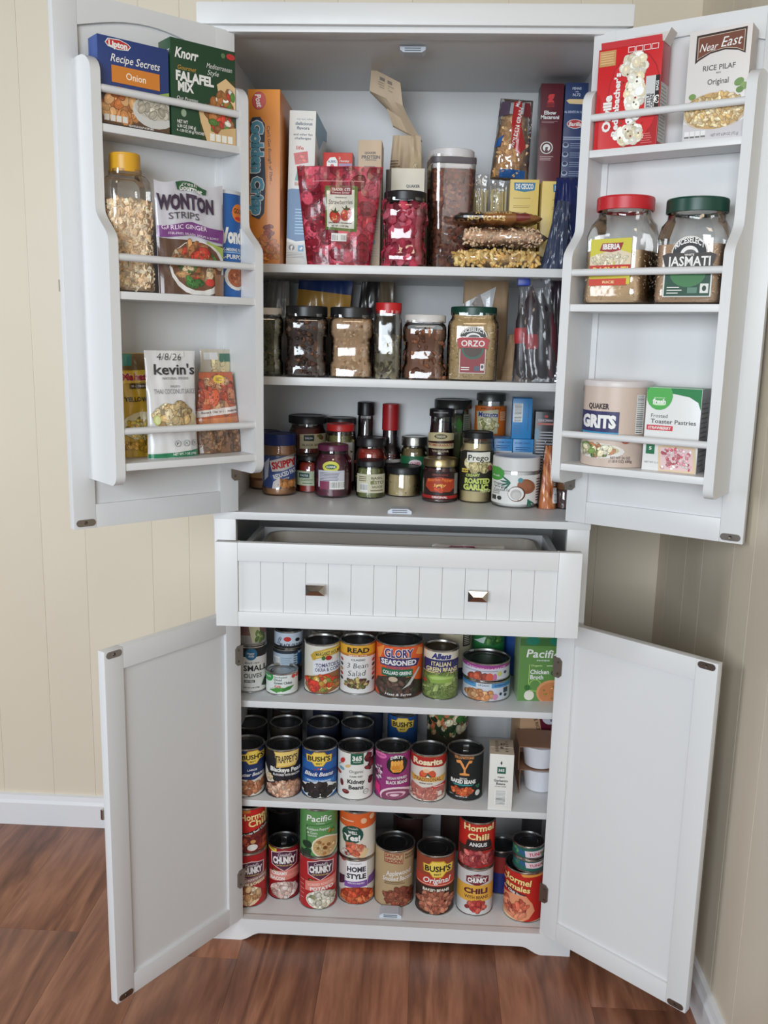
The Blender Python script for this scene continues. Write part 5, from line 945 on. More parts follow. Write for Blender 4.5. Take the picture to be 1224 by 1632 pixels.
def striped(label, xl, xr, yb, yt, Y, n):
    fp = ony((xl+xr)/2, yb, Y); fp.z = Z3; w = (xr-xl)*depth(fp)/FPX; d = Vector((CP.x-fp.x, CP.y-fp.y, 0)).normalized(); hh = topz(fp, d, (xl+xr)/2, yt)-Z3
    t = carton('noodle_box', label, 'box', fp, -.05, w, .06, hh, ((38, 34, 36), (30, 28, 30), (46, 42, 46)), group='black striped boxes')
    A = Art((xl+xr)/2, yb, w/(xr-xl), hh/(yb-yt)); cx = (xl+xr)/2
    if n:
        A.t('KIKKOMAN', cx+1, 669, 22, 3.6, (206, 190, 196), .03); A.r(cx-11, 673, cx+13, 676, (196, 110, 100)); A.e(cx+2, 663, 3, 2, (190, 60, 60))
        for i in range(15): A.r(cx-12, 686+i*4.4, cx+13, 687.6+i*4.4, (190, 190, 196))
        A.e(850, 690, 5, 9, (130, 160, 176))
    A.build(flatsurf(0), 'label_markings', t, CARD, bounds=(-w/2, 0, w/2, hh))
striped('black box with white stripes beside the blue boxes', 847, 876.5, 792, 656, .232, True)
striped('second black box at the right edge behind the bread bag', 878, 897, 792, 650, .25, False)
# bread bag and a dark jar at the right edge
fp = onz(871, 813, Z3)
T, surf, fr = pouch('breadstick_bag', 'clear bag of orange-brown breadsticks leaning by the right door', (fp.x+.004, fp.y+.022, Z3), .1, .045, .018, .142, .037, 'stand', -.10, .002, 2.0, clear('bread_film', (.95, .95, .95), .12, .0, .3, 25), cat='bag')
g = G(); n_ = 10
T2, s2, f2_ = pouch('x', 'x', (0, 0, 0), 0, .038, .014, .132, .029, 'stand', 0, .001, 2.0, FOOD, lambda u, v: [(206, 124, 64), (222, 150, 92), (190, 104, 50)][int(v*9+u*1.5) % 3])
o = T2.children[0]; o.name = 'bread'; o.parent = T; bpy.data.objects.remove(T2)
A = Art(0, 0, .001, .001, True); A.barcode(8, 12, 22, 44, False); A.lines(9, 48, 21, 70, 6, (220, 214, 206)); A.build(surf, 'label_markings', T, FILM, .006, .008)
jar('syrup_bottle', 'dark jar at the right edge beside the bread bag', 884, 912, 812, 768, Z3, prof=J_R, fill=(70, 34, 30), lid=(110, 70, 40), lidr=.9, lidh=.3, ribs=False, group=UP3)

# ---------------------------------------------------------------- upper compartment, second shelf: canisters
UP2 = 'canisters on the second shelf'
SQ = 5.0
J_G = [(.93, 0), (1, .03), (1, .20), (.90, .27), (.90, .62), (1, .70), (1, .88), (.95, .93), (.86, .955), (.86, 1)]
def gripjar(label, xl, xr, yb, yt, Y, z, fill, lidc, lidh=.13, n=120, dims=(.005, .004, .003), cols=None, shape='ico', fillto=.9, sq=SQ, prof=None, lidr=.97, seed=3, cat='jar', group=UP2, ribs=True, top=None, shell=None, rot=0.0):
    xl, xr = xl+.9, xr-.9
    j = jar('canister', label, xl, xr, yb, yt, z, Y=Y, prof=prof or J_G, sq=sq, fill=fill, fillto=fillto, lid=lidc, lidr=lidr, lidh=lidh, group=group, shell=shell or PLASTIC, ribs=ribs, thick=.004, rot=rot)
    c, R, h, t, hb = j; P_ = prof or J_G
    def smp(R_):
        v = R_.uniform(.03, fillto)
        for a, b in zip(P_, P_[1:]):
            if a[1] <= v <= b[1]: rr = a[0]+(b[0]-a[0])*(v-a[1])/max(1e-6, b[1]-a[1]); break
        a = R_.uniform(-PI*.6, PI*.6); q = (abs(math.cos(a))**sq+abs(math.sin(a))**sq)**(-1/sq) if sq else 1.0; r_ = (rr*R-.0045)*q
        return (r_*math.sin(a), -r_*math.cos(a), v*hb), (math.sin(a), -math.cos(a), 0)
    if cols: pieces('contents', t, smp, n, dims, cols, shape, seed)
    return j
gripjar('white-lidded jar of green seeds at the left end of the second shelf', 396, 452, 598, 490, .045, Z2, (92, 90, 60), (214, 206, 196), .105, 260, (.006, .004, .002), [(110, 108, 70), (84, 84, 54), (130, 124, 86), (66, 66, 44)], ribs=False)
gripjar('black-lidded canister of dark granola with shiny sides', 453.5, 523, 602.5, 487, .04, Z2, (66, 48, 40), (34, 34, 36), .15, 200, (.006, .005, .004), [(90, 60, 46), (70, 48, 40), (120, 84, 62), (50, 36, 32)])
gripjar('black-lidded canister of beige oats', 523.5, 595.5, 605, 489, .038, Z2, (176, 144, 112), (32, 32, 34), .15, 420, (.004, .004, .0015), [(196, 164, 130), (176, 142, 108), (206, 180, 148)], 'flake', fillto=.95)
gripjar('slim red-lidded canister half full of dried mushrooms', 594.5, 639.5, 605, 482, .04, Z2, (112, 104, 84), (198, 36, 38), .14, 90, (.008, .006, .002), [(150, 140, 112), (110, 100, 80), (176, 166, 140), (84, 76, 60)], 'flake', fillto=.62, prof=[(.95, 0), (1, .03), (1, .86), (.95, .9), (.93, .93), (.93, 1)], lidr=.96)
gripjar('white-lidded canister of pecans with bright reflections', 640, 709.5, 607, 501, .036, Z2, (120, 78, 56), (222, 218, 214), .12, 110, (.009, .006, .004), [(140, 90, 62), (110, 70, 50), (160, 110, 80)], 'ico', ribs=False, fillto=.85)
j = gripjar('green-lidded jar of orzo with a red label', 710, 792, 608.5, 488, .034, Z2, (184, 156, 110), (18, 66, 52), .115, 700, (.0045, .0014, .0014), [(206, 180, 134), (190, 162, 116), (222, 200, 160)], 'flake', fillto=.97, prof=[(.95, 0), (1, .025), (1, .80), (.97, .86), (.88, .91), (.86, .93), (.86, 1)], lidr=.90)
def riceselect(A, cx, top, w, word, band, low, green=False):
    k = w/50.0
    A.e(cx, top+16*k, 22*k, 17*k, (226, 222, 214), 0, 24, 1.2e-5, PI, 2*PI); A.e(cx, top+16*k, 20.5*k, 15.5*k, (34, 34, 34), 0, 24, 1.2e-5, PI, 2*PI); A.t('RICESELECT', cx, top+9*k, 36*k, 6*k, W_, .03, 0, 0, None, 0, 5*k); A.e(cx, top+17*k, 12*k, 7.5*k, W_, 0, 20, 1.2e-5, PI, 2*PI); A.e(cx+1*k, top+16.6*k, 9*k, 4*k, (90, 90, 88), 0, 16, 1.2e-5, PI, 2*PI)
    A.r(cx-21*k, top+36*k, cx+21*k, top+76*k, (226, 222, 214)); A.r(cx-20*k, top+36*k, cx+20*k, top+75*k, low); A.e(cx, top+37*k, 18*k, 16*k, (46, 92, 76)); A.e(cx, top+36*k, 15*k, 13*k, (70, 50, 40))
    A.p([(cx-26*k, top+20*k), (cx-20*k, top+17*k), (cx+20*k, top+17*k), (cx+26*k, top+20*k), (cx+23*k, top+36*k), (cx+18*k, top+34*k), (cx-18*k, top+34*k), (cx-23*k, top+36*k)], band); A.t(word, cx, top+26.5*k, 38*k, 10*k, W_, .02); A.lines(cx-18*k, top+65*k, cx-2*k, top+72*k, 2, W_); A.r(cx+3*k, top+64*k, cx+12*k, top+72*k, (80, 90, 110)); A.r(cx+13*k, top+60*k, cx+19*k, top+71*k, (222, 222, 216)); A.e(cx+16*k, top+65*k, 2*k, 3*k, (50, 60, 60))
jlab(j, 710, 792, 608.5, 488, lambda A: riceselect(A, 751.5, 521, 49, 'ORZO', (176, 40, 44), (140, 34, 40)), 1.002, sq=True)
# bags behind the canisters
def backbag(name, label, xl, xr, yt, Y, z, w1f, t, cols, mat=None, lean=0.0, roll=0.0, amp=.002, seed=1.0, curl=0.0, style='stand', cat='bag', h=None, top=None):
    cx = (xl+xr)/2; p = ony(cx, yt, Y); w = (xr-xl)*depth(p)/FPX; h = h or p.z-z
    return pouch(name, label, (p.x, Y, z), 0, w, w*w1f, h, t, style, lean, amp, seed, mat, cols, cat, curl=curl, roll=roll, top=top)
T, s, fr = backbag('chip_bag', 'yellow and blue bag slumped behind the granola canister', 462, 548, 442, .27, Z2, 1.0, .06, lambda u, v: (30, 56, 110) if v > .86 else ((186, 140, 62) if v > .6 else (90, 84, 76)), roll=.10, amp=.004, seed=4)
T, s, fr = backbag('foil_bag', 'black and brown folded bag behind the oats canister', 560, 630, 446, .28, Z2, .75, .05, lambda u, v: (40, 36, 36) if u < .1 else (104, 88, 70), roll=.06, amp=.005, seed=7)
T, s, fr = backbag('frosted_bag', 'translucent grey bag behind the leftmost jar', 400, 462, 446, .23, Z2, .5, .07, (120, 116, 112), clear('frosted_bag_film', (.8, .79, .77), .2, .08, .8, 20, haze=.35), roll=.10, amp=.004, seed=9)
T, s, fr = backbag('kraft_bag', 'tall kraft paper bag standing behind the orzo jar', 738, 813, 442, .175, Z2, .95, .065, (166, 132, 98), KRAFT, amp=.003, seed=2)
A = Art(0, 0, .001, .001, True); A.p([(-52, 150), (-18, 168), (20, 188), (14, 150), (10, 130), (-40, 132)], (206, 206, 206)); A.p([(-30, 150), (-14, 176), (-4, 150), (0, 130), (-30, 130)], (150, 140, 134)); A.build(s, 'window', T, FILM, .008, .008)
T, s, fr = backbag('kraft_bag', 'short kraft paper bag in front of the clear zip bag', 800, 852, 533, .125, Z2, .55, .05, (186, 146, 112), KRAFT, amp=.003, seed=5)
fp = ony(851, 608, .050)
T, s, fr = pouch('zip_bag', 'clear zip bag of dark packets tied with a blue clip', (fp.x+.004, .064, Z2), -.05, .092, .058, .198, .045, 'stand', -.04, .0035, 6.0, clear('zip_film', (.88, .88, .90), .12, .0, .45, 26, haze=.06), cat='bag', roll=-.05, curl=.0)
for x_, w_, h0, h1, c_ in ((-.030, .015, .006, .150, (40, 30, 36)), (-.008, .017, .004, .186, (50, 34, 42)), (.016, .016, .006, .172, (34, 30, 38)), (.036, .012, .006, .135, (88, 36, 48))):
    g = G(); g.lathe([(.002, h0), (w_*.8, h0+.01), (w_, h0+.04), (w_*.95, (h0+h1)/2), (w_*.8, h1-.03), (.002, h1)], 14, sy=.6, cx=x_*.85)
    o = g.build('packet', plain(c_, .3), T); o.location = (0, -.002, 0)
    hm = h0+{-.030: .070, -.008: .060}.get(x_, .05)
    g = G(); g.lathe([(w_*.97, hm), (w_*1.06, hm+.006), (w_*1.04, hm+.024), (w_*.93, hm+.03)], 14, sy=.6, cx=x_*.85)
    if x_ < .0: g.build('band', plain((176, 50, 56), .35), o)
q = ony(831, 440, .07); g = G(); g.box(-.012, .012, -.005, .005, -.010, .012, .003); o = g.build('clip', plain((30, 60, 160), .35), T); o.matrix_world = Matrix.Translation((0, 0, 0)); o.location = (-.022, -.004, .196)
T, s, fr = backbag('dark_bag', 'dark bag squeezed against the right wall of the second shelf', 872, 908, 446, .12, Z2, .8, .05, (48, 36, 46), FILM, amp=.003, seed=8)

# ---------------------------------------------------------------- upper compartment, top shelf
def sbox(name, label, xl, xr, yt, Y, dep, cols, z=None, rz=0.0, roll=0.0, art=None, yb=425, cat='box', side=None, mat=None, group=None):
    z = Z1 if z is None else z; cx = (xl+xr)/2; fp = ony(cx, yb, Y); d = Vector((CP.x-fp.x, CP.y-fp.y, 0)).normalized()
    w = (xr-xl)*depth(ony(cx, (yb+yt)/2, Y))/FPX; zt = topz(Vector((fp.x, Y, z)), d, cx, yt); zb = topz(Vector((fp.x, Y, z)), d, cx, yb); hh = zt-z
    t = carton(name, label, cat, (fp.x, Y, z), rz, w, dep, hh, cols, mat, group=group); t.rotation_euler = (0, roll, rz)
    if art:
        A = Art(cx, yb-(z-zb)/((zt-zb)/(yb-yt)), w/(xr-xl), (zt-zb)/(yb-yt), seed=len(label)); art(A); A.build(flatsurf(0), 'label_markings', t, mat or CARD, bounds=(-w/2+.0006, .0006, w/2-.0006, hh-.0006))
    if side: side(t, w, dep, hh)
    return t, w, hh
def f(A):
    A.e(413.5, 160, 11, 14, (150, 36, 32), .1); A.e(413.5, 160, 10, 13, (196, 50, 40), .1); A.t('Post', 413.5, 160, 21, 9, W_, .03, .2, -1.4)
    A.p([(399, 194), (403, 186), (415, 185), (423, 196), (422, 240), (424, 290), (421, 338), (413, 348), (401, 343), (398, 300), (400, 250)], (36, 52, 74))
    A.t('Golden Crisp', 411, 266, 150, 18, (84, 158, 190), .07, 0, -1.57, (234, 236, 240), .05)
    A.t("Can't Get Enough of That...", 431, 245, 92, 5, (84, 44, 20), .01, .1, -1.52); A.beans(424, 394, 24, 20, 60, [(196, 110, 44), (176, 92, 36), (216, 140, 66)], 5.5, 1.7); A.beans(430, 368, 6, 12, 8, [(150, 60, 30)], 5)
sbox('cereal_box', 'orange cereal box showing its spine at the left end of the top shelf', 396, 447, 142, .055, .19, ((222, 138, 52), (206, 124, 44), (214, 150, 80)), art=f)
t_, s_, f_ = pouch('dark_pouch', 'black bag wedged between the orange and white cereal boxes', (ony(453, 300, .30).x+.012, .335, Z1), .1, .06, .055, .20, .03, 'stand', 0, .002, 3.0, FILM, (36, 32, 36))
def f(A):
    A.t('try our other', 480, 189, 26, 3, (90, 100, 110), 0); A.t('delicious', 478, 196, 27, 5, (60, 80, 100), .02); A.t('flavors', 477, 203, 20, 5, (60, 80, 100), .02); A.t('and other fun', 477, 213, 30, 3.6, (40, 50, 60), .01, .1); A.t('challenges', 477, 219, 26, 3.8, (40, 50, 60), .01, .1); A.t('life', 473, 234, 12, 6, (190, 60, 44), .02); A.p([(463, 243), (485, 239), (487, 257), (466, 261)], (196, 54, 42)); A.beans(476, 250, 8, 5, 12, [(176, 40, 36), (214, 90, 70)], 3.4); A.t('life', 479, 264, 12, 6, (190, 60, 44), .02); A.p([(469, 271), (490, 271), (486, 287), (466, 286)], (70, 150, 136)); A.t('life', 472, 291, 12, 6, (190, 100, 44), .02)
    A.p([(452, 302), (462, 299), (490, 300), (497, 300), (497, 384), (470, 384), (452, 378)], (28, 98, 152)); A.p([(452, 378), (470, 384), (497, 380), (497, 386), (470, 388), (452, 384)], (228, 228, 224)); A.lines(468, 330, 486, 374, 9, (150, 196, 226), .35); A.e(463.5, 394, 4.8, 4.8, (30, 30, 34)); A.t('f', 463.8, 394.5, 4, 7, W_, .05); A.r(474, 390, 483, 400, (60, 140, 186)); A.p([(476, 396), (480, 392), (482, 394), (479, 398)], W_); A.lines(455, 402, 486, 412, 4, (120, 124, 124), .2)
def sd(t, w, dep, hh):
    A = Art(0, 0, .001, .001, True); A.p([(0, hh*1000), (0, hh*1000-42), (60, hh*1000-60), (120, hh*1000-30), (190, hh*1000-20), (190, hh*1000)], (52, 140, 176)); A.r(60, 60, 66, 210, (150, 150, 150)); A.build(rightsurf(w/2), 'label_markings', t, CARD, bounds=(.001, 0, dep-.001, hh-.001))
sbox('cereal_box', 'white and blue cereal box showing its spine beside the orange one', 455, 497, 176, .098, .185, ((230, 230, 226), (214, 212, 208), (220, 220, 218)), roll=.025, art=f, side=sd)
def f(A):
    A.p([(519, 258), (524, 251), (532, 250), (536, 256), (536, 266), (519, 266)], W_); A.t('ALBERS', 527.5, 257, 14, 4, (70, 80, 120), .03); A.e(527.5, 264, 3, 3, (206, 60, 50)); A.t('Quick', 546, 251, 16, 4.5, W_, .01, .25); A.t('Hominy', 547, 256, 16, 3.6, W_, .01, .25); A.r(538, 260, 559, 266, (150, 120, 160)); A.t('GRITS', 541, 270, 36, 7, (120, 130, 170), .05, 0, 0, W_, .03); A.r(524, 278, 550, 280, (240, 220, 220))
sbox('grits_box', 'small red grits box peeking over the strawberry pouch', 513, 560, 243, .14, .05, ((214, 62, 54), (150, 36, 34), (190, 60, 50)), art=f)
def f(A):
    A.t('QUAKER', 587, 243, 18, 3.6, (60, 52, 46), .03); A.t('PROTEIN', 588, 249.5, 29, 5.4, (50, 44, 40), .03); A.t('GRANOLA', 588, 254, 18, 2.6, (60, 52, 46), .01); A.lines(577, 263, 600, 269, 2, (110, 96, 84)); A.lines(578, 278, 602, 284, 2, (110, 96, 84)); A.e(594, 385, 4, 4, (150, 180, 200)); A.lines(590, 394, 604, 410, 4, (160, 144, 130), .2); A.lines(592, 345, 604, 372, 6, (170, 156, 140), .3)
sbox('granola_box', 'beige granola box standing behind the strawberry pouch', 568, 605, 223, .10, .075, ((206, 182, 156), (150, 124, 104), (180, 156, 132)), art=f)
sbox('oat_box', 'cream oat box behind the pink strawberry jar', 620, 673, 268, .16, .06, ((226, 220, 204), (190, 184, 170), (206, 200, 186)), art=lambda A: A.t('QUAKER', 655, 296, 22, 4.6, (40, 36, 34), .04))
sbox('dark_carton', 'dark carton tucked behind the oat box', 612, 622, 270, .165, .05, ((50, 44, 44), (44, 40, 40), (60, 54, 50)))
# strawberry pouch
p = ony(537, 422, .036)
T, s, fr = pouch('strawberry_pouch', 'red pouch of freeze-dried strawberries with a green-edged label', (p.x, .063, Z1), 0.0, .122, .167, .186, .046, 'stand', -.04, .0032, 1.0, FILM, lambda u, v: [(172, 40, 60), (156, 32, 52), (190, 60, 80)][int((u*7+v*13+math.sin(u*9+v*17)*2)) % 3], tin=.93, nu=34, nv=40)
A = Art(0, 0, .001, .001, True, seed=12)
A.beans(0, 95, 72, 92, 90, [(186, 44, 66), (150, 28, 48), (206, 84, 104), (128, 20, 40)], 15, 1.35, True, dark=.75)
A.lines(-52, 156, 58, 159, 1, (220, 140, 150), .5); A.p([(-27, 148), (36, 148), (36, 62), (-24, 66)], (96, 116, 52)); A.p([(-23, 139), (30, 141), (31, 68), (-21, 71)], (224, 218, 204)); A.r(-17, 132, 25, 147, (130, 32, 44)); A.t("TRADER JOE'S", 4, 142, 36, 5, (240, 220, 210), .03); A.t('Freeze Dried', 4, 136, 32, 3.4, (240, 220, 210), .01); A.t('Unsweetened', 4, 127, 22, 2.6, (50, 44, 40)); A.t('Strawberries', 4, 118.5, 46, 9, (40, 34, 32), -.005, .15)
for bx, by, ro in ((-6, 90, .5), (15, 95, -.5)):
    A.e(bx, by, 10, 13, (176, 44, 34), ro); A.e(bx-2, by+2, 5, 7, (200, 66, 48), ro); A.beans(bx, by, 6, 8, 9, [(226, 170, 90)], 1, 1.2, hi=False); A.p([(bx-9, by+15), (bx-2, by+10), (bx, by+18), (bx+3, by+10), (bx+9, by+13), (bx+2, by+7), (bx-4, by+8)], (60, 84, 44))
A.t('Unsulfured & Unsweetened', 4, 79, 44, 3, (60, 50, 46)); A.t('NET WT. 1.2 OZ (34g)', 4, 73, 32, 3.4, (40, 36, 34), .01); A.barcode(-12, 44, 17, 59)
A.build(s, 'label_markings', T, FILM, .006, .006, bounds=(-.08, .003, .08, .184))
# pink jar
j = gripjar('black-lidded clear jar of pink dried strawberries', 608, 679, 422, 302, .034, Z1, (166, 46, 70), (30, 28, 32), .125, 120, (.011, .009, .005), [(190, 60, 84), (160, 40, 64), (214, 104, 124), (130, 26, 48)], 'flake', fillto=.9, group='containers on the top shelf')
# tall flake container
j = gripjar('tall clear container of brown bran flakes with a white pop-up lid', 677, 751, 423, 234, .155, Z1, (120, 70, 54), (226, 222, 222), .075, 800, (.006, .005, .0012), [(150, 90, 66), (120, 68, 50), (176, 112, 84), (96, 54, 44)], 'flake', fillto=.9, sq=7.0, prof=[(.86, 0), (.90, .02), (.95, .75), (.97, .92), (.97, 1)], lidr=.985, group='containers on the top shelf', ribs=False, rot=.16)
c, R, h, t, hb = j; part(G().lathe([(R*.97, h*.875), (R*.985, h*.885), (R*.985, h*.925)], 56, 7.0, cap0=False, cap1=False), 'seal', plain((96, 88, 92), .4), t)
part(G().lathe([(R*.93, h*.835), (R*.95, h*.845), (R*.95, h*.872), (R*.90, h*.875)], 56, 7.0, cap0=False, cap1=False), 'inner_lid', plain((214, 208, 208), .4), t)
LKRAFT = noisecol('light_kraft_paper', (196, 172, 142), (216, 194, 166), .6, 9, bump=.3)
# kraft pouch with a folded-over top at the back
p = ony(646, 300, .25)
T, s, fr = pouch('kraft_pouch', 'light kraft paper pouch with its top folded over, at the back of the top shelf', (p.x, .27, Z1), 0.0, .108, .058, .285, .058, 'stand', 0, .005, 5.0, LKRAFT, (176, 150, 120), cat='bag', roll=-.04)
A = Art(0, 0, .001, .001, True, seed=3); A.r(0, 130, 50, 178, (130, 34, 44)); A.p([(2, 178), (46, 176), (30, 250), (12, 262)], (206, 184, 150)); A.beans(20, 205, 12, 24, 16, [(214, 196, 160), (190, 160, 120)], 6); A.t('NET WT', 30, 146, 20, 5, (230, 210, 200)); A.lines(-34, 196, -12, 236, 7, (130, 104, 80), .35); A.e(-38, 136, 5, 5, (90, 74, 60)); A.build(s, 'label_markings', T, KRAFT if False else PAPER, .008, .008)
g = G(); vv = []
fold = [((592, 108), (638, 132)), ((589, 145), (642, 168)), ((602, 158), (650, 186)), ((616, 172), (660, 204)), ((626, 200), (672, 224))]
for i, (a, b) in enumerate(fold):
    for k in range(5):
        q = ony(a[0]+(b[0]-a[0])*k/4, a[1]+(b[1]-a[1])*k/4, .235+.010*i+.004*math.sin(k*2+i)); vv.append(q-Vector((p.x, .27, Z1)))
n5 = len(fold); vs = vv+[v+Vector((.001, .012, -.001)) for v in vv]; m5 = len(vv)
fs = []
for o in (0, m5):
    for i in range(n5-1):
        for k in range(4): a = o+i*5+k; fs.append((a, a+1, a+6, a+5))
for i in range(n5-1): fs += [(i*5, i*5+5, m5+i*5+5, m5+i*5), (i*5+4, m5+i*5+4, m5+i*5+9, i*5+9)]
fs += [(k, k+1, m5+k+1, m5+k) for k in range(4)]
o = g.add(vs, fs).build('folded_top', LKRAFT, T, 25); T.rotation_euler = (0, 0, 0)
g = G()
for i_, (a0, a1, b0, b1, cc) in enumerate(((.3, .7, .2, .34, (110, 92, 74)), (.25, .75, .42, .46, (150, 128, 104)), (.25, .6, .52, .56, (150, 128, 104)), (.3, .7, .62, .66, (150, 128, 104)))):
    def at_(a, b): r0 = vv[0]+(vv[4]-vv[0])*a; r1 = vv[5]+(vv[9]-vv[5])*a; return r0+(r1-r0)*b+Vector((0, -.0045, 0))
    g.add([at_(a0, b0), at_(a1, b0), at_(a1, b1), at_(a0, b1)], [(0, 1, 2, 3)], cc)
g.build('fold_markings', PAPER, T, None, color=True)
# right group: pasta
def f(A):
    A.t('g', 871, 153, 11, 16, (206, 40, 44), .06); A.t('GOOD', 871, 165, 12, 3, (190, 40, 44)); A.t('&GATHER', 871, 169, 12, 2.4, (190, 40, 44)); A.t('Elbow', 871, 179, 19, 6, W_, .03); A.t('Macaroni', 871, 186, 29, 6, W_, .03); A.lines(858, 192, 884, 196, 2, (170, 130, 130)); A.e(868, 235, 10, 10, W_); A.e(868, 235, 8.6, 8.6, (84, 24, 32)); A.e(868, 235, 6, 6, W_); A.t('g', 868, 235, 5, 7, (84, 24, 32), .05); A.lines(858, 248, 880, 256, 3, (190, 160, 160), .4)
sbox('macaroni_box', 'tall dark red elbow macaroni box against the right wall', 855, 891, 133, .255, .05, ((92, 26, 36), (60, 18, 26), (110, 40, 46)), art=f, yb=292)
def f(A):
    A.t('PENNE', 911, 141, 14, 4, (200, 206, 220), .02); A.r(909, 146, 914, 146.8, W_); A.t('N.72', 911, 151, 12, 4.4, (200, 206, 220), .02); A.p([(895, 160), (900, 158), (926, 158), (930, 161), (926, 166), (900, 165)], (226, 196, 140)); A.t('AL DENTE IN 11 MIN', 911, 178, 36, 3.6, (190, 200, 220), .02); A.e(911, 197, 13, 7.4, W_); A.e(911, 197, 12, 6.5, (190, 40, 46)); A.t('Barilla', 911, 197, 20, 6.5, W_, .03, .2); A.lines(893, 217, 928, 223, 2, (190, 200, 220), .4)
    for i in range(4): A.e(898, 231+i*15, 5, 4.4, (170, 184, 206)); A.e(898, 230+i*15, 3.6, 3, (40, 54, 90)); A.lines(905, 227+i*15, 927, 237+i*15, 3, (140, 154, 184), .35)
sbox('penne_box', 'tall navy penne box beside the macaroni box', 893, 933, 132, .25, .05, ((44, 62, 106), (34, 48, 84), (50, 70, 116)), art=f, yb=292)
def dec(A, cx, yt):
    A.p([(cx-17, yt+5), (cx+17, yt+5), (cx+16, yt+17), (cx, yt+20), (cx-16, yt+17)], (36, 120, 160)); A.t('DE CECCO', cx, yt+11, 28, 8, W_, .05); A.lines(cx-17, yt+29, cx+14, yt+31, 1, (170, 140, 70)); A.lines(cx-17, yt+41, cx+15, yt+46, 2, (170, 140, 70), .3)
sbox('pasta_box', 'small yellow pasta box with a blue badge under the noodle bag', 811, 857, 286, .185, .06, ((236, 208, 120), (206, 176, 96), (226, 200, 120)), art=lambda A: dec(A, 834, 286), yb=342)
sbox('pasta_box', 'second yellow pasta box with a blue badge, partly behind the navy bag', 862, 921, 289, .165, .05, ((236, 206, 116), (196, 166, 90), (226, 200, 120)), art=lambda A: dec(A, 896, 289), yb=342, rz=.04)
for i, (xa, xb) in enumerate(((753, 781), (782, 810))):
    p = ony((xa+xb)/2, 276, .20); w = (xb-xa)*depth(p)/FPX
    T, s, fr = pouch('noodle_pack', ('left' if i == 0 else 'right')+' of two clear packs of thin pale noodles', (p.x, .215, Z1), 0, w*.96, w*.90, p.z-Z1, .035, 'stand', 0, .0012, 3.0+i, BAGFILM, cat='pack', group='clear noodle packs')
    g = G()
    R_ = random.Random(i)
    for k in range(34):
        x0 = R_.uniform(-.42, .42)*w; x1 = x0+R_.uniform(-.003, .003); yy = R_.uniform(-.007, .006); g.tube((x0, yy-.004, .004), (x1, yy, (p.z-Z1)*R_.uniform(.78, .86)), .0011, 5, R_.choice([(216, 200, 150), (200, 182, 130), (226, 214, 170)]))
    o = g.build('noodles', FOOD, T, 60, color=True); o['kind'] = 'stuff'
    A = Art(0, 0, .001, .001, True); A.r(w*260, 30, w*460, 108, (200, 198, 190)); A.lines(w*270, 34, w*450, 104, 9, (70, 66, 66), .5); A.r(w*440, 30, w*480, 108, (170, 44, 40)); A.build(s, 'label_markings', T, FILM, .006, .01)
# noodle bag lying against the boxes
pb = ony(813, 288, .20); zt_ = topz(Vector((pb.x, .185, Z1)), Vector((CP.x-pb.x, CP.y-.185, 0)).normalized(), 834, 286)
T, s, fr = pouch('egg_noodle_bag', 'clear bag of egg noodles with a red stripe, lying on the pasta boxes', (pb.x-.002, .205, zt_+.001), 0.0, .078, .066, .158, .052, 'pillow', -.05, .0025, 8.0, BAGFILM, cat='bag', roll=.06, power=.4)
Tn, sn, fn = pouch('x', 'x', (0, 0, 0), 0, .072, .050, .126, .046, 'pillow', 0, .002, 4.0, FOOD, (186, 138, 84), power=.35)
o = Tn.children[0]; o.name = 'noodles'; o.parent = T; o.location = (0, 0, .004); bpy.data.objects.remove(Tn)
pieces('noodles', T, lambda R: ((lambda u, v: tuple(a+b for a, b in zip(fn(u*.9, v), (0, .001, .004))))(R.uniform(-1, 1), R.uniform(.04, .95)), (0, -1, 0)), 150, (.009, .004, .0016), [(214, 166, 108), (196, 144, 86), (230, 190, 136)], 'flake', 11)
A = Art(0, 0, .001, .001, True); A.p([(-4, 60), (14, 46), (26, 62), (12, 100), (10, 150), (-6, 150), (-8, 100)], (176, 38, 40)); A.t('GOLDEN GRAIN', 4, 98, 80, 8, W_, .03, 0, 1.45); A.t('Mac', 2, 146, 14, 7, W_, .02, 0, 1.3); A.r(-22, 3, 30, 18, (36, 88, 150)); A.p([(-36, 60), (-26, 62), (-20, 84), (-32, 76)], (40, 92, 160)); A.p([(-36, 120), (-14, 122), (-12, 150), (-30, 150)], (90, 74, 90)); A.p([(14, 120), (32, 122), (26, 150), (16, 150)], (120, 40, 46)); A.build(s, 'label_markings', T, FILM, .005, .005)
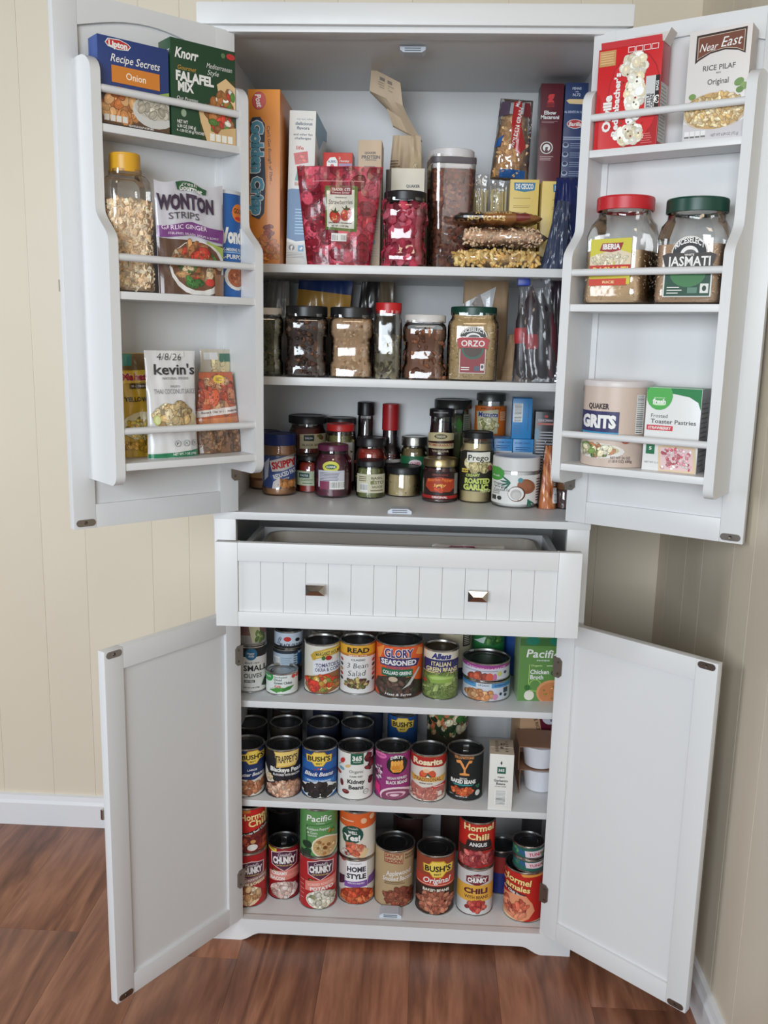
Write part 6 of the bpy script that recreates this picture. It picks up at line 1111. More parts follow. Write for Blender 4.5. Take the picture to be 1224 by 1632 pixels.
# bags lying flat
def lying(name, label, xl, xr, yt, yb, Y, dep, z, cols, n, dims, shape, core, print_=None, film=None, seed=1, tilt=0.0):
    cx = (xl+xr)/2; p = ony(cx, (yt+yb)/2, Y); k = depth(p)/FPX; L = (xr-xl)*k; hgt = (yb-yt)*k
    T = thing(name, label, 'bag', (p.x, Y+dep/2, z), 0, 'pasta bags lying on the top shelf'); T.rotation_euler = (0, tilt, 0)
    def sf(u, a, ins=0.0):
        e = max(0.0, 1-abs(u)**(5 if ins else 3.4))**(.5 if ins else .62); e = e*(.93+.07*math.sin(u*6+seed)); q = .82; hh_ = (hgt/2)*e; ca, sa = math.cos(a), math.sin(a)
        wrk = .0016*math.sin(u*17+a*3+seed)+.001*math.sin(u*31-a*5)
        f2 = lambda c: math.copysign(abs(c)**q, c)
        return (u*L/2*(1-.0*ins), -f2(ca)*(dep/2*(.55+.45*e)-ins), hgt/2+f2(sa)*max(.001, hh_-ins+wrk*(0 if ins else 1)))
    for nm, ins, mt, sc in (('film', 0.0, film or BAGFILM, 1.0), ('core', .0035, plain(core, .6), .86)):
        g = G(); nu, na = 30, 20
        vs = [sf(sc*(-1+2*i/nu), 2*PI*k_/na, ins) for i in range(nu+1) for k_ in range(na)]
        fs = [(i*na+k_, i*na+(k_+1) % na, (i+1)*na+(k_+1) % na, (i+1)*na+k_) for i in range(nu) for k_ in range(na)]+[tuple(range(na)), tuple(nu*na+k_ for k_ in range(na))]
        part(g.add(vs, fs), nm, mt, T, 60)
    if n: pieces('pasta', T, lambda R: (sf(R.uniform(-.84, .84), R.uniform(-1.2, 1.6), .0040), (0, -1, .2)), n, dims, cols, shape, seed)
    if print_:
        A = Art(0, 0, .001, .001, True); print_(A, L*1000, hgt*1000)
        A.build(lambda u, v, o: (lambda q: (q[0], q[1]-o, q[2]+o*.3))(sf(max(-1, min(1, u/(L/2))), math.asin(max(-1, min(1, (v-hgt/2)/(hgt/2)*.9))))), 'label_markings', T, FILM, .006, .004, bounds=(-L/2*.97, .002, L/2*.97, hgt-.002))
    return p, hgt
PASTA = [(238, 198, 122), (222, 176, 100), (244, 212, 148)]
q1, h1 = lying('rotini_bag', 'clear bag of golden rotini lying at the bottom of the bag pile', 713, 872, 393, 424.5, .04, .105, Z1, PASTA, 240, (.010, .0042, .0042), 'ico', (214, 166, 92), seed=2)
q2, h2 = lying('macaroni_bag', 'clear bag of small pale macaroni in the middle of the bag pile', 729, 875, 361, 397, .045, .10, Z1+h1+.0005, [(234, 198, 162), (220, 180, 142), (240, 212, 180)], 420, (.0052, .0028, .0028), 'ico', (220, 178, 138), seed=5)
def pr(A, L, h):
    A.r(-L/2, 0, -L*.16, h, (40, 32, 28)); A.t('NO YOLKS', -L*.13, h*.4, L*.42, h*.26, (226, 190, 120), .05); A.t('HOMESTYLE', -L*.05, h*.78, L*.4, h*.2, (226, 190, 120), .05); A.p([(L*.2, h*.2), (L*.36, h*.3), (L*.34, h*.8), (L*.2, h*.8)], (130, 50, 40))
q3, h3 = lying('noodle_bag', 'brown and black printed noodle bag on top of the bag pile', 722, 866, 340, 364, .05, .095, Z1+h1+h2+.001, None, 0, None, None, (150, 100, 56), pr, film=attrmat('brown_noodle_film', .3, .6), seed=7)
for o in bpy.data.objects:
    if o.name.startswith('film') and o.parent and o.parent.name.startswith('noodle_bag'): o.data.materials[0] = plain((150, 98, 54), .28, 0, 'brown_bag_film', .3, 50, .4)
# navy bag and clear bag at the right
p = ony(908, 300, .07)
T, s, fr = pouch('navy_bag', 'glossy navy bag behind the right door rack on the top shelf', (p.x+.004, .105, Z1), -.1, .070, .050, .178, .035, 'pillow', 0, .004, 3.3, plain((28, 40, 92), .22, 0, 'navy_film', .3, 45, .6), cat='bag', power=.4)
p = ony(885, 320, .05)
T, s, fr = pouch('blue_bag', 'half-empty clear blue pasta bag slumped at the right of the top shelf', (p.x+.004, .058, Z1), 0, .050, .022, .128, .028, 'stand', 0, .004, 1.3, plain((58, 68, 92), .22, 0, 'slate_film', .4, 40, .6), cat='bag', roll=.10)
A = Art(0, 0, .001, .001, True); A.p([(-26, 2), (24, 2), (22, 60), (14, 100), (-14, 100), (-24, 60)], (60, 74, 110)); A.p([(-8, 112), (12, 108), (14, 138), (-2, 138)], (222, 190, 90)); A.barcode(6, 16, 18, 46); A.build(lambda u, v, o: (lambda q: (q[0], q[1]+.003, q[2]))(s(u, v, 0)), 'label_markings', T, FILM, .006, .008)

# ---------------------------------------------------------------- things on the door racks
def ddl(D, px, py, off):
    o = D['H']+D['n']*off; q = onplane(px, py, o, D['n']); return (q-o).dot(D['e']), q.z
def dloc(D, s, off, z): v = D['H']+D['e']*s+D['n']*off; v.z = z; return v
ZA, ZB, ZC = 1.626, 1.3625, 1.081
def dbox(name, label, D, tl, tr, bl, br, off, z, dep, cols, art, side=None, cat='box', mat=None):
    s0, zt0 = ddl(D, *tl, off); s1, zt1 = ddl(D, *tr, off); s2, _ = ddl(D, *bl, off); s3, _ = ddl(D, *br, off)
    sc = (s0+s1+s2+s3)/4; w = (abs(s1-s0)+abs(s3-s2))/2; h = (zt0+zt1)/2-z
    t = carton(name, label, cat, dloc(D, sc, off, z), D['rot'], w, dep, h, cols, mat)
    A = Art(0, 0, w/100, w/100, True, seed=len(label)); H_ = h/w*100; art(A, H_); A.build(flatsurf(0), 'label_markings', t, mat or CARD, bounds=(-w/2+.0006, .0006, w/2-.0006, h-.0006))
    if side: side(t, w, dep, h)
    return t, w, h
def plate_food(A, x, y, rx, ry, cols, n, size): A.e(x, y, rx, ry, (226, 222, 214)); A.e(x, y+ry*.05, rx*.9, ry*.88, (120, 90, 66)); A.beans(x, y+ry*.05, rx*.8, ry*.75, n, cols, size, 1.5)
def f(A, H):   # onion soup box
    A.r(-50, 0, 50, H*.30, (96, 70, 52)); A.p([(-50, H*.30), (50, H*.30), (50, H*.46), (30, H*.44), (-20, H*.34), (-50, H*.40)], (70, 60, 60)); A.beans(-22, H*.24, 26, H*.15, 46, [(206, 140, 84), (176, 104, 56), (222, 170, 116)], 8, 1.5); A.e(28, H*.24, 32, H*.19, (206, 204, 200)); A.e(28, H*.28, 29, H*.13, (196, 190, 176)); A.beans(28, H*.28, 24, H*.1, 30, [(214, 206, 190), (186, 178, 160)], 6); A.p([(20, H*.42), (50, H*.50), (50, H*.44), (30, H*.36)], (150, 176, 90))
    for i in range(4): A.r(-44+i*8.5, H*.06, -37+i*8.5, H*.13, (226, 222, 214))
    A.r(-50, H*.0, 50, H*.03, (60, 44, 40)); A.r(-32, H*.50, 36, H*.69, (214, 130, 48)); A.t('Onion', 2, H*.595, 28, 9, (250, 236, 214), .01); A.t('Recipe Secrets', 2, H*.775, 70, 10, W_, .01, .3, 0); A.t('NOODLE SOUP & DIP MIX', 8, H*.04, 36, 2.4, W_)
    A.p([(-40, H*.925), (-36, H*.975), (-20, H*.985), (-8, H*.955), (-4, H*.925), (-8, H*.88), (-22, H*.865), (-36, H*.885)], (226, 226, 224)); A.p([(-38.5, H*.925), (-35, H*.965), (-20, H*.975), (-9, H*.95), (-5.5, H*.925), (-9, H*.89), (-22, H*.875), (-35, H*.895)], (190, 36, 40)); A.t('Lipton', -22, H*.925, 26, 7.5, W_, .05)
dbox('soup_mix_box', 'blue onion soup mix box on the top rack of the left door', DUL, (150, 52), (268, 79), (163, 190), (271, 212), .054, ZA, .036, ((40, 62, 122), (44, 76, 146), (50, 80, 150)), f)
def f(A, H):   # falafel box
    A.p([(-4, 0), (50, 0), (50, H*.70), (28, H*.66), (10, H*.40), (-10, H*.38), (-8, H*.2)], (60, 66, 36))
    A.p([(-10, H*.36), (2, H*.40), (16, H*.30), (24, H*.10), (14, 0), (4, 0), (-6, H*.2)], (222, 186, 136)); A.p([(20, H*.62), (34, H*.70), (50, H*.62), (50, H*.34), (36, H*.30), (24, H*.46)], (226, 190, 140)); A.beans(24, H*.34, 18, H*.10, 18, [(150, 96, 50), (176, 116, 66)], 9, 1.2); A.beans(34, H*.5, 12, H*.09, 18, [(190, 60, 50), (90, 140, 60), (236, 232, 220), (170, 110, 60)], 6); A.beans(30, H*.18, 18, H*.1, 26, [(206, 70, 56), (90, 130, 60), (236, 230, 214), (160, 104, 60)], 6); A.p([(10, 0), (26, H*.16), (50, H*.2), (50, 0)], (206, 170, 120))
    for i in range(4): A.r(8+i*9.5, H*.025, 15.5+i*9.5, H*.10, (236, 234, 226))
    A.t('Knorr', -26, H*.865, 36, 13, W_, .03, .25); A.t('Mediterranean', 24, H*.80, 40, 7, W_, -.005, .3); A.t('Style', 14, H*.73, 18, 7, W_, -.005, .3); A.e(42, H*.935, 7, 4, (190, 50, 50)); A.e(30, H*.93, 3.4, 3.4, (90, 120, 80)); A.t('Gourmet', -26, H*.72, 28, 6, (206, 160, 70), .0, .3); A.t('FALAFEL', -14, H*.635, 58, 12, W_, .05); A.t('MIX', -28, H*.53, 24, 12, W_, .05); A.t('Our Promise', -26, H*.41, 32, 4.6, W_, 0, .2); A.e(-32, H*.26, 4, 5, (150, 170, 140)); A.t('NET WT', -34, H*.17, 16, 4.4, W_); A.t('6.34 OZ (180 g)', -28, H*.125, 28, 4.4, W_); A.t('4 - 1.58 OZ (45 g) POUCHES', -22, H*.08, 42, 3.6, W_)
def sd(t, w, dep, h):
    A = Art(0, 0, .001, .001, True); A.t('Knorr', -16, h*880, 26, 8, W_, .02, .2); A.build(leftsurf(-w/2), 'label_markings', t, CARD)
dbox('falafel_box', 'dark green falafel mix box on the top rack of the left door', DUL, (271, 57), (374, 84), (274, 208), (377, 230), .054, ZA, .044, ((28, 66, 42), (34, 84, 50), (40, 92, 56)), f, sd)
def dcyl(D, xl, xr, py, offc):
    s, z = ddl(D, (xl+xr)/2, py, offc); q = dloc(D, s, offc, z); dd = depth(q); r = (xr-xl)/2*dd/FPX*1.0; return q, r
# bean jar
q, r = dcyl(DUL, 168, 238, 400, .048)
sj, zl = ddl(DUL, 205, 268, .055)
t = thing('bean_jar', 'clear square jar of dried hominy kernels with a yellow lid', 'jar', (q.x, q.y, ZB), DUL['rot']-.12, 'jars on the door racks')
hj = zl-ZB-.004; r *= .97
pf = [(r*.92, .001), (r, .006), (r, hj*.86), (r*.97, hj*.90), (r*.80, hj*.95), (r*.66, hj*.96), (r*.66, hj)]
part(G().lathe(pf, 48, 6.0), 'jar', clear('jar_plastic', (.95, .93, .90), .08, .05, .1, 20, haze=.04), t, 40)
part(G().lathe([(r*.88, .004), (r*.93, .008), (r*.93, hj*.74)], 48, 6.0), 'contents', plain((222, 188, 148), .6), t, 40)
pieces('kernels', t, (lambda r_, h_: lambda R: (lambda a: (lambda m: ((m*math.sin(a), -m*math.cos(a), R.uniform(.008, h_)), (math.sin(a), -math.cos(a), 0)))((r_*.93-.0012)*(abs(math.cos(a))**6+abs(math.sin(a))**6)**(-1/6)))(R.uniform(-2.2, 1.9)))(r, hj*.745), 1500, (.0040, .0036, .0032), [(240, 212, 176), (228, 196, 158), (246, 226, 198)], 'cube', 5)
lidpart(t, r*.70, hj-.004, hj+.026, (222, 166, 40))
# wonton pouch
s0, zt = ddl(DUL, 250, 288, .086); s1, _ = ddl(DUL, 360, 311, .086); sb0, _ = ddl(DUL, 252, 460, .09); sb1, _ = ddl(DUL, 354, 468, .09)
wt = abs(s0-s1); wb_ = abs(sb0-sb1); ht = zt-ZB+.004
T, s, fr = pouch('wonton_pouch', 'silver and purple pouch of wonton strips between the bean jar and the flour can', dloc(DUL, (s0+s1+sb0+sb1)/4, .086, ZB), DUL['rot'], wb_, wt, ht, .030, 'stand', -.02, .0022, 2.2, FILM, (206, 204, 212), top='wavy')
w = (wt+wb_)/2; A = Art(0, 0, w/100, w/100, True, seed=21); H = ht/w*100
A.p([(-50, 0), (50, 0), (50, H*.46), (-50, H*.5)], (90, 60, 44)); A.p([(20, H*.5), (50, H*.44), (50, H*.3), (28, H*.3)], (170, 190, 90)); A.e(8, H*.24, 44, H*.25, (226, 224, 220)); A.e(6, H*.26, 39, H*.22, (110, 70, 50)); A.beans(4, H*.28, 34, H*.17, 60, [(206, 150, 96), (176, 116, 70), (90, 120, 60), (226, 200, 160), (196, 66, 50)], 8, 2.2); A.beans(10, H*.36, 10, 5, 3, [(206, 60, 44)], 9, 1.5); A.beans(-8, H*.12, 12, 4, 3, [(70, 130, 60)], 9, 2); A.e(22, H*.12, 7, 5, (200, 56, 46)); A.r(30, 0, 50, H*.2, (150, 110, 84))
A.p([(-50, H*.60), (0, H*.645), (50, H*.60), (50, H*.48), (0, H*.53), (-50, H*.50)], (120, 56, 130)); A.t('GARLIC GINGER', -12, H*.60, 66, 6, (240, 226, 240), .01, 0, .03); A.t('STIR-FRIES, SALADS, SOUPS & BOWLS', 2, H*.535, 76, 3, (230, 214, 230), .01, 0, -.04); A.t('STRIPS', -12, H*.70, 44, 9, (60, 50, 66), .0); A.t('WONTON', -8, H*.82, 84, 19, (56, 36, 66), .05); A.p([(-22, H*.99), (-10, H*1.0), (24, H*.97), (22, H*.92), (-20, H*.92)], (28, 84, 50)); A.t('Fresh', -2, H*.97, 22, 5, W_, .0, .2); A.t('Gourmet', 0, H*.935, 34, 7, W_, .03, .2); A.p([(-20, H*.92), (-12, H*1.03), (-2, H*.99), (-10, H*.98)], (40, 100, 60))
A.build(s, 'label_markings', T, FILM, .005, .005, bounds=(-w/2*1.1, .001, w/2*1.1, ht-.002))
# flour can
q, r = dcyl(DUL, 313, 387, 400, .036); r *= .93; _, zt = ddl(DUL, 350, 301, .036+r)
t = thing('flour_can', 'tall blue cardboard can of flour behind the wonton pouch', 'can', (q.x, q.y, ZB), DUL['rot'], 'jars on the door racks'); h = zt-ZB
part(G().lathe([(r*.96, 0), (r, .001), (r, h-.004)], 48), 'can', plain((36, 96, 168), .4), t)
part(G().lathe([(r+.0012, h-.006), (r+.0012, h), (r-.002, h), (r-.003, h-.004), (r*.1, h-.004)], 48), 'rim', plain((206, 210, 216), .35), t)
k = 2*r/100; A = Art(0, 0, k, k, True, seed=8); H = h/k
A.e(24, H*.80, 20, 20, (226, 130, 50)); A.t('GOLD', 24, H*.82, 30, 11, (40, 30, 30), .02); A.e(24, H*.75, 12, 4, (206, 60, 40)); A.t('Wondra', 10, H*.59, 92, 32, W_, .06); A.t('QUICK-MIXING FLOUR', 4, H*.455, 88, 7, W_, .02); A.lines(-30, H*.42, 48, H*.435, 1, (150, 190, 226), .6); A.t('ALL-PURPOSE', 4, H*.39, 84, 9.5, W_, .03); A.e(18, H*.2, 34, 30, (226, 224, 220)); A.e(18, H*.2, 26, 23, (176, 96, 60)); A.beans(18, H*.2, 20, 16, 16, [(196, 116, 76), (160, 84, 50)], 6)
A.build(cylsurf(r), 'label_markings', t, PAPER, .004, bounds=(-r*.98, 0, r*.98, h-.008))
# bottom rack of the left door
def dpouch(name, label, D, tl, tr, bl, br, off, z, t_, cols, art, lean=-.03, amp=.002, seed=1.0, mat=None, style='stand', waist=0.0, top=None, yb=None):
    s0, zt = ddl(D, *tl, off); s1, zt2 = ddl(D, *tr, off); sb0, zb0 = ddl(D, *bl, off); sb1, _ = ddl(D, *br, off)
    wt = abs(s0-s1); wb = abs(sb0-sb1); zt = (zt+zt2)/2; h = zt-z
    T, s, fr = pouch(name, label, dloc(D, (s0+s1+sb0+sb1)/4, off-t_*.5, z), D['rot'], wb, wt, h, t_, style, lean, amp, seed, mat, cols, waist=waist, top=top)
    w = (wt+wb)/2; A = Art(0, 0, w/100, w/100, True, seed=int(seed*10)); art(A, h/w*100); A.build(s, 'label_markings', T, FILM, .0045, .005, bounds=(-w/2*1.15, .001, w/2*1.15, h-.001))
    return T, s, fr
def f(A, H):
    A.r(-60, H*.84, 60, H, (110, 84, 40)); A.r(-60, H*.88, -10, H, (60, 140, 130)); A.p([(-60, H*.70), (60, H*.74), (60, H*.85), (-60, H*.82)], (226, 190, 60)); A.t('Mahatma', 6, H*.775, 88, 15, (170, 36, 52), .06, 0, 0, (246, 236, 226), .03); A.r(-20, H*.66, 60, H*.71, (80, 60, 30)); A.t('SEASONING & RICE', 14, H*.685, 60, 4, W_); A.t('YELLOW RICE', 8, H*.56, 84, 10, (60, 50, 30), .03); A.e(10, H*.30, 54, H*.14, (226, 216, 176)); A.beans(10, H*.28, 48, H*.12, 60, [(236, 206, 90), (222, 180, 60), (240, 220, 130)], 7, 2); A.beans(6, H*.10, 50, H*.06, 24, [(206, 160, 50), (190, 140, 40)], 8)
dpouch('rice_pouch', 'yellow rice pouch at the left of the bottom rack', DUL, (187, 560), (258, 566), (196, 731), (258, 729), .050, ZC, .030, (206, 168, 52), f, seed=3.0, amp=.0028)
def f(A, H):
    A.p([(-60, 0), (60, 0), (60, H*.075), (0, H*.05), (-60, H*.045)], (24, 120, 80)); A.t('NET WT. 7 OZ (198g)', 18, H*.035, 50, 4, W_, .02); A.r(-26, H*.945, 26, H*1.0, (226, 224, 222)); A.t('4/8/26', -4, H*.945, 48, 13, (40, 38, 40), -.01, .15, -.02); A.t("kevin's", 6, H*.83, 80, 19, (44, 44, 48), .02); A.t('NATURAL FOODS', 6, H*.745, 52, 4.4, (150, 150, 150)); A.t('PALEO', 4, H*.67, 18, 4, (150, 150, 150)); A.t('THAI COCONUT SAUCE', 4, H*.625, 82, 9, (120, 120, 122), -.005)
    A.e(2, H*.36, 42, H*.115, (206, 190, 150)); A.beans(0, H*.39, 34, H*.12, 60, [(222, 196, 146), (206, 174, 120), (236, 216, 176), (190, 156, 104)], 9, 1.4); A.e(-34, H*.36, 7, 9, (190, 196, 110)); A.e(-33, H*.36, 5, 7, (222, 224, 160))
    for i in range(3): A.e(2+i*18, H*.135, 5.5, 5.5, (120, 124, 120)); A.e(2+i*18, H*.135, 4.6, 4.6, (216, 216, 216)); A.t('P%s' % 'GS'[i-1:i], 2+i*18, H*.135, 5, 5, (70, 74, 70))
dpouch('sauce_pouch', 'white coconut sauce pouch with a handwritten date across the top', DUL, (232, 558), (314, 560), (247, 728), (327, 725), .092, ZC, .030, (222, 220, 220), f, seed=1.4, amp=.0015, waist=.004)
def f(A, H):
    A.p([(-30, H*.5), (40, H*.5), (44, H*.92), (-10, H*.96)], (206, 190, 150)); A.beans(6, H*.72, 26, H*.2, 40, [(226, 206, 160), (206, 180, 130), (190, 160, 110)], 9, 1.6); A.r(10, H*.88, 44, H*.96, (60, 110, 90)); A.r(-40, H*.9, 4, H*.97, (214, 214, 214))
dpouch('noodle_pouch', 'clear-topped pouch of pale noodles behind the bacon pouch', DUL, (322, 556), (370, 558), (326, 724), (378, 722), .036, ZC, .026, (196, 186, 170), f, seed=5.0, lean=0.0)
def f(A, H):
    A.r(-60, H*.34, 60, H, (190, 96, 60)); A.beans(-4, H*.72, 46, H*.2, 40, [(196, 92, 60), (176, 70, 46), (222, 140, 96), (226, 176, 130)], 17, 1.7); A.e(4, H*.91, 13, 9, (226, 190, 70)); A.lines(-3, H*.89, 12, H*.93, 3, (120, 70, 30)); A.p([(-60, H*.44), (60, H*.50), (60, H*.58), (-60, H*.52)], (226, 216, 210)); A.t('Bacon & Cheddar Cheeseball Mix', 4, H*.515, 92, 5, (90, 50, 40), .02, .1, .05); A.p([(-60, H*.34), (60, H*.38), (60, H*.45), (-60, H*.42)], (206, 130, 84)); A.r(-60, 0, 60, H*.335, (128, 92, 66)); A.beans(0, H*.16, 50, H*.15, 90, [(140, 100, 70), (110, 78, 54), (160, 120, 88)], 6, 1.4, True)
dpouch('mix_pouch', 'pouch with an orange bacon picture header above brown crumbs', DUL, (316, 595), (369, 592), (325, 727), (401, 722), .070, ZC, .030, (150, 110, 84), f, seed=6.0, amp=.003, lean=-.05)

# right door
def f(A, H):   # popcorn
    A.r(-48, H*.83, -22, H*.98, (196, 150, 96)); A.lines(-46, H*.85, -24, H*.97, 5, (226, 190, 140), .3); A.p([(-10, 0), (50, 0), (50, H*.3), (20, H*.12)], (176, 30, 34)); A.e(10, H*.50, 42, H*.45, (170, 24, 32)); A.e(10, H*.50, 40.5, H*.435, (206, 36, 40))
    A.beans(10, H*.80, 20, H*.10, 60, [(240, 234, 214), (226, 214, 184), (246, 242, 228)], 6, 1.1, dark=.93); A.beans(12, H*.48, 12, H*.26, 80, [(240, 234, 214), (226, 210, 176), (246, 242, 228)], 6, 1.1, dark=.93); A.beans(6, H*.14, 22, H*.08, 60, [(240, 234, 214), (226, 214, 184), (246, 242, 228)], 6, 1.1, dark=.93); A.beans(8, H*.45, 30, H*.40, 30, [(150, 40, 40), (120, 100, 60)], 1.2, 1, hi=False)
    A.t('Orville', -31, H*.36, 54, 13, W_, .05, 0, 1.57); A.t("Redenbacher's", -17, H*.44, 92, 9.5, W_, .04, 0, 1.57); A.p([(28, H*.30), (42, H*.30), (44, H*.68), (28, H*.68)], (206, 206, 204)); A.t('KETTLE', 33, H*.43, 24, 5, (60, 56, 56), .04, 0, 1.57); A.t('CORN', 39, H*.43, 22, 5, (60, 56, 56), .04, 0, 1.57); A.r(43, H*.30, 49, H*.68, (34, 30, 30)); A.e(47, H*.45, 5, 6, W_); A.t('3', 47, H*.45, 5, 8, K_, .05); A.t('BAGS', 46, H*.58, 14, 4, W_, .02, 0, 1.57)
    A.lines(26, H*.03, 44, H*.14, 5, (226, 120, 120), .3)
    for i in range(4):
        x = 3+i*12; A.r(x-6, H*.93, x+5, H*.985, (240, 210, 210)); A.r(x-5, H*.937, x+4, H*.978, (190, 34, 38))
def sd(t, w, dep, h):
    A = Art(0, 0, .001, .001, True, seed=2); A.r(2, 8, dep*1000-2, h*620, (196, 192, 186)); A.lines(5, 12, dep*1000-5, h*600, 16, (120, 116, 112), .3); A.r(4, h*300, dep*1000-4, h*303, (60, 60, 60)); A.build(rightsurf(w/2), 'label_markings', t, CARD)
t, w, h = dbox('popcorn_box', 'open red kettle corn popcorn box on the top rack of the right door', DUR, (954.5, 78), (1056, 67), (946, 236), (1047, 228), .054, ZA, .044, ((206, 36, 40), (176, 30, 36), (226, 220, 214)), f, sd)
g = G(); M = Matrix.Translation((0, .038, h)) @ Matrix.Rotation(-.35, 4, 'X'); g.box(-w*.1, w*.48, 0, .0012, 0, .030, 0, M=M); M = Matrix.Translation((0, .001, h)) @ Matrix.Rotation(.25, 4, 'X'); g.box(-w*.46, w*.48, 0, .0012, 0, .008, 0, M=M); M = Matrix.Translation((w*.5, .02, h)) @ Matrix.Rotation(.5, 4, 'Y'); g.box(-.0006, .0006, -.018, .016, 0, .022, 0, M=M)
g.build('open_flap', plain((222, 214, 208), .5), t, None)
g = G(); M = Matrix.Translation((0, .0, h)) @ Matrix.Rotation(.25, 4, 'X'); g.box(-w*.46, w*.48, -.0004, .0008, 0, .010, 0, M=M); o = g.build('printed_flap', plain((196, 34, 40), .4), t, None)
def f(A, H):   # rice pilaf
    A.p([(-38, H*.955), (42, H*.975), (42, H*.745), (30, H*.78), (10, H*.80), (-14, H*.78), (-32, H*.73), (-38, H*.705)], (60, 40, 32)); A.p([(-35, H*.935), (39.5, H*.955), (39.5, H*.765), (28, H*.797), (10, H*.815), (-14, H*.796), (-32, H*.748), (-35, H*.735)], (206, 190, 170)); A.p([(-34, H*.93), (38.5, H*.95), (38.5, H*.772), (28, H*.803), (10, H*.82), (-14, H*.80), (-31, H*.755), (-34, H*.745)], (116, 66, 48)); A.t('Near', -17, H*.845, 30, 13, W_, .0, .35, .03); A.t('East', 19, H*.875, 34, 16, W_, .0, .35, .03)
    A.t('RICE PILAF', 2, H*.655, 52, 8.5, (90, 84, 82), .01); A.t('MIX', 2, H*.605, 8, 2.6, (140, 134, 130)); A.t('Original', 2, H*.53, 34, 9, (90, 84, 82), .01); A.e(36, H*.50, 8, 6, (120, 150, 90), .4); A.e(44, H*.46, 6, 6, (140, 166, 104)); A.e(38, H*.43, 6, 5, (110, 140, 80)); A.e(-38, H*.41, 6, 5, (120, 150, 84)); A.e(0, H*.26, 52, H*.175, (206, 190, 170)); A.e(0, H*.265, 49, H*.165, (200, 164, 110)); A.beans(0, H*.27, 46, H*.15, 190, [(226, 198, 146), (206, 170, 112), (236, 216, 176)], 5, 2.2); A.r(-50, 0, 50, H*.04, (196, 190, 190))
    A.p([(-50, H*.17), (-30, H*.12), (0, H*.095), (30, H*.12), (50, H*.17), (50, 0), (-50, 0)], (206, 202, 204)); A.t('NET WT 6.09 OZ (172 g)', 20, H*.045, 44, 4.6, (90, 84, 84), .01)
    for i in range(4): A.r(-46+i*9, H*.035, -38.5+i*9, H*.095, (232, 230, 228)); A.r(-46+i*9, H*.035, -38.5+i*9, H*.05, (110, 106, 104))
dbox('rice_mix_box', 'white rice pilaf box with a brown banner on the right door', DUR, (1100, 50), (1199, 37), (1087, 224), (1186, 216), .054, ZA, .042, ((222, 216, 212), (176, 166, 156), (206, 200, 196)), f)
def djar(label, D, xl, xr, ybody, lid, sq, fill, fillfrac, off, lidpx, rot, cols, art, name='rice_jar'):
    q, r = dcyl(D, xl, xr, ybody, off); _, zl0 = ddl(D, (xl+xr)/2, lidpx[1], off); _, zl1 = ddl(D, (xl+xr)/2, lidpx[0], off)
    t = thing(name, label, 'jar', (q.x, q.y, ZB), D['rot']+rot, 'jars on the door racks')
    hb = zl1-ZB-.014; rl = r*.78; r = r*.90
    pf = [(r*.93, .001, sq), (r, .006, sq), (r, hb*.16, sq), (r*.975, hb*.2, sq), (r*.975, hb*.64, sq), (r*.99, hb*.72, sq), (r*.95, hb*.84, 3.5), (rl*.97, hb*.92, 2.2), (rl*.97, hb, 2)]
    SY = min(1.0, (.098-off)/r) if r > 0 else 1
    part(G().lathe(pf, 56, sq, sy=SY), 'jar', PLASTIC, t, 40)
    fl = [(r*.90, .004, sq), (r*.965, .008, sq), (r*.955, hb*fillfrac*.5, sq), (r*.955, hb*fillfrac, sq)]
    part(G().lathe(fl, 56, sq, sy=SY), 'rice', plain(fill, .65, 0, None, .6, 350), t, 40)
    pieces('grains', t, lambda R: (lambda a: (lambda m: ((m*math.sin(a), -m*math.cos(a)*SY, R.uniform(.006, hb*fillfrac)), (math.sin(a), -math.cos(a), 0)))((r*.957)*(abs(math.cos(a))**sq+abs(math.sin(a))**sq)**(-1/sq)))(R.uniform(-2.2, 2.2)), 500, (.0036, .0011, .0011), cols, 'flake', 9)
    lidpart(t, rl*1.04, hb-.003, hb+.020, lid)
    k = 2*r/100; A = Art(0, 0, k, k, True, seed=15); art(A, hb/k); A.build(flatsurf(-r*1.003*SY), 'label_markings', t, PAPER)
    return t
def f(A, H):
    A.r(-34, H*.10+16, 36, H*.68, (206, 196, 60)); A.p([(-34, H*.30), (-20, H*.40), (0, H*.46), (20, H*.42), (36, H*.36), (36, H*.52), (10, H*.58), (-34, H*.50)], (222, 206, 176)); A.beans(0, H*.46, 30, 10, 70, [(230, 220, 196), (210, 196, 164)], 4, 2.4); A.p([(-18, H*.56), (-14, H*.635), (22, H*.635), (18, H*.56), (2, H*.54)], (150, 36, 44)); A.t('IBERIA', 2, H*.60, 30, 8, W_, .04); A.r(-34, H*.30, 36, H*.41, (190, 44, 36)); A.t('BASMATI', 2, H*.355, 60, 11, (236, 200, 90), .02); A.r(-34, H*.20, 30, H*.27, (206, 66, 40)); A.t('RICE', 0, H*.235, 20, 4, (240, 220, 160))
djar('clear jar of basmati rice with a red lid on the right door', DUR, 936, 1046, 420, (196, 36, 44), 6.0, (206, 176, 140), .56, .052, (322, 345), -.12, [(222, 196, 160), (206, 178, 140), (232, 212, 180)], f)
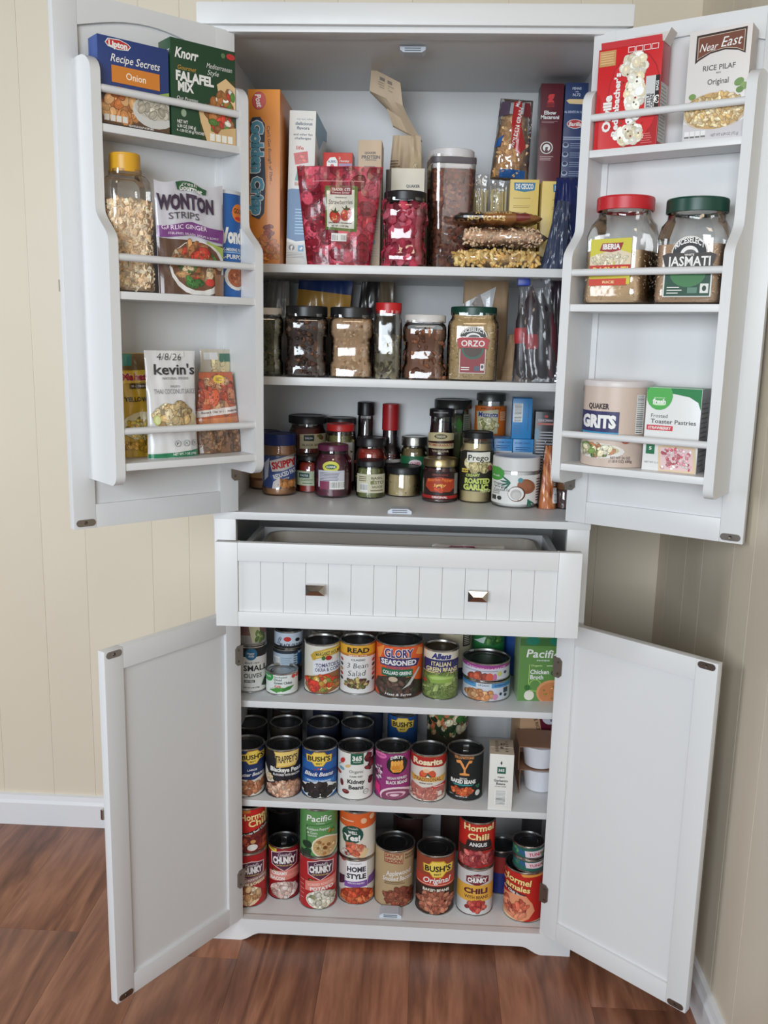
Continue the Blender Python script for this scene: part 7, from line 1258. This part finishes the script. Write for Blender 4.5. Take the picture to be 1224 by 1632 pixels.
def f(A, H):
    A.r(-32, H*.08, 38, H*.40, (226, 226, 222)); A.r(-30, H*.09, 36, H*.40, (24, 70, 50)); A.e(3, H*.33, 26, 20, (60, 120, 70)); A.lines(-26, H*.11, -4, H*.20, 3, W_, .3); A.r(4, H*.12, 18, H*.18, (90, 130, 110)); A.r(22, H*.12, 34, H*.22, (222, 222, 216)); A.e(28, H*.17, 3, 4, (40, 60, 50)); A.e(3, H*.53, 26, 26, (226, 222, 214), 0, 24, 1.2e-5, 0, PI); A.e(3, H*.53, 24.5, 24.5, (34, 34, 34), 0, 24, 1.2e-5, 0, PI); A.t('RICESELECT', 3, H*.615, 42, 8, W_, .03, 0, 0, None, 0, 9); A.e(3, H*.53, 13, 12, W_, 0, 20, 1.2e-5, 0, PI); A.e(4, H*.535, 9, 6, (90, 90, 88), 0, 16, 1.2e-5, 0, PI)
    A.p([(-36, H*.52), (-28, H*.545), (34, H*.545), (42, H*.52), (36, H*.38), (30, H*.36), (-24, H*.36), (-30, H*.38)], (56, 48, 46)); A.t('WHITE', 3, H*.525, 14, 3, W_); A.t('JASMATI', 3, H*.46, 62, 14, W_, .02)
djar('clear jar of white rice with a dark green lid on the right door', DUR, 1046, 1163, 420, (16, 66, 52), 5.0, (190, 158, 128), .64, .052, (325, 346), .05, [(206, 176, 146), (190, 158, 126), (222, 196, 166)], f)
# grits canister
q, r = dcyl(DUR, 929, 1033, 680, .050); _, zt = ddl(DUR, 981, 608, .05+r)
t = thing('grits_canister', 'beige cardboard canister of quick grits on the bottom rack of the right door', 'canister', (q.x, q.y, ZC), DUR['rot']+.06, 'jars on the door racks'); h = zt-ZC
part(G().lathe([(r*.96, 0), (r, .001), (r, h-.006)], 56), 'canister', plain((206, 186, 172), .4), t); part(G().lathe([(r+.001, h-.010), (r+.0016, h-.004), (r, h), (r*.9, h), (r*.88, h-.003), (r*.1, h-.003)], 56), 'lid', plain((214, 206, 204), .35), t)
k = 2*r/100; A = Art(0, 0, k, k, True, seed=8); H = h/k
A.t('QUAKER', -14, H*.71, 34, 8, (60, 46, 44), .04); A.r(-50, H*.41, 18, H*.65, (44, 44, 92)); A.t('GRITS', -14, H*.535, 56, 18, W_, .06); A.r(-50, H*.33, 18, H*.41, (40, 140, 184)); A.t('QUICK 5-MINUTE', -16, H*.37, 50, 6, W_, .04); A.e(-12, H*.19, 40, H*.09, (226, 222, 216)); A.e(-12, H*.20, 33, H*.065, (196, 186, 150)); A.beans(-14, H*.20, 28, H*.05, 40, [(226, 216, 180), (206, 140, 90), (120, 150, 80), (236, 230, 206)], 6); A.t('NET WT 24 OZ', 22, H*.12, 26, 4, (110, 96, 90)); A.t('(1 LB 8 OZ) 680g', 22, H*.08, 30, 4, (110, 96, 90)); A.e(28, H*.33, 6, 6, (170, 80, 60)); A.barcode(38, H*.4, 46, H*.85, False, 20); A.p([(-50, H*.86), (-47, H*.86), (-47, H*.98), (-50, H*.98)], (50, 110, 70))
A.build(cylsurf(r), 'label_markings', t, PAPER, .005, bounds=(-r*.985, 0, r*.985, h-.011))
def f(A, H):   # toaster pastries
    A.p([(-50, H), (50, H), (50, H*.74), (44, H*.84), (28, H*.90), (0, H*.93), (-50, H*.93)], (40, 128, 72)); A.e(-26, H*.90, 24, 26, (84, 172, 84)); A.t('amazon', -26, H*.88, 20, 3.4, (200, 230, 190), .0); A.t('fresh', -26, H*.835, 24, 9, W_, .05); A.e(-26, H*.80, 12, 2, (200, 230, 190)); A.t('Frosted', -24, H*.665, 30, 7, (70, 66, 66), .0); A.t('Toaster Pastries', 2, H*.60, 82, 8, (70, 66, 66), .01); A.r(-46, H*.49, 2, H*.55, (206, 60, 72)); A.t('STRAWBERRY', -22, H*.52, 42, 5, W_, .03); A.r(-44, H*.20, -28, H*.32, (30, 110, 70)); A.t('5', -36, H*.27, 5, 6, W_, .03); A.t('NET WT 11 OZ', -30, H*.10, 30, 3.4, (150, 150, 150))
    A.p([(-18, 0), (-22, H*.30), (30, H*.36), (46, H*.30), (50, H*.02), (50, 0)], (222, 196, 160)); A.p([(-14, H*.02), (-18, H*.29), (40, H*.29), (44, H*.03)], (226, 196, 196)); A.beans(13, H*.16, 27, H*.12, 70, [(226, 170, 176), (214, 140, 150), (240, 226, 222), (196, 90, 100)], 3, 1.4, True); A.p([(10, H*.34), (34, H*.40), (40, H*.36), (20, H*.33)], (130, 50, 44)); A.beans(26, H*.36, 12, 4, 8, [(150, 50, 50), (206, 160, 110)], 4)
def sd(t, w, dep, h):
    A = Art(0, 0, .001, .001, True, seed=2); A.r(2, h*1000-16, dep*1000-2, h*1000-3, (160, 160, 160)); A.lines(5, 10, dep*1000-5, h*860, 14, (100, 100, 100), .3); A.build(rightsurf(w/2), 'label_markings', t, CARD)
dbox('pastry_box', 'white and green box of frosted toaster pastries on the bottom rack of the right door', DUR, (1033, 616), (1120, 621), (1021, 748), (1109, 757), .088, ZC, .055, ((226, 226, 224), (150, 148, 146), (120, 160, 130)), f, sd)

# ---------------------------------------------------------------- plastic bin in the drawer
t = thing('storage_bin', 'translucent plastic bin sitting in the open drawer', 'bin', (0, DY+.19, .7765))
rr = []
def rrect(hx, hy, rd, z, n=6):
    q = []
    for cx, cy, a0 in ((hx-rd, hy-rd, 0), (-hx+rd, hy-rd, PI/2), (-hx+rd, -hy+rd, PI), (hx-rd, -hy+rd, 1.5*PI)):
        for k in range(n+1): a = a0+PI/2*k/n; q.append((cx+rd*math.cos(a), cy+rd*math.sin(a), z))
    return q
rings = [rrect(.268, .140, .03, .001), rrect(.276, .150, .03, .006), rrect(.284, .156, .035, .094), rrect(.290, .160, .036, .095), rrect(.290, .160, .036, .099), rrect(.282, .154, .034, .099), rrect(.273, .147, .03, .008)]
vs = [p for r_ in rings for p in r_]; m = len(rings[0]); fs = [(i*m+k, i*m+(k+1) % m, (i+1)*m+(k+1) % m, (i+1)*m+k) for i in range(len(rings)-1) for k in range(m)]+[tuple(range(m)), tuple((len(rings)-1)*m+k for k in range(m))]
part(G().add(vs, fs), 'bin', plain((186, 176, 164), .3, 0, 'milky_plastic'), t)
T, s, fr = pouch('snack_bag', 'pale folded bag with purple print lying in the drawer bin', (.14, DY+.24, .7875), 0.0, .16, .15, .092, .035, 'stand', -.15, .003, 2.0, FILM, (196, 184, 172))
A = Art(0, 0, .001, .001, True); A.p([(-50, 81), (20, 81), (12, 89), (-36, 89)], (130, 50, 80)); A.build(s, 'label_markings', T, FILM, .01, .006)
